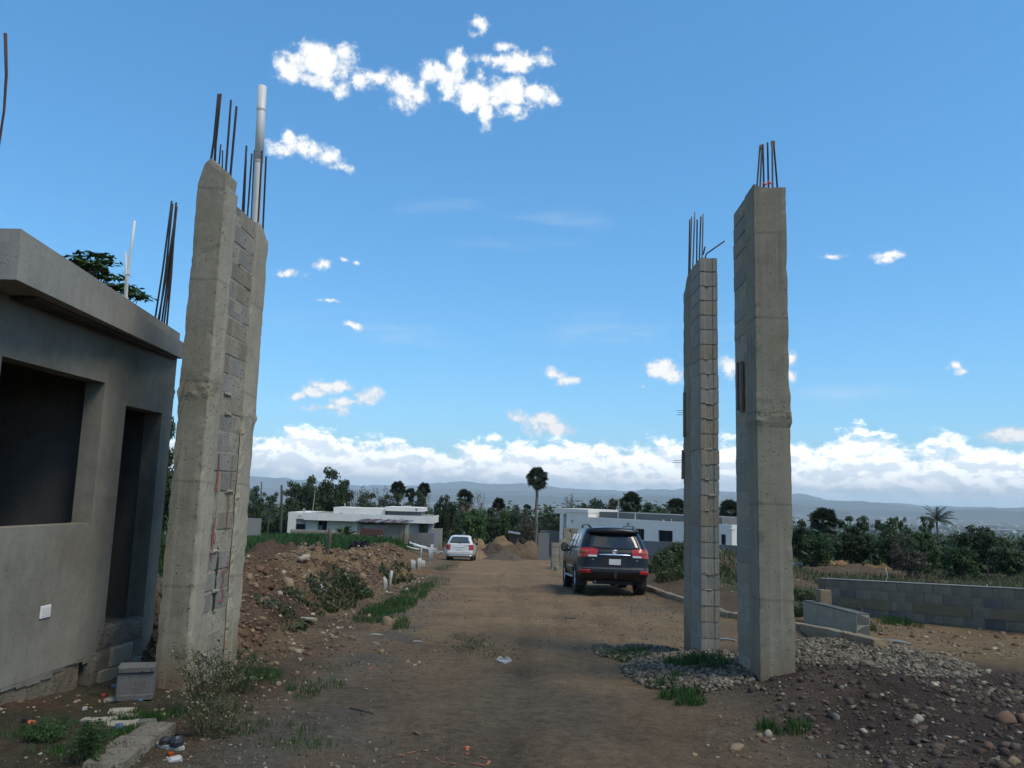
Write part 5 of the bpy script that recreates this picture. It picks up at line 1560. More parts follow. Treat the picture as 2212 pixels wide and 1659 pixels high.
# low block walls on the right
wall_between('block_wall', 'short stub of dark block wall beside the kerb right of the gate pillars', (6.02, 13.95), (5.98, 16.35), gz(6, 13.9) - .25, gz(6, 16.3) - .25, at(1873, 1324, 14).z, at(1757, 1297, 16.3).z, None,
             blocks=True, mats=[('block_dark',), ('block_dark',)], thick=-.2, cap=None)
def stub_extras():
    p = at(1770, 1298, 16.1)
    t = empty('concrete_stub', (p.x + .05, 16.0, p.z - .02)); tag(t, 'pale concrete column stub with bars on the end of the short dark block wall', 'column stub')
    rough('stub', M['cast_light'], t, -.11, .11, -.12, .12, -.05, .25, step=.05, amp=.004, seed=3, edge=.012)
    for (dx, dy, h, ln) in ((-.06, .05, .2, .28), (.07, .05, .2, .26), (.0, -.06, .2, .22)):
        m = MB(); m.tube([(dx, dy, h), (dx + .01, dy, h + ln)], .008, 5); m.build('rebar', M['rust'], t)
    rnd = random.Random(3)
    for (px, py0, py1, Y) in ((1741, 1342, 1262, 16.6), (1752, 1330, 1266, 16.5)):
        b, h = at(px, py0, Y), at(px, py1, Y)
        m = MB(); m.tube([b - Vector((0, 0, .2)), (b + h) / 2 + Vector((.01, 0, 0)), h], .008, 5)
        tag(m.build('rebar_stake', M['rust']), 'rusty bar standing in the soil left of the dark block stub, ' + ('further' if px < 1745 else 'nearer') + ' from the wall', 'rebar')
    m = MB()
    P = [at(1800, 1303, 15.75), at(1812, 1312, 15.4), at(1830, 1306, 15.2), at(1845, 1311, 14.9), at(1852, 1318, 14.7), at(1854, 1326, 14.6)]
    m.tube([p + Vector((.08, 0, .02)) for p in P], .009, 5); tag(m.build('bent_rebar', M['rust']), 'bent rusty bar lying along the top of the short dark block wall', 'rebar')
    q = at(1856, 1318, 14.3); m = MB(); m.tube([q + Vector((.1, 0, -.1)), q + Vector((.1, 0, .16))], .008, 5); tag(m.build('rebar_stake', M['rust']), 'short upright bar on the near end of the dark block stub', 'rebar')
stub_extras()
wl_ = wall_between('block_wall', 'low grey block wall with tan courses along the sandy plot at the right edge', (7.45, 19.4), (11.6, 13.0), gz(7.45, 19.4) - .2, gz(11.6, 13) - .2, at(1776, 1250.5, 19.4).z, at(2330, 1287, 13.0).z, None,
             blocks=True, mats=[('block_wall',), ('block_wall', 'block_wall', 'block_wall', 'block_dark'), ('block_wall',), ('block_dark', 'block_wall', 'block_wall')], thick=.15, cap=.018)
# rendered tan band on the third course
M['tan_render'] = m_concrete('tan_render', ((.11,.09,.06),(.165,.132,.085),(.21,.172,.115)), 2.2, .1, .3, .004)
def tan_band():
    rnd = random.Random(8); y = .5
    Ln = math.hypot(11.6 - 7.45, 13 - 19.4); ht0 = at(1776, 1250.5, 19.4).z - wl_.location.z; ht1 = at(2330, 1287, 13.0).z - wl_.location.z
    while y < Ln:
        w = rnd.uniform(1.1, 2.2)
        q = min(y + w, Ln)
        za, zb_ = ht0 + (ht1 - ht0) * y / Ln, ht0 + (ht1 - ht0) * q / Ln
        m = MB(); m.add([(.004, y, za - .60), (.016, y, za - .60), (.016, q, zb_ - .61), (.004, q, zb_ - .61), (.004, y, za - .405), (.016, y, za - .405), (.016, q, zb_ - .405), (.004, q, zb_ - .405)], [(0,3,2,1),(4,5,6,7),(0,1,5,4),(1,2,6,5),(2,3,7,6),(3,0,4,7)])
        m.build('render_band', M['tan_render'], wl_)
        y = q + rnd.uniform(.0, .5)
tan_band()

# kerb along the right side of the road
def kerb():
    pts = [on(1393, 1271), on(1440, 1288), on(1500, 1308), on(1580, 1334), on(1655, 1348), on(1740, 1362), on(1840, 1385), on(1905, 1402)]
    pts = [Vector((3.95 + .012 * (30 - p.y) + .0, p.y, p.z)) if False else p for p in pts]
    t = empty('kerb', pts[0]); tag(t, 'broken concrete kerb curving along the right side of the dirt road', 'kerb')
    rnd = random.Random(4)
    for k in range(len(pts) - 1):
        a, b = pts[k], pts[k + 1]; n = max(1, int((b - a).length / 1.0))
        for j in range(n):
            p, q = a.lerp(b, j / n), a.lerp(b, (j + 1) / n)
            d = q - p; L = Vector((d.x, d.y, 0)).length
            m = MB(); m.add(*rough_box(-.11, .11, .01, L - .01, -.12, .115, .09, .010, k * 9 + j, .022))
            o = m.build('kerb_stone', M['cast_light'], t)
            o.location = p - pts[0] ; o.rotation_euler = (math.atan2(d.z, L), rnd.uniform(-.05, .05), -math.atan2(d.x, d.y))
kerb()

# block stacks by the black car
def block_stacks():
    rnd = random.Random(12)
    me = [block_mesh('hollow_block', .39, .19, .19, 'block_warm', 5 + i, hollow=True) for i in range(2)]
    cub = [get_block(.39, .19, .19, 'block_warm', i) for i in range(3)]
    def stack(name, px, Y, nx, ny, nz, az, tops):
        b = at(px, 1200, Y); z0 = gz(b.x, Y) - .01
        Rm = Matrix.Rotation(-az, 4, 'Z'); o = Vector((b.x, Y, z0))
        k = 0
        rows = ('bottom', 'second', 'third', 'fourth', 'fifth', 'sixth', 'seventh', 'eighth', 'ninth', 'tenth', 'eleventh')
        for l in range(nz):
            for i in range(nx):
                for j in range(ny):
                    if l >= tops(i, j): continue
                    topm = l == tops(i, j) - 1
                    mesh = rnd.choice(me) if topm else rnd.choice(cub)
                    p = o + Rm @ Vector((i * .40, j * .2 if True else 0, l * .193))
                    ob = link('concrete_block', mesh, None, p + Vector((rnd.uniform(-.01, .01), rnd.uniform(-.01, .01), 0)))
                    ob.rotation_euler = (0, 0, -az - math.pi / 2 + rnd.uniform(-.03, .03))
                    side = ('left', 'middle', 'right')[i] if nx == 3 else ('left', 'right')[i]
                    tag(ob, f'grey block, {rows[l]} layer, {side} column, {("front","back")[min(j,1)]} row of the {name}', 'concrete block', 'concrete blocks stacked beside the black car')
    stack('lower stack by the car', 1191, 41.8, 2, 2, 8, math.radians(-6), lambda i, j: 7 + (1 if (i, j) in ((1, 1),) else 0))
    stack('taller stack by the car', 1216, 43.6, 3, 2, 11, math.radians(-6), lambda i, j: 11 if (i, j) in ((1, 0), (1, 1), (0, 1)) else 10)
    p = on(1202, 1233)
    ob = link('concrete_block', cub[0], None, p + Vector((0, -.15, 0))); ob.rotation_euler = (0, 0, .3)
    tag(ob, 'single pale block lying on the ground before the block stacks', 'concrete block', 'concrete blocks stacked beside the black car')
block_stacks()

# shed left of the road with its rusty tank
def shed():
    Y = 60.0
    a = at(772, 1172, Y); b = at(872, 1172, Y)
    z0 = gz(a.x, Y) - .15
    t = empty('shed', (a.x, Y, z0)); tag(t, 'small unfinished block shed with a rusty tin roof in front of the left white house', 'shed')
    W_ = b.x - a.x; ht = at(820, 1128, Y).z - z0
    zo = lambda py: at(820, py, Y).z - z0
    rnd = random.Random(2)
    m = MB(); m.box(0.02, W_ - .02, .03, .14, -.3, zo(1134)); m.build('mortar', M['mortar'], t)
    k, z = 0, -.2
    hx0, hx1 = at(793, 1130, Y).x - a.x, at(812, 1130, Y).x - a.x
    while z < zo(1131):
        y = -(.2 if k % 2 else 0)
        while y < W_ - .05:
            p, q = max(y, 0.0), min(y + .4, W_); y += .4
            if q - p < .06: continue
            if z > zo(1141) and (q < hx1 + .3): continue
            o = link('block', get_block(q - p - .014, .15, .186, rnd.choice(BW), rnd.randint(0, 3)), t, (p + .007, .15 + rnd.uniform(-.006, .006), z))
            o.rotation_euler = (0, 0, -math.pi / 2)
        z += .2; k += 1
    # airy top course of hollow blocks turned on their sides
    for i in range(6):
        x = hx1 + .55 + i * .36
        if x > W_ - .5: break
        m = MB(); z = zo(1134.0)
        m.box(x, x + .33, 0, .15, z, z + .03); m.box(x, x + .33, 0, .15, z + .15, z + .18)
        for q in (0, .10, .20, .30): m.box(x + q, x + q + .03, .0, .15, z + .03, z + .15)
        m.build('vent_block', M['block_warm'], t)
    m = MB(); m.box(.0, W_, 2.6, 2.75, -.3, ht - .1); m.box(0, .12, .16, 2.6, -.3, ht - .1); m.box(W_ - .12, W_, .16, 2.6, -.3, ht - .1); m.build('inner_walls', M['plaster_in'], t)
    for px, w in ((773, .26), (866, .26)):
        x = at(px, 1140, Y).x - a.x
        m = MB(); m.cbox(x - .02, x + w, -.10, .12, -.3, ht - .02, .01); m.build('corner_post', M['cast'], t)
    m = MB(); m.cbox(W_ + .05, W_ + .3, -.2, .05, -.4, ht - .05, .01); m.build('corner_post', M['cast_light'], t)
    x0, x1 = at(768, 1128, Y).x - a.x, at(884, 1128, Y).x - a.x
    n = 16
    for i in range(n):                             # corrugated sheets lying loose on the wall heads
        m = MB(); xa, xb = x0 + (x1 - x0) * i / n, x0 + (x1 - x0) * (i + 1) / n
        zz = ht + .02 + .03 * math.sin(i * 1.7); s = -.02 if i % 2 else .02
        m.add([(xa, -.45, zz + s), (xb, -.45, zz - s), (xb, 3.0, zz - s + .1), (xa, 3.0, zz + s + .1), (xa, -.45, zz + s - .03), (xb, -.45, zz - s - .03), (xb, 3.0, zz - s + .07), (xa, 3.0, zz + s + .07)], [(0,1,2,3),(7,6,5,4),(0,4,5,1),(1,5,6,2),(2,6,7,3),(3,7,4,0)])
        m.build('roof_sheet', M['rust'] if i % 3 else M['tin'], t)
    m = MB(); m.cbox(x0 + .1, x1 - .1, -.30, -.22, ht - .10, ht - .03, .005); m.build('roof_beam', M['wood_dark'], t)
    # rusty tank in front
    q = at(778, 1165, 57.5); r = at(829, 1165, 57.5)
    tk = empty('rusty_tank', ((q.x + r.x) / 2, 57.5, gz(q.x, 57.5))); tag(tk, 'brown rusted sheet metal tank lying in the grass before the block shed', 'tank')
    w = (r.x - q.x) / 2; zt_, zb_ = at(800, 1141, 57.5).z - tk.location.z, at(800, 1160, 57.5).z - tk.location.z
    m = MB(); m.add([(-w, -.4, zb_), (w, -.4, zb_), (w * .97, .4, zb_), (-w * .97, .4, zb_), (-w * .92, -.28, zt_), (w * .96, -.28, zt_ - .05), (w * .93, .35, zt_ - .05), (-w * .9, .35, zt_)], [(0,3,2,1),(4,5,6,7),(0,1,5,4),(1,2,6,5),(2,3,7,6),(3,0,4,7)])
    m.build('shell', M['rust'], tk)
    for x in (-w * .9, w * .85): 
        m = MB(); m.cbox(x - .05, x + .05, -.3, .3, -.2, zb_ - .002, .01); m.build('leg', M['rust'], tk)
    m = MB(); m.cbox(w * .60, w * .68, -.43, -.40, zb_ + .02, zb_ + .15, .01); m.cbox(w * .84, w * .9, -.43, -.40, zb_ + .02, zb_ + .2, .01); m.build('tap', M['litter'], tk)
shed()

# posts and poles
def post(name, label, px, py0, py1, Y, r, mat, lean=0, cat='post', n=7, wob=0.03):
    b, h = at(px, py0, Y), at(px + lean, py1, Y)
    g = gz(b.x, Y); b.z = min(b.z, g + .05) - .15
    m = MB(); rnd = random.Random(px)
    P = [b.lerp(h, f / 5) + Vector((rnd.uniform(-wob, wob) * (0 < f), rnd.uniform(-wob, wob), 0)) for f in range(6)]
    m.tube(P, [r * (1.08 - .25 * f / 5) for f in range(6)], n)
    o = m.build(name, M[mat], smooth=True); return tag(o, label, cat)
post('fence_post', 'crooked weathered timber post standing on the earth bank left of the road', 705, 1224, 1142, 22.0, .055, 'wood_dark', 8)
post('utility_pole', 'dark wooden utility pole beside the left end of the white house', 607, 1150, 1048, 76, .13, 'wood_dark', 2, 'utility pole')
post('utility_pole', 'thin distant utility pole rising from the trees at far left', 565, 1110, 1041, 110, .10, 'wood_dark', 0, 'utility pole')
post('fence_post', 'thin white marker stake behind the grey block wall on the right', 1915, 1262, 1228, 24, .012, 'pvc_old', 0, 'stake')
post('fence_post', 'thin pale marker stake at the right end of the grey block wall', 2131, 1278, 1262, 16.5, .012, 'pvc_old', 0, 'stake')

# ------------------------------------------------------------------ trees and plants
def rdirs(rng, n):
    v = rng.normal(size=(n, 3)); return v / np.linalg.norm(v, axis=1, keepdims=True)
def leaf_quads(rng, C, Nrm, size, aspect=.55, jit=.35):
    """a rhombic leaf at each centre, facing roughly along its normal"""
    n = len(C)
    Nrm = Nrm + rdirs(rng, n) * jit * 2; Nrm /= np.linalg.norm(Nrm, axis=1, keepdims=True)
    A = np.cross(Nrm, rdirs(rng, n)); A /= np.maximum(np.linalg.norm(A, axis=1, keepdims=True), 1e-6)
    B = np.cross(Nrm, A)
    s = (np.asarray(size) * (.6 + .8 * rng.random(n)))[:, None]
    V = np.stack([C - A * s, C - B * s * aspect, C + A * s, C + B * s * aspect], 1).reshape(-1, 3)
    F = np.arange(4 * n).reshape(n, 4)
    return V, F
def leaf_mesh(name, parts, mat):
    V, F, o = [], [], 0
    for v, f in parts:
        V.append(v); F.append(f + o); o += len(v)
    return np_mesh(name, np.concatenate(V), np.concatenate(F), M[mat])

def tree_proto(seed, h=7.0, w=6.0, base=.22, clumps=24, leaves=110, leaf=.20, mat='leaf', clump_r=.85, flat=.7, stems=1, lean=0.0):
    """crown and trunk meshes of a broad-leaved tree, foot at the origin"""
    rng = np.random.default_rng(seed); rnd = random.Random(seed)
    cs, parts = [], []
    for i in range(clumps):
        for _ in range(30):
            p = rdirs(rng, 1)[0] * (rng.random() ** .45)
            p = np.array((p[0] * w / 2 * (.8 + .2 * math.sin(seed + i)), p[1] * w / 2, h * (base + (1 - base) * (.5 + .5 * p[2]))))
            if all(np.linalg.norm((p - q) * (1, 1, 1.2)) > clump_r * .75 for q in cs): break
        cs.append(p)
    for p in cs:
        n = int(leaves * rnd.uniform(.5, 1.4)); r = clump_r * rnd.uniform(.6, 1.25)
        d = rdirs(rng, n); rad = r * rng.random(n) ** .4
        d2 = d.copy(); d2[:, 2] *= flat
        C = p + d2 * rad[:, None]
        parts.append(leaf_quads(rng, C, d * .6 + np.array((0, 0, .7)), leaf))
    n = int(clumps * leaves * .12)                   # loose sprays between the clumps
    a = np.array(cs)[rng.integers(0, len(cs), n)] ; b = np.array(cs)[rng.integers(0, len(cs), n)]
    f = rng.random((n, 1)) * .35
    parts.append(leaf_quads(rng, a * (1 - f) + b * f + rng.normal(size=(n, 3)) * clump_r * .35, rdirs(rng, n), leaf))
    crown = leaf_mesh('crown', parts, mat)
    mb = MB()
    for sidx in range(stems):
        ox, oy = (0, 0) if stems == 1 else (rnd.uniform(-.5, .5), rnd.uniform(-.4, .4))
        top = Vector((ox * 2 + lean, oy * 2, h * (base + .25)))
        P = [Vector((ox, oy, -.3)), Vector((ox, oy, 0)).lerp(top, .35) + Vector((rnd.uniform(-.15, .15), rnd.uniform(-.15, .15), 0)), top]
        mb.tube(P, [.028 * h / stems ** .5, .020 * h / stems ** .5, .012 * h], 7)
        for p in cs[sidx::stems]:
            q = Vector(p); a = P[1].lerp(P[2], rnd.uniform(.1, 1))
            mb.tube([a, a.lerp(q, .5) + Vector((0, 0, .05 * h * rnd.random())), q], [.009 * h, .006 * h, .002 * h], 5, False)
    trunk = mb.mesh('trunk', M['bark'], True)
    return crown, trunk, h
def bare_proto(seed, h=6.0, mat='bark_pale', leaves=160):
    rnd = random.Random(seed); rng = np.random.default_rng(seed); mb = MB(); tips = []
    def grow(p, d, l, r, k):
        q = p + d * l
        mb.tube([p, p.lerp(q, .5) + Vector((rnd.uniform(-1, 1), rnd.uniform(-1, 1), 0)) * l * .06, q], [r, r * .85, r * .7], 4, False)
        if k == 0: tips.append(q); return
        for i in range(rnd.choice((2, 3, 3))):
            e = (d + Vector((rnd.uniform(-1, 1), rnd.uniform(-1, 1), rnd.uniform(-.15, .6))) * .75).normalized()
            grow(q, e, l * rnd.uniform(.6, .85), r * .62, k - 1)
    grow(Vector((0, 0, -.2)), Vector((.05, 0, 1)), h * .32, h * .018, 5)
    trunk = mb.mesh('trunk', M[mat], True)
    t = np.array([tuple(v) for v in tips]); n = leaves
    C = t[rng.integers(0, len(t), n)] + rng.normal(size=(n, 3)) * .15
    crown = leaf_mesh('crown', [leaf_quads(rng, C, rdirs(rng, n), .10)], 'leaf_olive')
    return crown, trunk, max(v.z for v in tips)
def fan_leaf(rng, base, d, L, spread, nb, droop):
    """one palmate leaf: a petiole ending in a pleated fan of blades"""
    d = d / np.linalg.norm(d); up = np.array((0, 0, 1.))
    side = np.cross(d, up); side /= max(np.linalg.norm(side), 1e-4); nr = np.cross(side, d)
    ro = rng.uniform(-1.25, 1.25); side, nr = side * math.cos(ro) + nr * math.sin(ro), nr * math.cos(ro) - side * math.sin(ro)
    hub = base + d * L * .38
    V, F = [], []
    w = .012 * L
    V += [base - side * w, base + side * w, hub + side * w, hub - side * w]; F.append([0, 1, 2, 3])
    for i in range(nb):
        a = (i / (nb - 1) - .5) * spread
        e = d * math.cos(a) + side * math.sin(a)
        l = L * .70 * (1 - .28 * abs(a) / (spread / 2)) * rng.uniform(.9, 1.1)
        tip = hub + e * l - up * droop * l * rng.uniform(.5, 1.2)
        mid = hub + e * l * .6 - up * droop * l * .2 + nr * .02 * L * (i % 2)
        s2 = np.cross(e, nr) * .068 * L
        k = len(V)
        V += [hub, mid - s2, tip, mid + s2]; F.append([k, k + 1, k + 2, k + 3])
    return np.array(V), np.array(F)
def fan_palm_proto(seed, H=8.0, R=1.5, nleaf=46, dead=16, skirt=.5, tr=.17, bulge=1.0, bend=0.0):
    rng = np.random.default_rng(seed)
    parts, dparts = [], []
    top = np.array((bend, 0, H))
    for i in range(nleaf):
        el = rng.uniform(-.75, 1.35); az = i * 2.399 + rng.uniform(-.2, .2)
        d = np.array((math.cos(az) * math.cos(el), math.sin(az) * math.cos(el), math.sin(el)))
        parts.append(fan_leaf(rng, top, d, R * rng.uniform(.88, 1.08), 2.5, 13, .16 + .16 * (el < 0)))
    for i in range(dead):
        az = rng.uniform(0, 6.28); el = rng.uniform(-1.45, -.95)
        d = np.array((math.cos(az) * math.cos(el), math.sin(az) * math.cos(el), math.sin(el)))
        dparts.append(fan_leaf(rng, top - np.array((0, 0, R * .12)), d, R * rng.uniform(.75, 1.0) * (.7 + skirt), 1.5, 8, .25))
    crown = leaf_mesh('crown', parts, 'palm_leaf')
    deadm = leaf_mesh('dead_fronds', dparts, 'palm_dead')
    mb = MB(); n = 14
    P = [Vector((bend * (f / n) ** 2, .03 * math.sin(f), -.3 + (H + .3) * f / n)) for f in range(n + 1)]
    mb.tube(P, [tr * (1.15 - .3 * f / n + .10 * bulge * math.exp(-((f / n - .35) / .2) ** 2) + .015 * (f % 2)) for f in range(n + 1)], 9)
    return crown, deadm, mb.mesh('trunk', M['bark_pale'], True), H + R
def coconut_proto(seed, H=6, L=2.6):
    rng = np.random.default_rng(seed); rnd = random.Random(seed); V, F = [], []
    for i in range(24):
        az = i * 2.399; e0 = rnd.uniform(.15, 1.5)
        p = np.array((0, 0, H)); n = 12; prev = None
        for k in range(n + 1):
            e = e0 - (k / n) ** 1.3 * rnd.uniform(1.0, 1.35)
            d = np.array((math.cos(az) * math.cos(e), math.sin(az) * math.cos(e), math.sin(e)))
            q = p + d * L / n; side = np.array((-math.sin(az), math.cos(az), 0))
            if k > 0:
                ll = .55 * math.sin(math.pi * min(1, (k + 1.2) / (n + 1.4))) + .06
                for sgn in (-1, 1):
                    for fr in (0, .5):
                        a = p + (q - p) * fr; b = p + (q - p) * (fr + .45)
                        t = a + side * sgn * ll * .75 + d * ll * .45 - np.array((0, 0, ll * rnd.uniform(.25, .5)))
                        o = len(V); V += [a, b, t + d * .02, t]; F.append([o, o + 1, o + 2, o + 3])
            o = len(V); w = side * .018; V += [p - w, p + w, q + w, q - w]; F.append([o, o + 1, o + 2, o + 3])
            p = q
    crown = np_mesh('crown', np.array(V), np.array(F), M['palm_leaf'])
    mb = MB(); mb.tube([(-.5, 0, -.3), (-.32, 0, H * .3), (-.08, 0, H * .7), (0, 0, H + .05)], [.2, .14, .12, .13], 9)
    return crown, None, mb.mesh('trunk', M['bark_pale'], True), H + L * .7

TP = {'dense': [tree_proto(s, 7, 6.2, .18, 34, 130, .19, 'leaf', .95) for s in (1, 2, 3)],
      'olive': [tree_proto(s, 7, 6.0, .2, 30, 95, .17, 'leaf_olive', .85) for s in (11, 12)],
      'airy': [tree_proto(s, 7, 5.2, .35, 17, 70, .18, 'leaf', .62, .55) for s in (21, 22)],
      'bush': [tree_proto(s, 4.2, 5.4, .05, 26, 130, .17, 'leaf_bright', .85) for s in (31, 32)],
      'dry': [tree_proto(s, 6, 5.2, .12, 26, 90, .16, 'leaf_brown', .8) for s in (41,)],
      'bare': [bare_proto(s) for s in (51, 52)]}
def place_tree(kind, px, top, wpx, Y, label, var=0, group='trees along the slope', name=None, base=None):
    if px > 1700 and Y > 44: Y *= .86
    crown, trunk, h = TP[kind][var % len(TP[kind])]
    p = at(px, top, Y); zg = gz(p.x, Y) - .1 if base is None else base
    H = max(p.z - zg, 1.0); s = H / (h * .97)
    rw = wpx / FPX * Y / ({'dense': 6.2, 'olive': 6.0, 'airy': 5.2, 'bush': 5.4, 'dry': 5.2, 'bare': 4.6}[kind] * 1.12)
    t = empty(name or 'tree', (p.x, Y, zg), (px * 1.7) % 6.28)
    t.scale = (rw, rw, s)
    tag(t, label, 'tree', group)
    link('trunk', trunk, t); link('crown', crown, t)
    return t
FP = {'tall': fan_palm_proto(3, 8.0, 1.35, 54, 14, .25, .17, .6), 'skirt': fan_palm_proto(5, 6.0, 1.5, 44, 34, .7, .2), 'round': fan_palm_proto(8, 6.0, 1.4, 50, 14, .3, .16),
      'bent': fan_palm_proto(9, 5.5, 1.6, 56, 44, .9, .17, .5, -.5)}
def place_palm(kind, px, top, wpx, Y, label, base_px=None):
    crown, deadm, trunk, h = FP[kind] if kind != 'coco' else COCO
    p = at(px, top, Y); zg = gz(p.x, Y) - .1
    s = (p.z - zg) / (h * .985); rw = wpx / FPX * Y / {'tall': 2.6, 'skirt': 2.9, 'round': 2.7, 'bent': 3.1, 'coco': 4.6}[kind]
    t = empty('palm_tree', (p.x, Y, zg), (px * 2.3) % 6.28)
    tag(t, label, 'palm tree', 'palms standing above the tree line')
    link('trunk', trunk, t, scale=(min(rw * 1.0, s), min(rw * 1.0, s), s))
    H = h - {'tall': 1.35, 'skirt': 1.5, 'round': 1.4, 'bent': 1.6, 'coco': 2.6 * .7}[kind]
    # the crown keeps its own round shape on top of the stretched trunk
    c = link('crown', crown, t, (0, 0, s * H - rw * H), scale=rw)
    if deadm: link('dead_fronds', deadm, t, (0, 0, s * H - rw * H), scale=rw)
    return t
COCO = coconut_proto(4)

place_palm('tall', 1161, 1009, 50, 88, 'tallest palm, slim and round headed, standing alone right of the road end')
place_palm('round', 1078, 1066, 29, 92, 'small round headed fan palm rising from the trees left of the tallest palm')
place_palm('skirt', 1005, 1049, 40, 88, 'fan palm with a brown skirt of dead leaves, behind and right of the white hatchback')
place_palm('round', 917, 1032, 31, 96, 'rightmost of the three fan palms behind the left white house')
place_palm('round', 888, 1045, 27, 100, 'middle and lowest of the three fan palms behind the left white house')
place_palm('round', 861, 1032, 37, 98, 'leftmost and widest of the three fan palms behind the left white house')
place_palm('skirt', 1139, 1078, 20, 110, 'small dry brown topped palm close to the left of the tallest palm')
place_palm('round', 1364, 1062, 54, 80, 'fan palm behind the right white house, above the black car')
place_palm('round', 1462, 1072, 44, 74, 'fan palm half hidden behind the slimmer right gate pillar')
place_palm('skirt', 1578, 1078, 52, 68, 'fan palm showing in the gap between the two right gate pillars')
place_palm('bent', 1778, 1098, 62, 60, 'bushy fan palm with a curved bare trunk just right of the tallest gate pillar')
place_palm('coco', 2022, 1096, 74, 62, 'coconut palm with long drooping feathery leaves at the right')
for (kind, px, top, w, Y, lab, var) in (
    ('dense', 548, 1058, 60, 74, 'dark green tree just right of the left gate pillar by the thin utility pole', 0),
    ('airy', 585, 1052, 52, 80, 'loose tree between the left gate pillar and the dark utility pole', 0),
    ('airy', 632, 1034, 66, 84, 'feathery left part of the big tree group behind the left white house', 1),
    ('dense', 668, 1024, 84, 86, 'big dark rounded tree behind the left end of the left white house', 1),
    ('dense', 712, 1020, 90, 88, 'tallest dark tree in the group behind the left white house', 2),
    ('olive', 748, 1034, 54, 90, 'olive tree on the right flank of the tallest dark tree', 0),
    ('bare', 778, 1052, 60, 92, 'leafless pale twiggy tree right of the big dark trees', 0),
    ('bare', 815, 1056, 60, 95, 'second pale twiggy tree, close before the three fan palms', 1),
    ('olive', 800, 1066, 90, 84, 'olive green tree behind the middle of the left white house', 1),
    ('olive', 852, 1064, 80, 88, 'grey green tree under the leftmost of the three fan palms', 0),
    ('dense', 905, 1068, 60, 90, 'dark tree below the rightmost of the three fan palms', 0),
    ('bare', 932, 1060, 46, 96, 'bare branched tree right of the three fan palms', 0),
    ('dense', 962, 1066, 56, 84, 'dark pointed tree behind the pale gate post', 1),
    ('airy', 975, 1078, 60, 86, 'loose leaved tree left of the palm with the brown skirt', 0),
    ('bare', 1030, 1068, 56, 96, 'pale twiggy tree on the right of the palm with the brown skirt', 1),
    ('bush', 1020, 1098, 80, 78, 'broad green tree behind the white hatchback', 0),
    ('dense', 1060, 1104, 70, 80, 'dark tree left of the small round fan palm trunk', 2),
    ('bush', 1100, 1108, 60, 84, 'green tree behind the earth heap at the road end', 1),
    ('dry', 1132, 1092, 64, 80, 'brownish tree left of the tallest palm', 0),
    ('dense', 1118, 1100, 46, 88, 'dark narrow tree behind the brownish tree by the tallest palm', 0),
    ('olive', 1196, 1108, 60, 82, 'olive tree right of the tallest palm above the grey gate wall', 1),
    ('bare', 1218, 1068, 62, 92, 'leafless tree standing above the porch roof of the right white house', 0),
    ('dense', 1285, 1074, 84, 78, 'rounded dark tree behind the right white house, left of its fan palm', 1),
    ('olive', 1322, 1074, 60, 82, 'olive tree beside the thin pole of the right white house', 0),
    ('dense', 1400, 1094, 70, 76, 'dark tree behind the roof of the right white house, right of its fan palm', 2),
    ('airy', 1426, 1088, 46, 80, 'small thin crowned tree left of the slimmer right gate pillar', 1),
    ('dense', 1640, 1100, 110, 66, 'dark tree hidden behind the tallest right gate pillar', 0),
    ('dense', 1728, 1120, 70, 58, 'dark tree at the right edge of the tallest gate pillar', 1),
    ('bush', 1762, 1150, 90, 52, 'green bushy tree below the fan palm right of the gate pillars', 0),
    ('airy', 1838, 1102, 96, 58, 'open branched tree right of the fan palm with the curved trunk', 0),
    ('airy', 1876, 1110, 66, 62, 'second open branched tree, nearer the middle of the right tree line', 1),
    ('dense', 1835, 1140, 110, 56, 'full dark tree under the open branched trees at the right', 2),
    ('airy', 1946, 1102, 34, 60, 'thin tree with one round tuft on top, left of the coconut palm', 0),
    ('airy', 1998, 1110, 40, 58, 'slender dark tree touching the left side of the coconut palm', 1),
    ('dense', 1930, 1128, 100, 54, 'broad dark tree left of the coconut palm', 0),
    ('bush', 1985, 1150, 90, 50, 'low green tree under the coconut palm', 1),
    ('dense', 2105, 1132, 92, 52, 'dark tree with a ragged top right of the coconut palm', 1),
    ('airy', 2128, 1126, 56, 54, 'thin branched tree behind the ragged dark tree at the right', 0),
    ('dense', 2170, 1172, 100, 47, 'dark low tree close to the right edge of the view', 2),
    ('olive', 2225, 1165, 90, 50, 'olive tree cut by the right edge of the view', 0),
    ('bush', 2075, 1180, 90, 46, 'green bush before the ragged dark tree at the right', 0)):
    place_tree(kind, px, top, w, Y, lab, var)
p = at(1962, 1140, 38)
t_ = place_tree('dry', 1962, 1150, 92, 38, 'brown leafed thicket tree with several stems behind the grey block wall', 0)
for i in range(6):
    m = MB(); a = (i - 2.5) * .22; m.tube([(a, .1 * (i % 2), -.2), (a * 1.3, .1, 1.2), (a * 2.2, .2, 2.6)], [.07, .055, .03], 6)
    m.build('stem', M['bark'], t_, smooth=True)

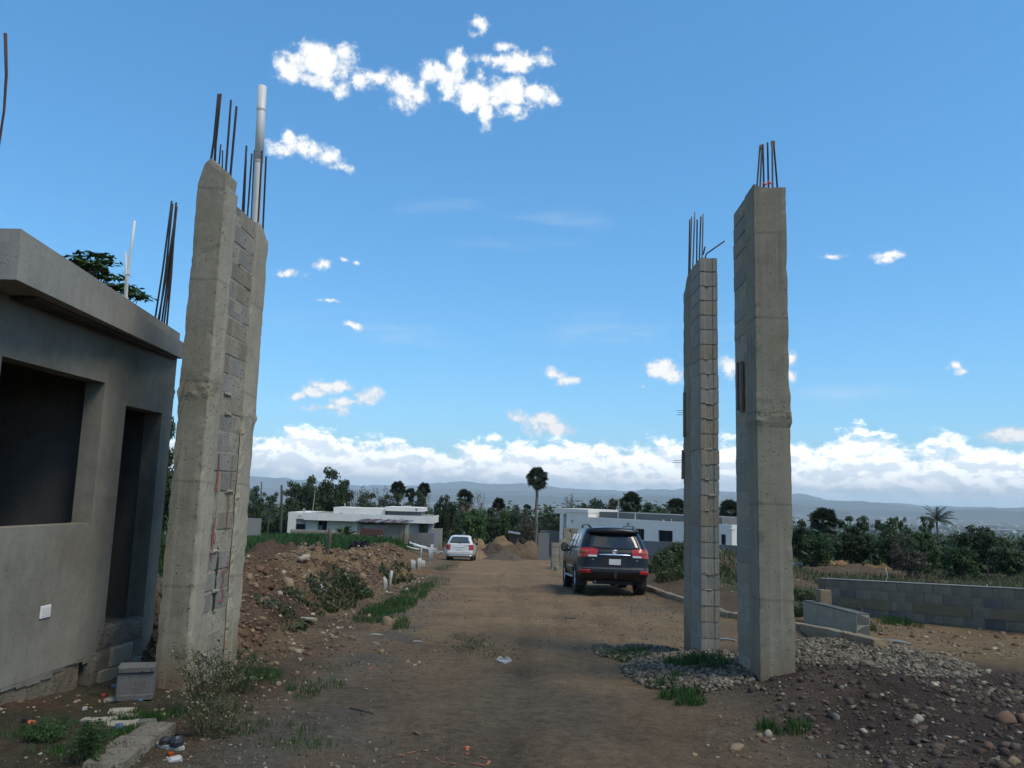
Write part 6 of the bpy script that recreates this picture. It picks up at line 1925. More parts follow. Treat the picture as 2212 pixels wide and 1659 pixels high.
# trees close behind the hut: big leaves above the roof and in the gap beside the pillar
TP['leafy'] = [tree_proto(61, 7, 5.4, .35, 26, 60, .15, 'leaf_bright', .50, .55)]
def hut_tree():
    crown, trunk, h = TP['leafy'][0]
    p = at(225, 545, 15.5); zg = gz(p.x, 15.5)
    t = empty('tree', (p.x - .25, 15.5, zg), 2.2); s = (p.z - zg) / 6.9
    t.scale = (.48, .48, s); tag(t, 'tree whose leafy sprays show above the roof of the guard hut', 'tree', 'trees behind the guard hut')
    rng = np.random.default_rng(9); parts = []; mb = MB()
    inv = Matrix.Diagonal((1, 1, 1, 1))
    link('trunk', trunk, t)
    # sprays of large pinnate leaves, each a star of long leaflets
    rnd = random.Random(2); base = Vector((p.x - .25, 15.5, zg + (p.z - zg) * .7))
    tips = [(165, 560), (180, 566), (196, 552), (205, 575), (222, 556), (232, 570), (215, 590), (190, 585), (250, 620), (262, 628), (275, 622), (290, 640), (302, 645), (285, 632), (232, 604), (175, 575), (240, 600)]
    P = []
    t2 = []
    for (a, b) in tips:
        q = at(a, b, 15.5 + rnd.uniform(-.4, .4)); t2.append(q)
        mb.tube([base, base.lerp(q, .6) + Vector((0, 0, .15)), q], [.03, .018, .006], 5, False)
        n = 46
        d = rdirs(rng, n); d[:, 2] = np.abs(d[:, 2]) * .5 - .05
        C = np.array(q) + d * .26 * rng.random((n, 1)) ** .5 * np.array((1.25, 1, .6))
        parts.append(leaf_quads(rng, C, d * .3 + np.array((0, 0, 1)), .085, .42, .3))
    o = mb.build('branch', M['bark']); o.parent = t; o.matrix_parent_inverse = (Matrix.Translation(t.location) @ Matrix.Rotation(2.2, 4, 'Z') @ Matrix.Diagonal((.48, .48, s, 1))).inverted()
    c = link('crown', leaf_mesh('crown', parts, 'leaf_bright')); c.parent = t; c.matrix_parent_inverse = o.matrix_parent_inverse.copy()
hut_tree()
t_ = place_tree('airy', 368, 820, 70, 16.5, 'thin tree seen through the gap between the guard hut and the left pillar', 1, 'trees behind the guard hut')
t_ = place_tree('dense', 366, 985, 100, 26, 'fuller tree low in the gap between the guard hut and the left pillar', 2, 'trees behind the guard hut')
t_ = place_tree('bush', 352, 1165, 30, 17.5, 'small bush at the foot of the gap beside the left gate pillar', 0, 'trees behind the guard hut')

def woodland():
    """the unbroken mass of foliage behind and below the trees one can tell apart"""
    rng = np.random.default_rng(77); parts = []
    spots = []
    for i in range(150):
        px = rng.uniform(330, 1680); Y = rng.uniform(86, 135); spots.append((px, rng.uniform(1084, 1112), Y))
    for i in range(110):
        px = rng.uniform(1600, 2420); Y = rng.uniform(52, 95); spots.append((px, rng.uniform(1150, 1185) + max(0, px - 2000) * .06, Y))
    for (px, top, Y) in spots:
        p = at(px, top, Y); g = gz(p.x, Y); H = max(p.z - g, 1.5)
        n = 520
        d = rdirs(rng, n); r = rng.random((n, 1)) ** .35
        C = np.array((p.x, Y, g + H * .5)) + d * r * np.array((2.6, 2.6, H * .52)) + rng.normal(size=(n, 3)) * .25
        parts.append(leaf_quads(rng, C, d * .6 + np.array((0, 0, .6)), .30))
    o = link('woodland', leaf_mesh('woodland', parts, 'leaf'))
    tag(o, 'dark mass of woodland filling the slope behind the houses', 'woodland', kind='stuff')
woodland()
def far_scrub():
    """tree cover of the valley beyond, one mass thinning to specks"""
    rng = np.random.default_rng(5); n = 26000
    d = 140 * np.exp(rng.random(n) * 3.3); a = rng.uniform(-.62, .68, n)
    x, y = d * np.sin(a), d * np.cos(a)
    keep = fbm(x * .006, y * .006, 3, 91) > .42
    x, y, d = x[keep], y[keep], d[keep]
    z = terrain(x, y)[0]
    s = 1.5 + d * .0012
    C = np.stack([x, y, z + s * .7], -1)
    parts = [leaf_quads(rng, C + rng.normal(size=C.shape) * s[:, None] * .45, np.tile(np.array((0, -.4, .8)), (len(x), 1)), s * .9, .8) for _ in range(3)]
    o = link('valley_trees', leaf_mesh('valley_trees', parts, 'leaf'))
    tag(o, 'far tree cover dotting the valley floor up to the town', 'woodland', kind='stuff')
far_scrub()

# ------------------------------------------------------------------ grass and weeds
def blades(rng, X, Y, h, w, lean=.5, Z=None):
    n = len(X); Z = terrain(X, Y)[0] if Z is None else Z
    a = rng.uniform(0, 2 * np.pi, n); hh = h * (.5 + rng.random(n)); l = lean * hh * rng.random(n); b = rng.uniform(0, 2 * np.pi, n)
    dx, dy = np.cos(a) * w, np.sin(a) * w
    A = np.stack([X - dx, Y - dy, Z - .01], -1); B = np.stack([X + dx, Y + dy, Z - .01], -1)
    m = np.stack([X + np.cos(b) * l * .4, Y + np.sin(b) * l * .4, Z + hh * .6], -1)
    t = np.stack([X + np.cos(b) * l, Y + np.sin(b) * l, Z + hh], -1)
    o = np.stack([dx, dy, dx * 0], -1) * .7
    V = np.stack([A, B, m + o, t], 1).reshape(-1, 3)
    return V, np.arange(4 * n).reshape(n, 4)
def field_grass():
    rng = np.random.default_rng(3)
    n = 70000
    y = 13 + 62 * rng.random(n) ** .8; x = -6.2 - rng.random(n) * (y * .33 - 3.0)
    k = (terrain(x, y)[2]['grass'] > .35) & (fbm(x * .3, y * .3, 3, 95) > .33)
    x, y = x[k], y[k]
    tall = fbm(x * .22, y * .22, 3, 96)
    parts = [blades(rng, x, y, .10 + .34 * sstep(tall, .45, .7) * (y > 24), .012 + .0009 * y, .7)]
    tag(link('grass', leaf_mesh('grass', parts, 'grass')), 'green grass and weeds of the field on the left', 'grass', kind='stuff')
    # strip of turf along the left edge of the road, patches on the road and by the pillars
    rng = np.random.default_rng(8); parts = []
    def patch(cx, cy, rx, ry, n, h, w=.0045):
        a = rng.uniform(0, 6.28, n); r = rng.random(n) ** .6
        x, y = cx + np.cos(a) * r * rx, cy + np.sin(a) * r * ry
        k = fbm(x * 3, y * 2, 3, 97) > .40
        parts.append(blades(rng, x[k], y[k], h, w))
    for (px, py, rx, ry, n, h) in ((822, 1330, .45, 1.5, 1300, .085), (850, 1312, .45, 2.2, 1500, .09), (880, 1292, .42, 2.4, 1300, .085), (905, 1275, .4, 2.5, 900, .10), (935, 1262, .5, 3, 500, .10), (855, 1352, .3, .7, 500, .14), (965, 1228, .5, 4, 300, .12),
                                   (1018, 1382, .30, .55, 260, .035), (1045, 1398, .45, .5, 240, .03), (1070, 1415, .35, .4, 160, .03),
                                   (1378, 1412, .5, .42, 1300, .055), (1420, 1424, .35, .35, 800, .06), (1445, 1470, .22, .25, 420, .09), (1480, 1432, .25, .25, 500, .09), (1470, 1505, .22, .22, 420, .07), (1490, 1520, .15, .15, 250, .06), (1530, 1435, .3, .3, 350, .1),
                                   (1690, 1580, .22, .18, 350, .08), (1925, 1345, .35, .5, 400, .12), (1940, 1350, .5, .5, 300, .1), (1875, 1360, .3, .3, 260, .1),
                                   (640, 1480, .5, .35, 300, .05), (600, 1500, .4, .35, 300, .06), (720, 1440, .4, .3, 160, .04), (575, 1580, .4, .25, 260, .05), (640, 1610, .3, .2, 150, .04), (545, 1460, .3, .3, 400, .07), (260, 1590, .35, .2, 700, .05), (330, 1555, .3, .15, 500, .05), (60, 1580, .5, .3, 500, .04), (210, 1640, .5, .15, 350, .05)):
        c = on(px, py); patch(c.x, c.y, rx, ry, n, h)
    tag(link('grass', leaf_mesh('grass', parts, 'grass')), 'short turf and weeds along the road edges and pillar feet', 'grass', kind='stuff')
    # weeds on the earth bank and the right hand spoil
    rng = np.random.default_rng(18); parts = []
    for (px, py, rx, ry, n, h) in ((745, 1262, .6, 1.1, 420, .22), (715, 1285, .5, .9, 300, .20), (772, 1280, .4, .8, 240, .20), (700, 1310, .3, .4, 200, .16), (655, 1300, .4, .5, 220, .14), (610, 1330, .4, .6, 200, .12), (840, 1245, .3, 1.0, 260, .2), (870, 1250, .4, 1.2, 220, .16),
                                   (1450, 1205, .9, 1.4, 900, .5), (1420, 1225, .7, 1.2, 600, .4), (1475, 1240, .9, 1.2, 500, .35), (1405, 1195, .6, 1, 300, .5), (1730, 1300, .5, .8, 500, .3), (1735, 1330, .4, .5, 400, .25), (1770, 1238, 1.2, 2.5, 700, .5), (1800, 1228, 1.5, 3, 600, .5), (1570, 1240, .5, 1, 200, .3)):
        c = on(px, py); a = rng.uniform(0, 6.28, n); r = rng.random(n) ** .6
        x, y = c.x + np.cos(a) * r * rx, c.y + np.sin(a) * r * ry
        parts.append(blades(rng, x, y, h * .62, .004 + .00045 * c.y, .9))
        nl = n // 2
        i = rng.integers(0, n, nl); z = terrain(x[i], y[i])[0]
        parts.append(leaf_quads(rng, np.stack([x[i], y[i], z + h * rng.random(nl)], -1), rdirs(rng, nl) * .5 + np.array((0, 0, .6)), .03 + .0015 * c.y))
    tag(link('weeds', leaf_mesh('weeds', parts, 'weed')), 'straggling weeds on the earth banks either side of the road', 'weeds', kind='stuff')
    # dry grass across the right field
    rng = np.random.default_rng(28); n = 26000
    y = 19 + 34 * rng.random(n); x = 6.5 + rng.random(n) * y * .62
    k = fbm(x * .2, y * .2, 3, 98) > .47
    tag(link('grass', leaf_mesh('grass', [blades(rng, x[k], y[k], .22, .03, .8)], 'grass_dry')), 'dry patchy grass of the field behind the right hand wall', 'grass', kind='stuff')
field_grass()

def feathery_weed(px, py, h, spread, n, label, name='weed_plant', seed=1, flowers=True):
    rng = np.random.default_rng(seed); rnd = random.Random(seed)
    b = on(px, py); t = empty(name, b); tag(t, label, 'weed')
    mb = MB(); parts = []; F = []
    for i in range(n):
        a = rnd.uniform(0, 6.28); l = spread * rnd.random() ** .6; hh = h * rnd.uniform(.55, 1.1)
        tip = Vector((math.cos(a) * l, math.sin(a) * l, hh)); root = Vector((rnd.uniform(-.05, .05), rnd.uniform(-.05, .05), -.03)) + Vector((tip.x, tip.y, 0)) * .3
        mid = root.lerp(tip, .5) + Vector((0, 0, hh * .1))
        mb.tube([root, mid, tip], [.0035, .0025, .001], 3, False)
        for k in range(7):
            f = rnd.uniform(.25, 1); p = root.lerp(mid, f * 2) if f < .5 else mid.lerp(tip, f * 2 - 1)
            e = p + Vector((rnd.uniform(-1, 1), rnd.uniform(-1, 1), rnd.uniform(.1, .9))) * .09 * (1.2 - f * .5)
            mb.tube([p, e], [.0016, .0008], 3, False); F.append(e)
            m = 5
            C = np.array(p)[None] + (np.array(e - p)[None]) * rng.random((m, 1)) + rng.normal(size=(m, 3)) * .008
            parts.append(leaf_quads(rng, C, rdirs(rng, m), .014, .35))
    mb.build('stem', M['grass_dry'], t)
    link('foliage', leaf_mesh('foliage', parts, 'grass_dry' if seed % 2 else 'grass'), t)
    if flowers:
        C = np.array([tuple(f) for f in F if rnd.random() < .5])
        link('flowers', leaf_mesh('flowers', [leaf_quads(rng, C, rdirs(rng, len(C)), .0045, .9)], 'flower'), t)
    return t
feathery_weed(455, 1540, .50, .34, 40, 'feathery tall weed with tiny pale flowers at the foot of the left gate pillar', seed=1)
feathery_weed(525, 1495, .34, .30, 34, 'lower feathery weed spreading right of the left gate pillar', seed=2)
feathery_weed(465, 1590, .30, .32, 34, 'bushy weed in front of the left gate pillar, nearest the viewer', seed=3)
feathery_weed(188, 1650, .26, .12, 26, 'small dark leafy weed at the bottom left beside the rough kerb', seed=4, flowers=False)
feathery_weed(100, 1598, .07, .2, 34, 'flat dark weed patch on the bare plot before the hut', seed=6, flowers=False)
def purple_bush():
    b = on(768, 1222); Y = 33.0; q = at(775, 1186, Y); b = Vector((q.x, Y, gz(q.x, Y)))
    t = empty('bush', b); tag(t, 'dark purple leaved young tree on a thin stem in the grass field', 'bush')
    rng = np.random.default_rng(3); h = q.z - b.z
    m = MB(); m.tube([(-.1, 0, -.1), (-.08, 0, h * .5), (0, 0, h)], [.03, .025, .015], 6); m.build('stem', M['bark'], t)
    C = rdirs(rng, 420) * rng.random((420, 1)) ** .4 * np.array((.45, .4, .33)) + np.array((.05, 0, h))
    link('crown', leaf_mesh('crown', [leaf_quads(rng, C, rdirs(rng, 420), .09)], 'purple'), t)
    # banana like clump before the wall
    q = at(742, 1160, 56); g = gz(q.x, 56); t = empty('bush', (q.x, 56, g)); tag(t, 'broad leaved banana like clump before the block wall of the left white house', 'bush')
    parts = []
    for i in range(16):
        a = rng.uniform(0, 6.28); e = rng.uniform(.2, 1.2); d = np.array((math.cos(a) * math.cos(e), math.sin(a) * math.cos(e), math.sin(e)))
        s = np.cross(d, (0, 0, 1)); s /= np.linalg.norm(s); L = rng.uniform(.7, 1.2); base = np.array((0, 0, .5))
        parts.append((np.array([base, base + d * L * .6 + s * .16, base + d * L - np.array((0, 0, .2)), base + d * L * .6 - s * .16]), np.arange(4).reshape(1, 4)))
    link('leaves', leaf_mesh('leaves', parts, 'leaf_bright'), t)
    m = MB(); m.tube([(0, 0, -.2), (0.02, 0, .7)], [.09, .05], 7); m.build('stem', M['bark_pale'], t)
    for k, (px, p0, p1) in enumerate(((733, 1160, 1136), (736, 1164, 1140))):
        a, c = at(px, p0, 55.6), at(px + 3, p1, 55.6); m = MB(); m.tube([a - t.location - Vector((0, 0, .4)), c - t.location], [.04, .03], 6); m.build('cut_stem', M['bark_pale'], t)
purple_bush()

# ------------------------------------------------------------------ stones, heaps and small things
def m_stone():
    t = NT('stone')
    a = t.n('ShaderNodeAttribute'); a.attribute_name = 'soil'
    f = t.noise(t.coord(), 22, 5, .65)
    c = t.mix(1., a.outputs['Color'], t.mr(f, .3, .7, .65, 1.3, False), 'MULTIPLY')
    t.set('Base Color', c); t.set('Roughness', .9); t.b.inputs['Specular IOR Level'].default_value = .2
    t.bump(f, .01, .7)
    return t.m
M['stone'] = m_stone()
bm_ = bmesh.new(); bmesh.ops.create_icosphere(bm_, subdivisions=1, radius=1)
ICO_V = np.array([v.co[:] for v in bm_.verts]); ICO_F = np.array([[v.index for v in f.verts] for f in bm_.faces]); bm_.free()
bm_ = bmesh.new(); bmesh.ops.create_icosphere(bm_, subdivisions=2, radius=1)
ICO2_V = np.array([v.co[:] for v in bm_.verts]); ICO2_F = np.array([[v.index for v in f.verts] for f in bm_.faces]); bm_.free()
# a 12-corner pebble
bm_ = bmesh.new(); bmesh.ops.create_icosphere(bm_, subdivisions=1, radius=1); bmesh.ops.decimate if False else None; bm_.free()
_t = (1 + 5 ** .5) / 2
PEB_V = np.array([(-1,_t,0),(1,_t,0),(-1,-_t,0),(1,-_t,0),(0,-1,_t),(0,1,_t),(0,-1,-_t),(0,1,-_t),(_t,0,-1),(_t,0,1),(-_t,0,-1),(-_t,0,1)]) / 1.9
PEB_F = np.array([(0,11,5),(0,5,1),(0,1,7),(0,7,10),(0,10,11),(1,5,9),(5,11,4),(11,10,2),(10,7,6),(7,1,8),(3,9,4),(3,4,2),(3,2,6),(3,6,8),(3,8,9),(4,9,5),(2,4,11),(6,2,10),(8,6,7),(9,8,1)])
def stones(rng, X, Y, size, cols, sink=.3, flat=.7):
    n = len(X); Z = terrain(X, Y)[0]
    q = rng.normal(size=(n, 4)); q /= np.linalg.norm(q, axis=1, keepdims=True)
    a, b, c, d = q.T
    Rm = np.stack([np.stack([1-2*(c*c+d*d), 2*(b*c-a*d), 2*(b*d+a*c)], -1), np.stack([2*(b*c+a*d), 1-2*(b*b+d*d), 2*(c*d-a*b)], -1), np.stack([2*(b*d-a*c), 2*(c*d+a*b), 1-2*(b*b+c*c)], -1)], 1)
    S = size[:, None] * (.55 + .75 * rng.random((n, 3)))
    V = PEB_V[None] * (1 + .22 * rng.normal(size=(n, 12, 1)))
    V = V * S[:, None, :]
    V = np.einsum('nij,nkj->nki', Rm, V); V[..., 2] *= flat
    V += np.stack([X, Y, Z + size * (.5 - sink) * flat], -1)[:, None, :]
    F = (PEB_F[None] + (np.arange(n) * 12)[:, None, None]).reshape(-1, 3)
    cols = np.array(cols)
    k = cols[rng.integers(0, len(cols), n)] * (.7 + .6 * rng.random((n, 1)))
    return V.reshape(-1, 3), F, np.repeat(k, 12, 0)
def stone_stuff(name, label, batches):
    V, F, C, o = [], [], [], 0
    for v, f, c in batches:
        V.append(v); F.append(f + o); C.append(c); o += len(v)
    me = np_mesh(name, np.concatenate(V), np.concatenate(F), M['stone'], False, np.concatenate(C))
    return tag(link(name, me), label, name.replace('_', ' '), kind='stuff')
PALE = [(.26,.205,.14),(.22,.17,.115),(.185,.14,.095),(.31,.26,.19),(.17,.125,.085)]
GREY = [(.128,.106,.076),(.10,.083,.06),(.168,.142,.103),(.074,.062,.047),(.20,.172,.126)]
SOIL = [(.115,.072,.045),(.15,.098,.058),(.09,.057,.038),(.19,.128,.073)]
def loose_stuff():
    rng = np.random.default_rng(31)
    # bank: clods and stones
    n = 13000; y = 9 + 31 * rng.random(n) ** 1.25; x = -2.6 - 4.2 * rng.random(n)
    k = terrain(x, y)[2]['bank'] > .25; x, y = x[k], y[k]; m = len(x)
    h = m // 4
    s1 = .008 + .055 * rng.random(h) ** 7 + .0007 * y[:h]; s2 = (.010 + .06 * rng.random(m - h) ** 6) + .0007 * y[h:]
    foot_n = 1500; fy = 9.3 + 22 * rng.random(foot_n) ** 1.4; fx = interp(fy, [9.2, 10.5, 13, 16, 20, 26, 32], [-3.2, -2.8, -2.9, -3.1, -3.2, -3.1, -3.2]) + rng.normal(size=foot_n) * .28 + .15
    stone_stuff('rubble', 'stones and clods strewn over the earth bank on the left', [stones(rng, x[:h], y[:h], s1, PALE), stones(rng, x[h:], y[h:], s2, SOIL, .35), stones(rng, fx, fy, .008 + .05 * rng.random(foot_n) ** 6, PALE + SOIL + SOIL)])
    # road: fine gravel, mostly near and along the edges
    n = 15000; y = 4.0 + 22 * rng.random(n) ** 1.9; x = rng.uniform(-3.0, 4.6, n)
    info = terrain(x, y)[2]; d = fbm(x * .8, y * .5, 3, 61) + .35 * sstep(np.abs(info['ed'] + .5), .9, .2)
    k = (info['bank'] < .2) & (rng.random(n) < sstep(d, .42, .75)); x, y = x[k], y[k]
    stone_stuff('gravel', 'loose gravel scattered over the dirt road', [stones(rng, x, y, .004 + .016 * rng.random(len(x)) ** 4 + .0004 * y, GREY + GREY + SOIL)])
    # gravel heaps by the right pillars
    n = 42000; x = rng.uniform(1.0, 7.2, n); y = rng.uniform(7.6, 14.2, n)
    k = terrain(x, y)[2]['gravel'] > .3; x, y = x[k], y[k]
    stone_stuff('gravel_heap', 'grey gravel spread round the feet of the two right pillars', [stones(rng, x, y, .016 + .020 * rng.random(len(x)) ** 2, GREY, .15)])
    # stones in the dark spoil at the lower right
    n = 6500; x = rng.uniform(1.8, 6.5, n); y = rng.uniform(4.2, 10.2, n)
    k = (terrain(x, y)[2]['dk'] > .3) & (rng.random(n) < .75); x, y = x[k], y[k]; m = len(x)
    stone_stuff('rubble', 'stones mixed in the dark spoil at the lower right', [stones(rng, x, y, .004 + .035 * rng.random(m) ** 8, PALE + GREY), stones(rng, x + .03, y - .02, .010 + .04 * rng.random(m) ** 4, [(.07,.05,.038),(.09,.062,.046),(.055,.04,.032)], .4)])
    # plot by the hut, right field
    n = 1800; x = rng.uniform(-5.2, -1.9, n); y = rng.uniform(4.6, 9.6, n)
    a = stones(rng, x, y, .004 + .03 * rng.random(n) ** 7, PALE + SOIL)
    n = 3000; y = 12 + 30 * rng.random(n) ** 1.5; x = 5.6 + rng.random(n) * y * .5
    b = stones(rng, x, y, .008 + .04 * rng.random(n) ** 4 + .0007 * y, PALE + SOIL)
    stone_stuff('stones', 'scattered stones on the plots either side', [a, b])
    # rubble showing in the gap between hut and pillar
    n = 500; x = rng.uniform(-4.1, -3.1, n); y = rng.uniform(8.9, 10.8, n)
    stone_stuff('rubble', 'red brown rubble between the guard hut and the left pillar', [stones(rng, x, y, .012 + .05 * rng.random(n) ** 3, [(.12,.066,.046),(.15,.09,.062),(.085,.05,.038)])])
loose_stuff()

ROCKS = []
for s in range(5):
    rr = random.Random(s); V = []
    for v in ICO2_V:
        q = Vector(v); d = 1 + .34 * mnoise.noise(q * 1.3 + Vector((s * 5, 0, 0))) + .12 * mnoise.noise(q * 3.1 + Vector((0, s * 7, 0)))
        w = q * d
        for ax in (Vector((1, .3, .2)), Vector((-.4, 1, .3)), Vector((.2, -.5, 1)), Vector((.7, .7, -.5)), Vector((-.8, .5, .6))):
            ax = ax.normalized(); lim = .55 + .18 * rr.random(); p_ = w.dot(ax)
            if abs(p_) > lim: w -= ax * (abs(p_) - lim) * (1 if p_ > 0 else -1) * .92
        V.append(w * (1.12 + .10 * mnoise.noise(q * 5)))
    ROCKS.append(V)
def rock(px, py, rx, ry, rz, col, label, seed, dz=.12, p=None):
    p = on(px, py) if p is None else p
    k_ = .85 if rx < .065 else .58
    rx, ry, rz = rx * k_, ry * k_, rz * k_
    me = np_mesh('rock', np.array([tuple(v) for v in ROCKS[seed % 5]]), ICO2_F, M['stone'], False, np.tile(np.array(col), (len(ICO2_V), 1)))
    o = link('rock', me, None, p + Vector((0, 0, rz * dz)), (random.Random(px).uniform(-.25, .25), random.Random(py).uniform(-.25, .25), px * .7), (rx, ry, rz))
    return tag(o, label, 'rock', 'rocks lying about the site')
TAN, WHT, RED, GRY, DRK = (.25,.18,.11), (.33,.285,.215), (.17,.098,.068), (.17,.155,.13), (.10,.08,.065)
for i, a in enumerate(((1590,1618,.20,.10,.06,TAN,'flat tan stone at the road edge in the lower right'), (1807,1556,.075,.06,.08,GRY,'squared grey stone in the dark spoil below the tallest pillar'),
    (1984,1556,.06,.05,.05,WHT,'round whitish stone in the middle of the dark spoil'), (2172,1560,.17,.13,.12,RED,'large reddish boulder near the right edge'), (2212,1560,.12,.12,.12,RED,'second reddish boulder cut by the right edge'),
    (2072,1478,.06,.05,.05,GRY,'grey stone at the far right tip of the gravel heap'), (2134,1616,.09,.06,.07,RED,'brown stone below the large reddish boulder'), (1798,1640,.08,.07,.06,DRK,'brown stone at the bottom right edge of the view'),
    (2190,1652,.09,.07,.06,TAN,'tan stone in the bottom right corner'), (1640,1592,.07,.05,.045,TAN,'first of two tan stones by the weeds right of the road'), (1660,1590,.05,.05,.05,WHT,'paler of the two stones by the weeds right of the road'), (1656,1605,.09,.05,.035,RED,'flat reddish stone before the two stones by the weeds'),
    (1512,1414,.05,.05,.04,GRY,'small grey stone at the foot of the slimmer pillar'), (1515,1455,.07,.05,.05,GRY,'pale grey stone before the slimmer pillar'),
    (622,1268,.34,.22,.26,TAN,'largest tan boulder on the face of the earth bank'), (838,1350,.22,.2,.24,TAN,'cracked tan boulder at the lower end of the turf strip'), (852,1348,.16,.14,.17,TAN,'smaller tan boulder touching the cracked boulder'),
    (632,1408,.22,.10,.10,TAN,'long tan rock at the foot of the earth bank'), (537,1254,.18,.14,.16,TAN,'tan rock on the bank close to the left pillar'), (656,1210,.34,.2,.15,WHT,'pale rocks lump on the crest of the earth bank'),
    (783,1247,.26,.2,.18,TAN,'square tan rock high on the bank behind the weeds'), (842,1280,.24,.2,.2,DRK,'dull brown rock beside the plastic bottle'), (824,1410,.12,.08,.08,TAN,'tan stone at the road edge below the bank'), (812,1392,.16,.1,.05,GRY,'grey shard at the foot of the bank'),
    (742,1375,.10,.06,.05,GRY,'light grey stone low on the bank'), (560,1232,.2,.16,.14,RED,'reddish rock near the crest by the left pillar'), (604,1284,.14,.1,.1,WHT,'whitish stone under the largest boulder'), (680,1278,.12,.1,.1,WHT,'whitish stone right of the largest boulder'),
    (1562,1330,.16,.13,.13,WHT,'pale stone beside the kerb in the gap between the right pillars'), (1580,1332,.15,.13,.12,TAN,'orange tan stone beside the kerb in the gap between the right pillars'),
    (880,1432,.05,.04,.035,TAN,'small tan stone at the left edge of the road'), (800,1446,.06,.04,.03,RED,'flat brown stone at the left edge of the road'), (905,1433,.04,.03,.03,WHT,'pale pebble at the left edge of the road'),
    (1430,1440,.05,.04,.04,WHT,'pale pebble among the weeds right of the road'), (1765,1312,.14,.1,.1,GRY,'grey stone left of the dark block stub'))):
    rock(*a, i)

def mound(name, label, px, top, Y, rx, ry, col, seed, var=.35, cat='earth heap', group=None, hmul=1.0):
    """a tipped heap of soil: its own height field sitting on the ground"""
    q = at(px, top, Y); g = gz(q.x, Y); H = max(q.z - g, .15) * hmul
    nr, na = 14, 36; V = []; C = []; rng = np.random.default_rng(seed)
    P = []
    for i in range(nr + 1):
        f = i / nr
        for k in range(na):
            a = 2 * math.pi * k / na
            w = 1 + .35 * (mnoise.noise(Vector((math.cos(a) * 1.3, math.sin(a) * 1.3, seed))))
            x, y = q.x + rx * f * w * math.cos(a), Y + ry * f * w * math.sin(a)
            nn = mnoise.fractal(Vector((x * 1.8, y * 1.8, seed)), .7, 2.1, 5)
            P.append((x, y, H * max(0, math.cos(f * math.pi / 2) ** 1.5 * .8 + .2 * (1 - f)) * (1 + .22 * nn) + .14 * nn * (1 - f) * min(1, H) - .04 * (f > .96)))
            t = .5 + .5 * mnoise.noise(Vector((x * .9, y * .9, seed + 3)))
            C.append([c * (1 - var / 2 + var * t) for c in col] + [.8])
    P = np.array(P); V = P.copy(); V[:, 2] += terrain(P[:, 0], P[:, 1])[0]
    F = [(i * na + k, (i + 1) * na + k, (i + 1) * na + (k + 1) % na, i * na + (k + 1) % na) for i in range(nr) for k in range(na)]
    me = np_mesh(name, np.array(V), np.array(F), M['soil'], True, np.array(C))
    return tag(link(name, me), label, cat, group)
EH = 'earth heaps tipped at the road end'
mound('earth_heap', 'tan earth heap at the road end just right of the white hatchback', 1030, 1160, 66, 1.5, 1.3, (.24,.165,.095), 1, group=EH)
mound('earth_heap', 'tallest earth heap at the road end, tan topped', 1080, 1161, 66, 2.2, 1.6, (.21,.14,.08), 2, group=EH)
mound('earth_heap', 'dark brown heap before the tallest earth heap at the road end', 1066, 1173, 60, 1.7, 1.3, (.085,.06,.045), 3, group=EH)
mound('earth_heap', 'brown stony heap in the middle of the road end', 1112, 1176, 60, 2.1, 1.3, (.13,.092,.06), 4, group=EH)
mound('earth_heap', 'rightmost earth heap at the road end beside the grey slab', 1146, 1169, 63, 1.9, 1.3, (.17,.12,.075), 5, group=EH)
mound('earth_heap', 'low tan heap by the right wheel of the white hatchback', 1034, 1188, 57, 1.0, 1.0, (.24,.16,.09), 6, group=EH)
mound('earth_heap', 'grey brown low spoil at the front of the road end heaps', 1090, 1190, 56, 1.5, 1.0, (.12,.095,.07), 7, group=EH)
mound('earth_heap', 'dark brown earth heap alone in the grass field', 598, 1171, 26, 1.35, 1.2, (.105,.068,.045), 8)
mound('earth_heap', 'flat red brown soil patch heap beside the white stakes', 912, 1240, 33, 1.3, 1.6, (.17,.105,.06), 9, hmul=1.0)
OH = 'orange heaps in the right field'
for i, (px, top, lab) in enumerate(((1760, 1207, 'leftmost orange heap in the field behind the right pillar'), (1789, 1208, 'second orange heap from the right pillar'), (1817, 1210, 'pointed orange heap in the middle of the row'),
        (1844, 1216, 'low brown heap between the pointed and the last large heap'), (1878, 1218, 'last large orange heap before the brown thicket tree'), (1906, 1222, 'yellowish heap touching the brown thicket tree'))):
    mound('earth_heap', lab, px, top, 46, 1.15, .9, (.27,.165,.08) if i != 3 else (.16,.11,.07), 20 + i, group=OH)

mound('earth_ridge', 'long low brown spoil ridge before the orange heaps', 1835, 1222, 42, 5.5, 1.6, (.11,.08,.05), 31, cat='earth ridge')
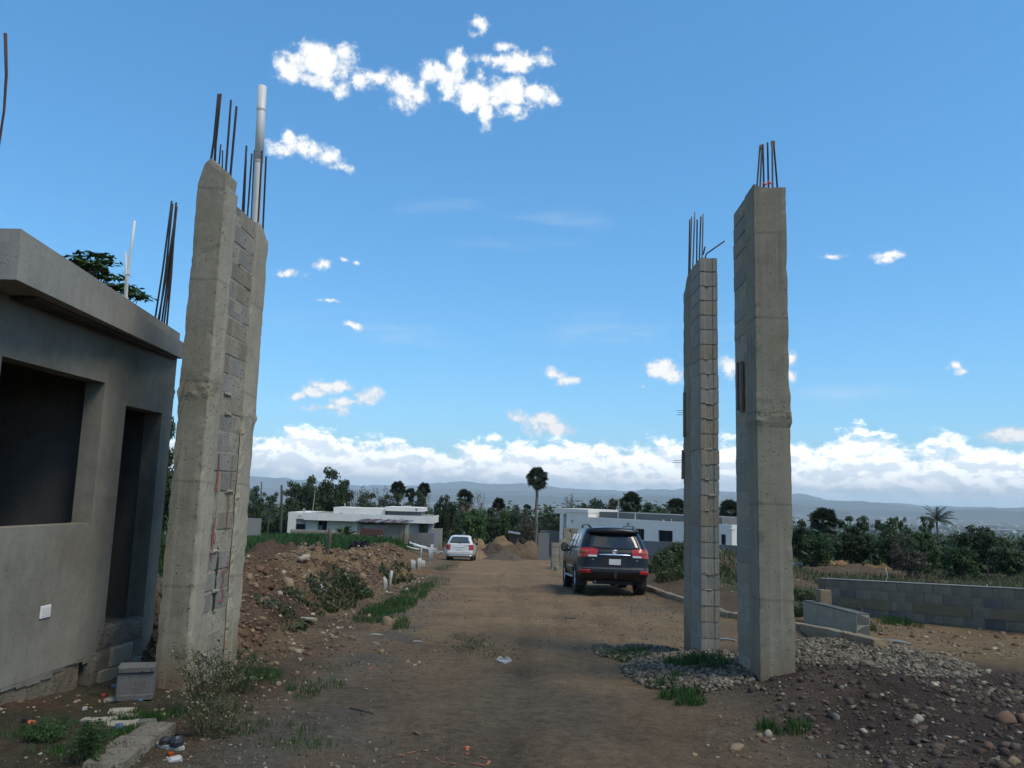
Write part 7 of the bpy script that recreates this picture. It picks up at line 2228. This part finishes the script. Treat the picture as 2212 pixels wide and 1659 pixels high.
# white stakes and pipes left of the road
def stake(px, py0, py1, dx, r, label, lift=0.0):
    b = on(px, py0); h = at(px + dx, py1, b.y)
    m = MB(); m.tube([b - Vector((0, 0, .25)), b.lerp(h, .5) + Vector((.008, 0, 0)), h], r, 8)
    tag(m.build('pvc_stake', M['pvc_old'], smooth=True), label, 'stake', 'white plastic stakes left of the road')
for a in ((829, 1273, 1246, 1, .040, 'thicker of the two short white stakes nearest the turf strip'), (834, 1271, 1250, -1, .034, 'thinner of the two short white stakes nearest the turf strip'), (840, 1267, 1233, 6, .044, 'leaning white stake, tallest of the near three by the turf strip'),
          (732, 1272, 1262, 1, .035, 'tiny white stake among the weeds on the bank'),
          (889, 1230, 1209, 1, .055, 'first white stake of the cluster at the end of the bank'), (893.5, 1230, 1211, 1.5, .05, 'second white stake of the cluster at the end of the bank'), (901, 1231, 1206, 4, .055, 'leaning white stake in the cluster at the end of the bank'),
          (906, 1230, 1205, 2, .05, 'white stake under the tall stake in the cluster'), (911, 1229, 1210, 1, .05, 'short white stake right of the middle of the cluster'), (915, 1228, 1211, 1, .045, 'last white stake on the right of the cluster'),
          (907, 1209, 1180, 4, .055, 'tall white stake behind the cluster'), (927, 1212, 1185, 1, .055, 'left one of three white stakes before the pale gate post'), (930, 1211, 1176, 2, .05, 'middle one of three white stakes before the pale gate post'), (933, 1210, 1176, 1.5, .05, 'right one of three white stakes before the pale gate post')):
    stake(*a)
def pipe_pile():
    rnd = random.Random(6)
    for i, (x0, y0, x1, y1, r, lab) in enumerate(((884, 1171, 911, 1166, .05, 'thin white pipe sloping up on the pipe pile'), (884, 1174, 896, 1174, .07, 'short thick white pipe end at the left of the pile'), (908, 1174, 940, 1175, .08, 'straight pale pipe along the top of the pile'),
            (893, 1177, 921, 1178, .14, 'thickest pale pipe of the pile'), (898, 1181, 924, 1182, .07, 'white pipe lying under the thickest one'), (908, 1182, 944, 1185, .06, 'long white pipe at the right of the pile'), (877, 1180, 906, 1187, .05, 'bent white pipe reaching towards the road'),
            (922, 1184, 957, 1193, .05, 'long white pipe sloping down to the gate post'), (918, 1183, 950, 1195, .04, 'thin white pipe sloping down beside the long one'), (933, 1189, 946, 1196, .04, 'short white pipe near the gate post'), (900, 1171, 926, 1167, .04, 'upper thin white rod crossing the pile'))):
        Y = 57.5 - i * .12
        a, b = at(x0, y0, Y), at(x1, y1, Y - 1.2 if i in (7, 8) else Y)
        a.z = min(a.z, gz(a.x, a.y) + .55); b.z = min(b.z, gz(b.x, b.y) + .55)
        m = MB(); m.tube([a, a.lerp(b, .5) - Vector((0, 0, .03)), b], r, 8)
        tag(m.build('pvc_pipe', M['pvc_old'] if i % 3 else M['pvc'], smooth=True), lab, 'pipe', 'white pipes piled before the grey wall')
    m = MB()
    for k in range(5):
        a = on(964 + k * 1.5, 1188 + k * 2.4); m.add(*rough_box(a.x - .25, a.x + .25, a.y - .2, a.y + .2, a.z - .05, a.z + .25 + .1 * (k % 2), .15, .05, k, .05))
    tag(m.build('white_sack', M['litter']), 'white crumpled sacking beside the left wheel of the white hatchback', 'sack')
pipe_pile()

def bar_and_scraps():
    a, b = on(1565, 1452), on(1502, 1412); a0 = a - Vector((0, 0, .12)); T = at(1500, 1400, 9.9)
    m = MB(); m.tube([a0, a.lerp(T, .08), a.lerp(T, .5) + Vector((0, 0, .02)), T], .011, 6)
    m.tube([a.lerp(T, .06), a.lerp(T, .06) + Vector((.04, -.02, .07))], .006, 5); m.tube([a.lerp(T, .04), a.lerp(T, .04) + Vector((.07, -.03, -.02))], .006, 5)
    tag(m.build('iron_bar', M['steel'], smooth=True), 'iron bar leaning out of the soil against the slimmer pillar', 'bar')
    for (px, ang, lab) in ((1082, .35, 'left one of a pair of white slippers lying on the road'), (1093.5, -.45, 'right one of a pair of white slippers lying on the road')):
        p = on(px, 1432); t = empty('slipper', p + Vector((0, 0, .004)), ang); tag(t, lab, 'slipper', 'pair of white slippers')
        m = MB(); out = []
        for k in range(16):
            an = 2 * math.pi * k / 16; out.append((.042 * math.cos(an) * (1 + .18 * math.sin(an)), .115 * math.sin(an)))
        m.prism(out, (0, 0, .022), u=(1, 0, 0), w=(0, 1, 0)); m.build('sole', M['litter'], t)
        m = MB(); m.tube([(-.042, .03, .012), (-.022, .035, .045), (.0, .04, .055), (.022, .035, .045), (.042, .03, .012)], .011, 5); m.build('strap', M['litter'], t)
    # loose block beside the hut, bits round it
    p = on(292, 1508); t = empty('loose_block', p + Vector((0, 0, .0)), .35); tag(t, 'grooved concrete block standing on end below the hut doorway', 'concrete block')
    me = block_mesh('block', .19, .30, .28, 'block_dark', 3); link('block', me, t, (-.15, -.095, 0))
    m = MB(); m.cbox(-.145, .145, -.112, -.096, .0, .05, .006); m.build('end_rib', M['block_dark'], t)
    m = MB(); m.cbox(-.145, .145, -.112, -.096, .23, .278, .006); m.build('end_rib', M['block_dark'], t)
    rnd = random.Random(14)
    for (px, py, w, l, mt, nm, lab, cat) in ((249, 1484, .05, .03, 'blue', 'bottle', 'crushed blue bottle beside the loose block', 'bottle'), (223, 1505, .02, .02, 'red', 'plastic_scrap', 'red cap on the ground left of the loose block', 'cap'),
        (66, 1566, .03, .025, 'orange', 'plastic_scrap', 'orange plastic scrap on the bare plot', 'scrap'), (57, 1561, .03, .03, 'dark', 'plastic_scrap', 'black plastic scrap touching the orange one', 'scrap'), (452, 1494, .025, .02, 'red', 'plastic_scrap', 'red wrapper caught in the tall weed', 'wrapper'),
        (376, 1644, .05, .03, 'litter', 'paper_scrap', 'white crumpled paper at the bottom beside the rough kerb', 'paper'), (368, 1632, .03, .02, 'lamp_amber', 'plastic_scrap', 'yellow wrapper above the crumpled paper', 'wrapper'),
        (183, 1533, .02, .02, 'litter', 'pebble', 'white pebble in the middle of the bare plot', 'pebble'), (302, 1515, .02, .02, 'blue', 'plastic_scrap', 'blue scrap in front of the loose block', 'scrap'), (258, 1575, .05, .03, 'blue', 'plastic_scrap', 'pale blue plastic scrap near the turf before the hut', 'scrap'),
        (877, 1275, .16, .05, 'litter', 'plastic_bottle', 'clear plastic bottle by the turf strip', 'bottle'), (914, 1262, .06, .04, 'litter', 'paper_scrap', 'white scrap at the far end of the turf strip', 'paper'), (840, 1280, .10, .04, 'litter', 'paper_scrap', 'white shard beside the dull brown rock', 'shard'),
        (1009, 1618, .02, .012, 'orange', 'plastic_scrap', 'small orange scrap on the road at the bottom', 'scrap'), (948, 1471, .012, .006, 'red', 'plastic_scrap', 'tiny red scrap on the road', 'scrap')):
        p = on(px, py); m = MB(); m.add(*rough_box(-w, w, -l, l, -.01, l * 1.1, max(w, l) * .5, l * .35, px, l * .5))
        o = m.build(nm, M[mt], None, loc=p, rot=(0, 0, rnd.uniform(0, 3))); tag(o, lab, cat)
    for i, (px, py, w, l, az, lab) in enumerate(((214, 1557, .13, .05, .1, 'long broken slab lying before the loose block'), (262, 1537, .10, .05, .3, 'broken slab nearest the loose block'), (276, 1550, .09, .04, .2, 'small broken slab right of the long one'), (262, 1568, .12, .05, .25, 'broken slab lowest of the group on the bare plot'),
            (305, 1562, .11, .05, .35, 'dark edged slab piece by the turf'), (255, 1512, .10, .06, .0, 'flat stone against the loose block'), (536, 1466, .12, .05, .7, 'pale slab piece right of the weeds by the left pillar'), (655, 1338, .22, .06, .5, 'grey slab strip on the bank foot'), (812, 1372, .10, .05, -.5, 'pointed grey slab shard near the turf strip'))):
        p = on(px, py); m = MB(); m.add(*rough_box(-w, w, -l, l, -.02, .022, .05, .012, i * 5, .012))
        tag(m.build('slab_shard', M['mortar'] if i != 4 else M['block_dark'], None, loc=p, rot=(rnd.uniform(-.1, .1), rnd.uniform(-.1, .1), az)), lab, 'slab piece', 'broken slab pieces')
    # rough concrete strip and a lost shoe at the lower left
    pts = [on(222, 1668), on(262, 1634), on(300, 1606), on(345, 1575)]
    t = empty('rough_kerb', pts[0]); tag(t, 'rough concrete strip edging the bare plot at the bottom left', 'kerb')
    for k in range(3):
        p, q = pts[k], pts[k + 1]; d = q - p; L = Vector((d.x, d.y, 0)).length
        m = MB(); m.add(*rough_box(-.13, .13, .0, L, -.12, .055, .05, .016, 50 + k, .03)); o = m.build('kerb_stone', M['rough'], t)
        o.location = p - pts[0]; o.rotation_euler = (math.atan2(d.z, L), 0, -math.atan2(d.x, d.y))
    p = on(368, 1618); t = empty('shoe', p, 1.2); tag(t, 'old dark shoe with a white sole by the weeds at the bottom left', 'shoe')
    m = MB(); out = [(.04 * math.cos(a) * (1 + .15 * math.sin(a)), .12 * math.sin(a)) for a in [2 * math.pi * k / 14 for k in range(14)]]
    m.prism(out, (0, 0, .022), u=(1, 0, 0), w=(0, 1, 0)); m.build('sole', M['litter'], t)
    m = MB(); m.lathe([(.045, 0), (.046, .03), (.036, .055), (.022, .07)], 12, 'Z', (0, -.05, .02)); m.lathe([(.042, 0), (.040, .03), (.02, .045), (.001, .05)], 12, 'Z', (0, .05, .02)); m.build('upper', M['frame_dark'], t)
    # sticks
    for i, (x0, y0, x1, y1, r, mt, lab) in enumerate(((1221, 1336, 1246, 1338, .022, 'wood', 'split timber offcut lying in the middle of the road'), (893, 1584, 906, 1590, .012, 'wood', 'crooked stick on the near left of the road'), (756, 1532, 806, 1545, .010, 'wood_dark', 'bent twig on the left verge near the bottom'), (893, 1387, 913, 1388, .010, 'litter', 'thin white rod on the left of the road'),
            (1555, 1383, 1590, 1386, .02, 'litter', 'pale batten beyond the gap between the right pillars'), (1917, 1388, 1965, 1394, .03, 'litter', 'pale board lying on the sandy plot right of the kerb'), (690, 1268, 720, 1305, .035, 'pvc_old', 'white pipe length lying down the bank among the weeds'), (745, 1243, 757, 1262, .03, 'litter', 'white splinter on the bank above the weeds'), (893, 1440, 900, 1437, .008, 'litter', 'short white splinter at the road edge'))):
        a, b = on(x0, y0), on(x1, y1); up = Vector((0, 0, r * .8))
        m = MB(); m.tube([a + up, a.lerp(b, .5) + up * 1.6, b + up], [r, r * .9, r * .6], 5); tag(m.build('stick', M[mt]), lab, 'stick')
    # faded orange spray line on the road surface
    m = MB(); rnd = random.Random(1)
    for seg in (((850, 1637), (880, 1630), (905, 1625), (922, 1624)), ((1009, 1616), (1010, 1640)), ((1000, 1617), (1012, 1617)), ((938, 1640), (952, 1650), (985, 1654)), ((1035, 1638), (1060, 1646), (1050, 1656), (1020, 1652))):
        P = [on(*q) for q in seg]
        for a, b in zip(P[:-1], P[1:]):
            n = max(2, int((b - a).length / .03))
            for k in range(n):
                if rnd.random() < .45: continue
                c = a.lerp(b, k / n); e = a.lerp(b, (k + 1) / n); s = (e - c).cross(Vector((0, 0, 1))).normalized() * rnd.uniform(.004, .012)
                V = []
                for q in (c - s, e - s, e + s, c + s): V.append((q.x, q.y, gz(q.x, q.y) + .007))
                for q in (c - s, e - s, e + s, c + s): V.append((q.x, q.y, gz(q.x, q.y) + .003))
                m.add(V, [(0, 1, 2, 3), (7, 6, 5, 4)])
    tag(m.build('spray_line', m_plain('faded_orange_spray', (.27,.10,.05), .95, 0, .3, 30)), 'faded orange spray marks on the road at the bottom of the view', 'paint mark')
    # pale rubble and dark sheet at the right pillar's edge
    p = on(1722, 1226); t = empty('rubbish_heap', Vector((at(1721, 1220, 40).x, 40, gz(at(1721, 1220, 40).x, 40)))); tag(t, 'pale rubbish heap with a dark sheet, seen right beside the tallest pillar', 'rubbish heap')
    for i in range(7):
        m = MB(); x, y = rnd.uniform(-.3, .35), rnd.uniform(-.3, .3); s = rnd.uniform(.08, .2); m.add(*rough_box(x - s, x + s, y - s, y + s, -.1, .12 + s, .1, .05, i, .05)); m.build('rubble_piece', M['litter'] if i % 2 else M['mortar'], t)
    m = MB(); m.add(*rough_box(-.35, .25, -.25, .25, .30, .62, .1, .05, 9, .06)); m.build('sheet', M['frame_dark'], t)
    # small lean-to in the trees behind the heaps
    q = at(1392, 1135, 74); 
    s_ = empty('lean_to', (at(1283 if False else 1276, 1140, 76).x if False else at(1270, 1140, 76).x, 76, 0))
    bpy.data.objects.remove(s_)
    q = at(1278 - 6, 1140, 74)
bar_and_scraps()
def lean_to():
    q = at(1275, 1139, 72)
    a = at(1272 - 0, 1139, 72)
    # tin roofed shelter seen under the trees right of the road end heaps
    a, b = at(1270 - 1, 1138, 70), at(1290, 1142, 70)
    x0, x1 = at(1101, 1134, 74).x, at(1122, 1140, 74).x
    t = empty('lean_to', (x0, 74, gz(x0, 74) - .1)); tag(t, 'little tin roofed shelter under the trees behind the earth heaps', 'shelter')
    h0, h1 = at(1101, 1150, 74).z - t.location.z, at(1122, 1154, 74).z - t.location.z; w = x1 - x0
    m = MB(); m.add([(-.1, -.3, h0), (w + .1, -.3, h1), (w + .1, 1.2, h1 + .1), (-.1, 1.2, h0 + .1), (-.1, -.3, h0 - .04), (w + .1, -.3, h1 - .04), (w + .1, 1.2, h1 + .06), (-.1, 1.2, h0 + .06)], [(0,1,2,3),(7,6,5,4),(0,4,5,1),(1,5,6,2),(2,6,7,3),(3,7,4,0)]); m.build('roof', M['tin'], t)
    for x, h in ((.05, h0), (w - .05, h1)):
        m = MB(); m.tube([(x, 0, -.2), (x, 0, h - .04)], .05, 6); m.build('post', M['wood_dark'], t)
    m = MB(); m.box(.06, w - .06, .5, .56, -.3, min(h0, h1) - .05); m.build('back_panel', M['wood_dark'], t)
lean_to()
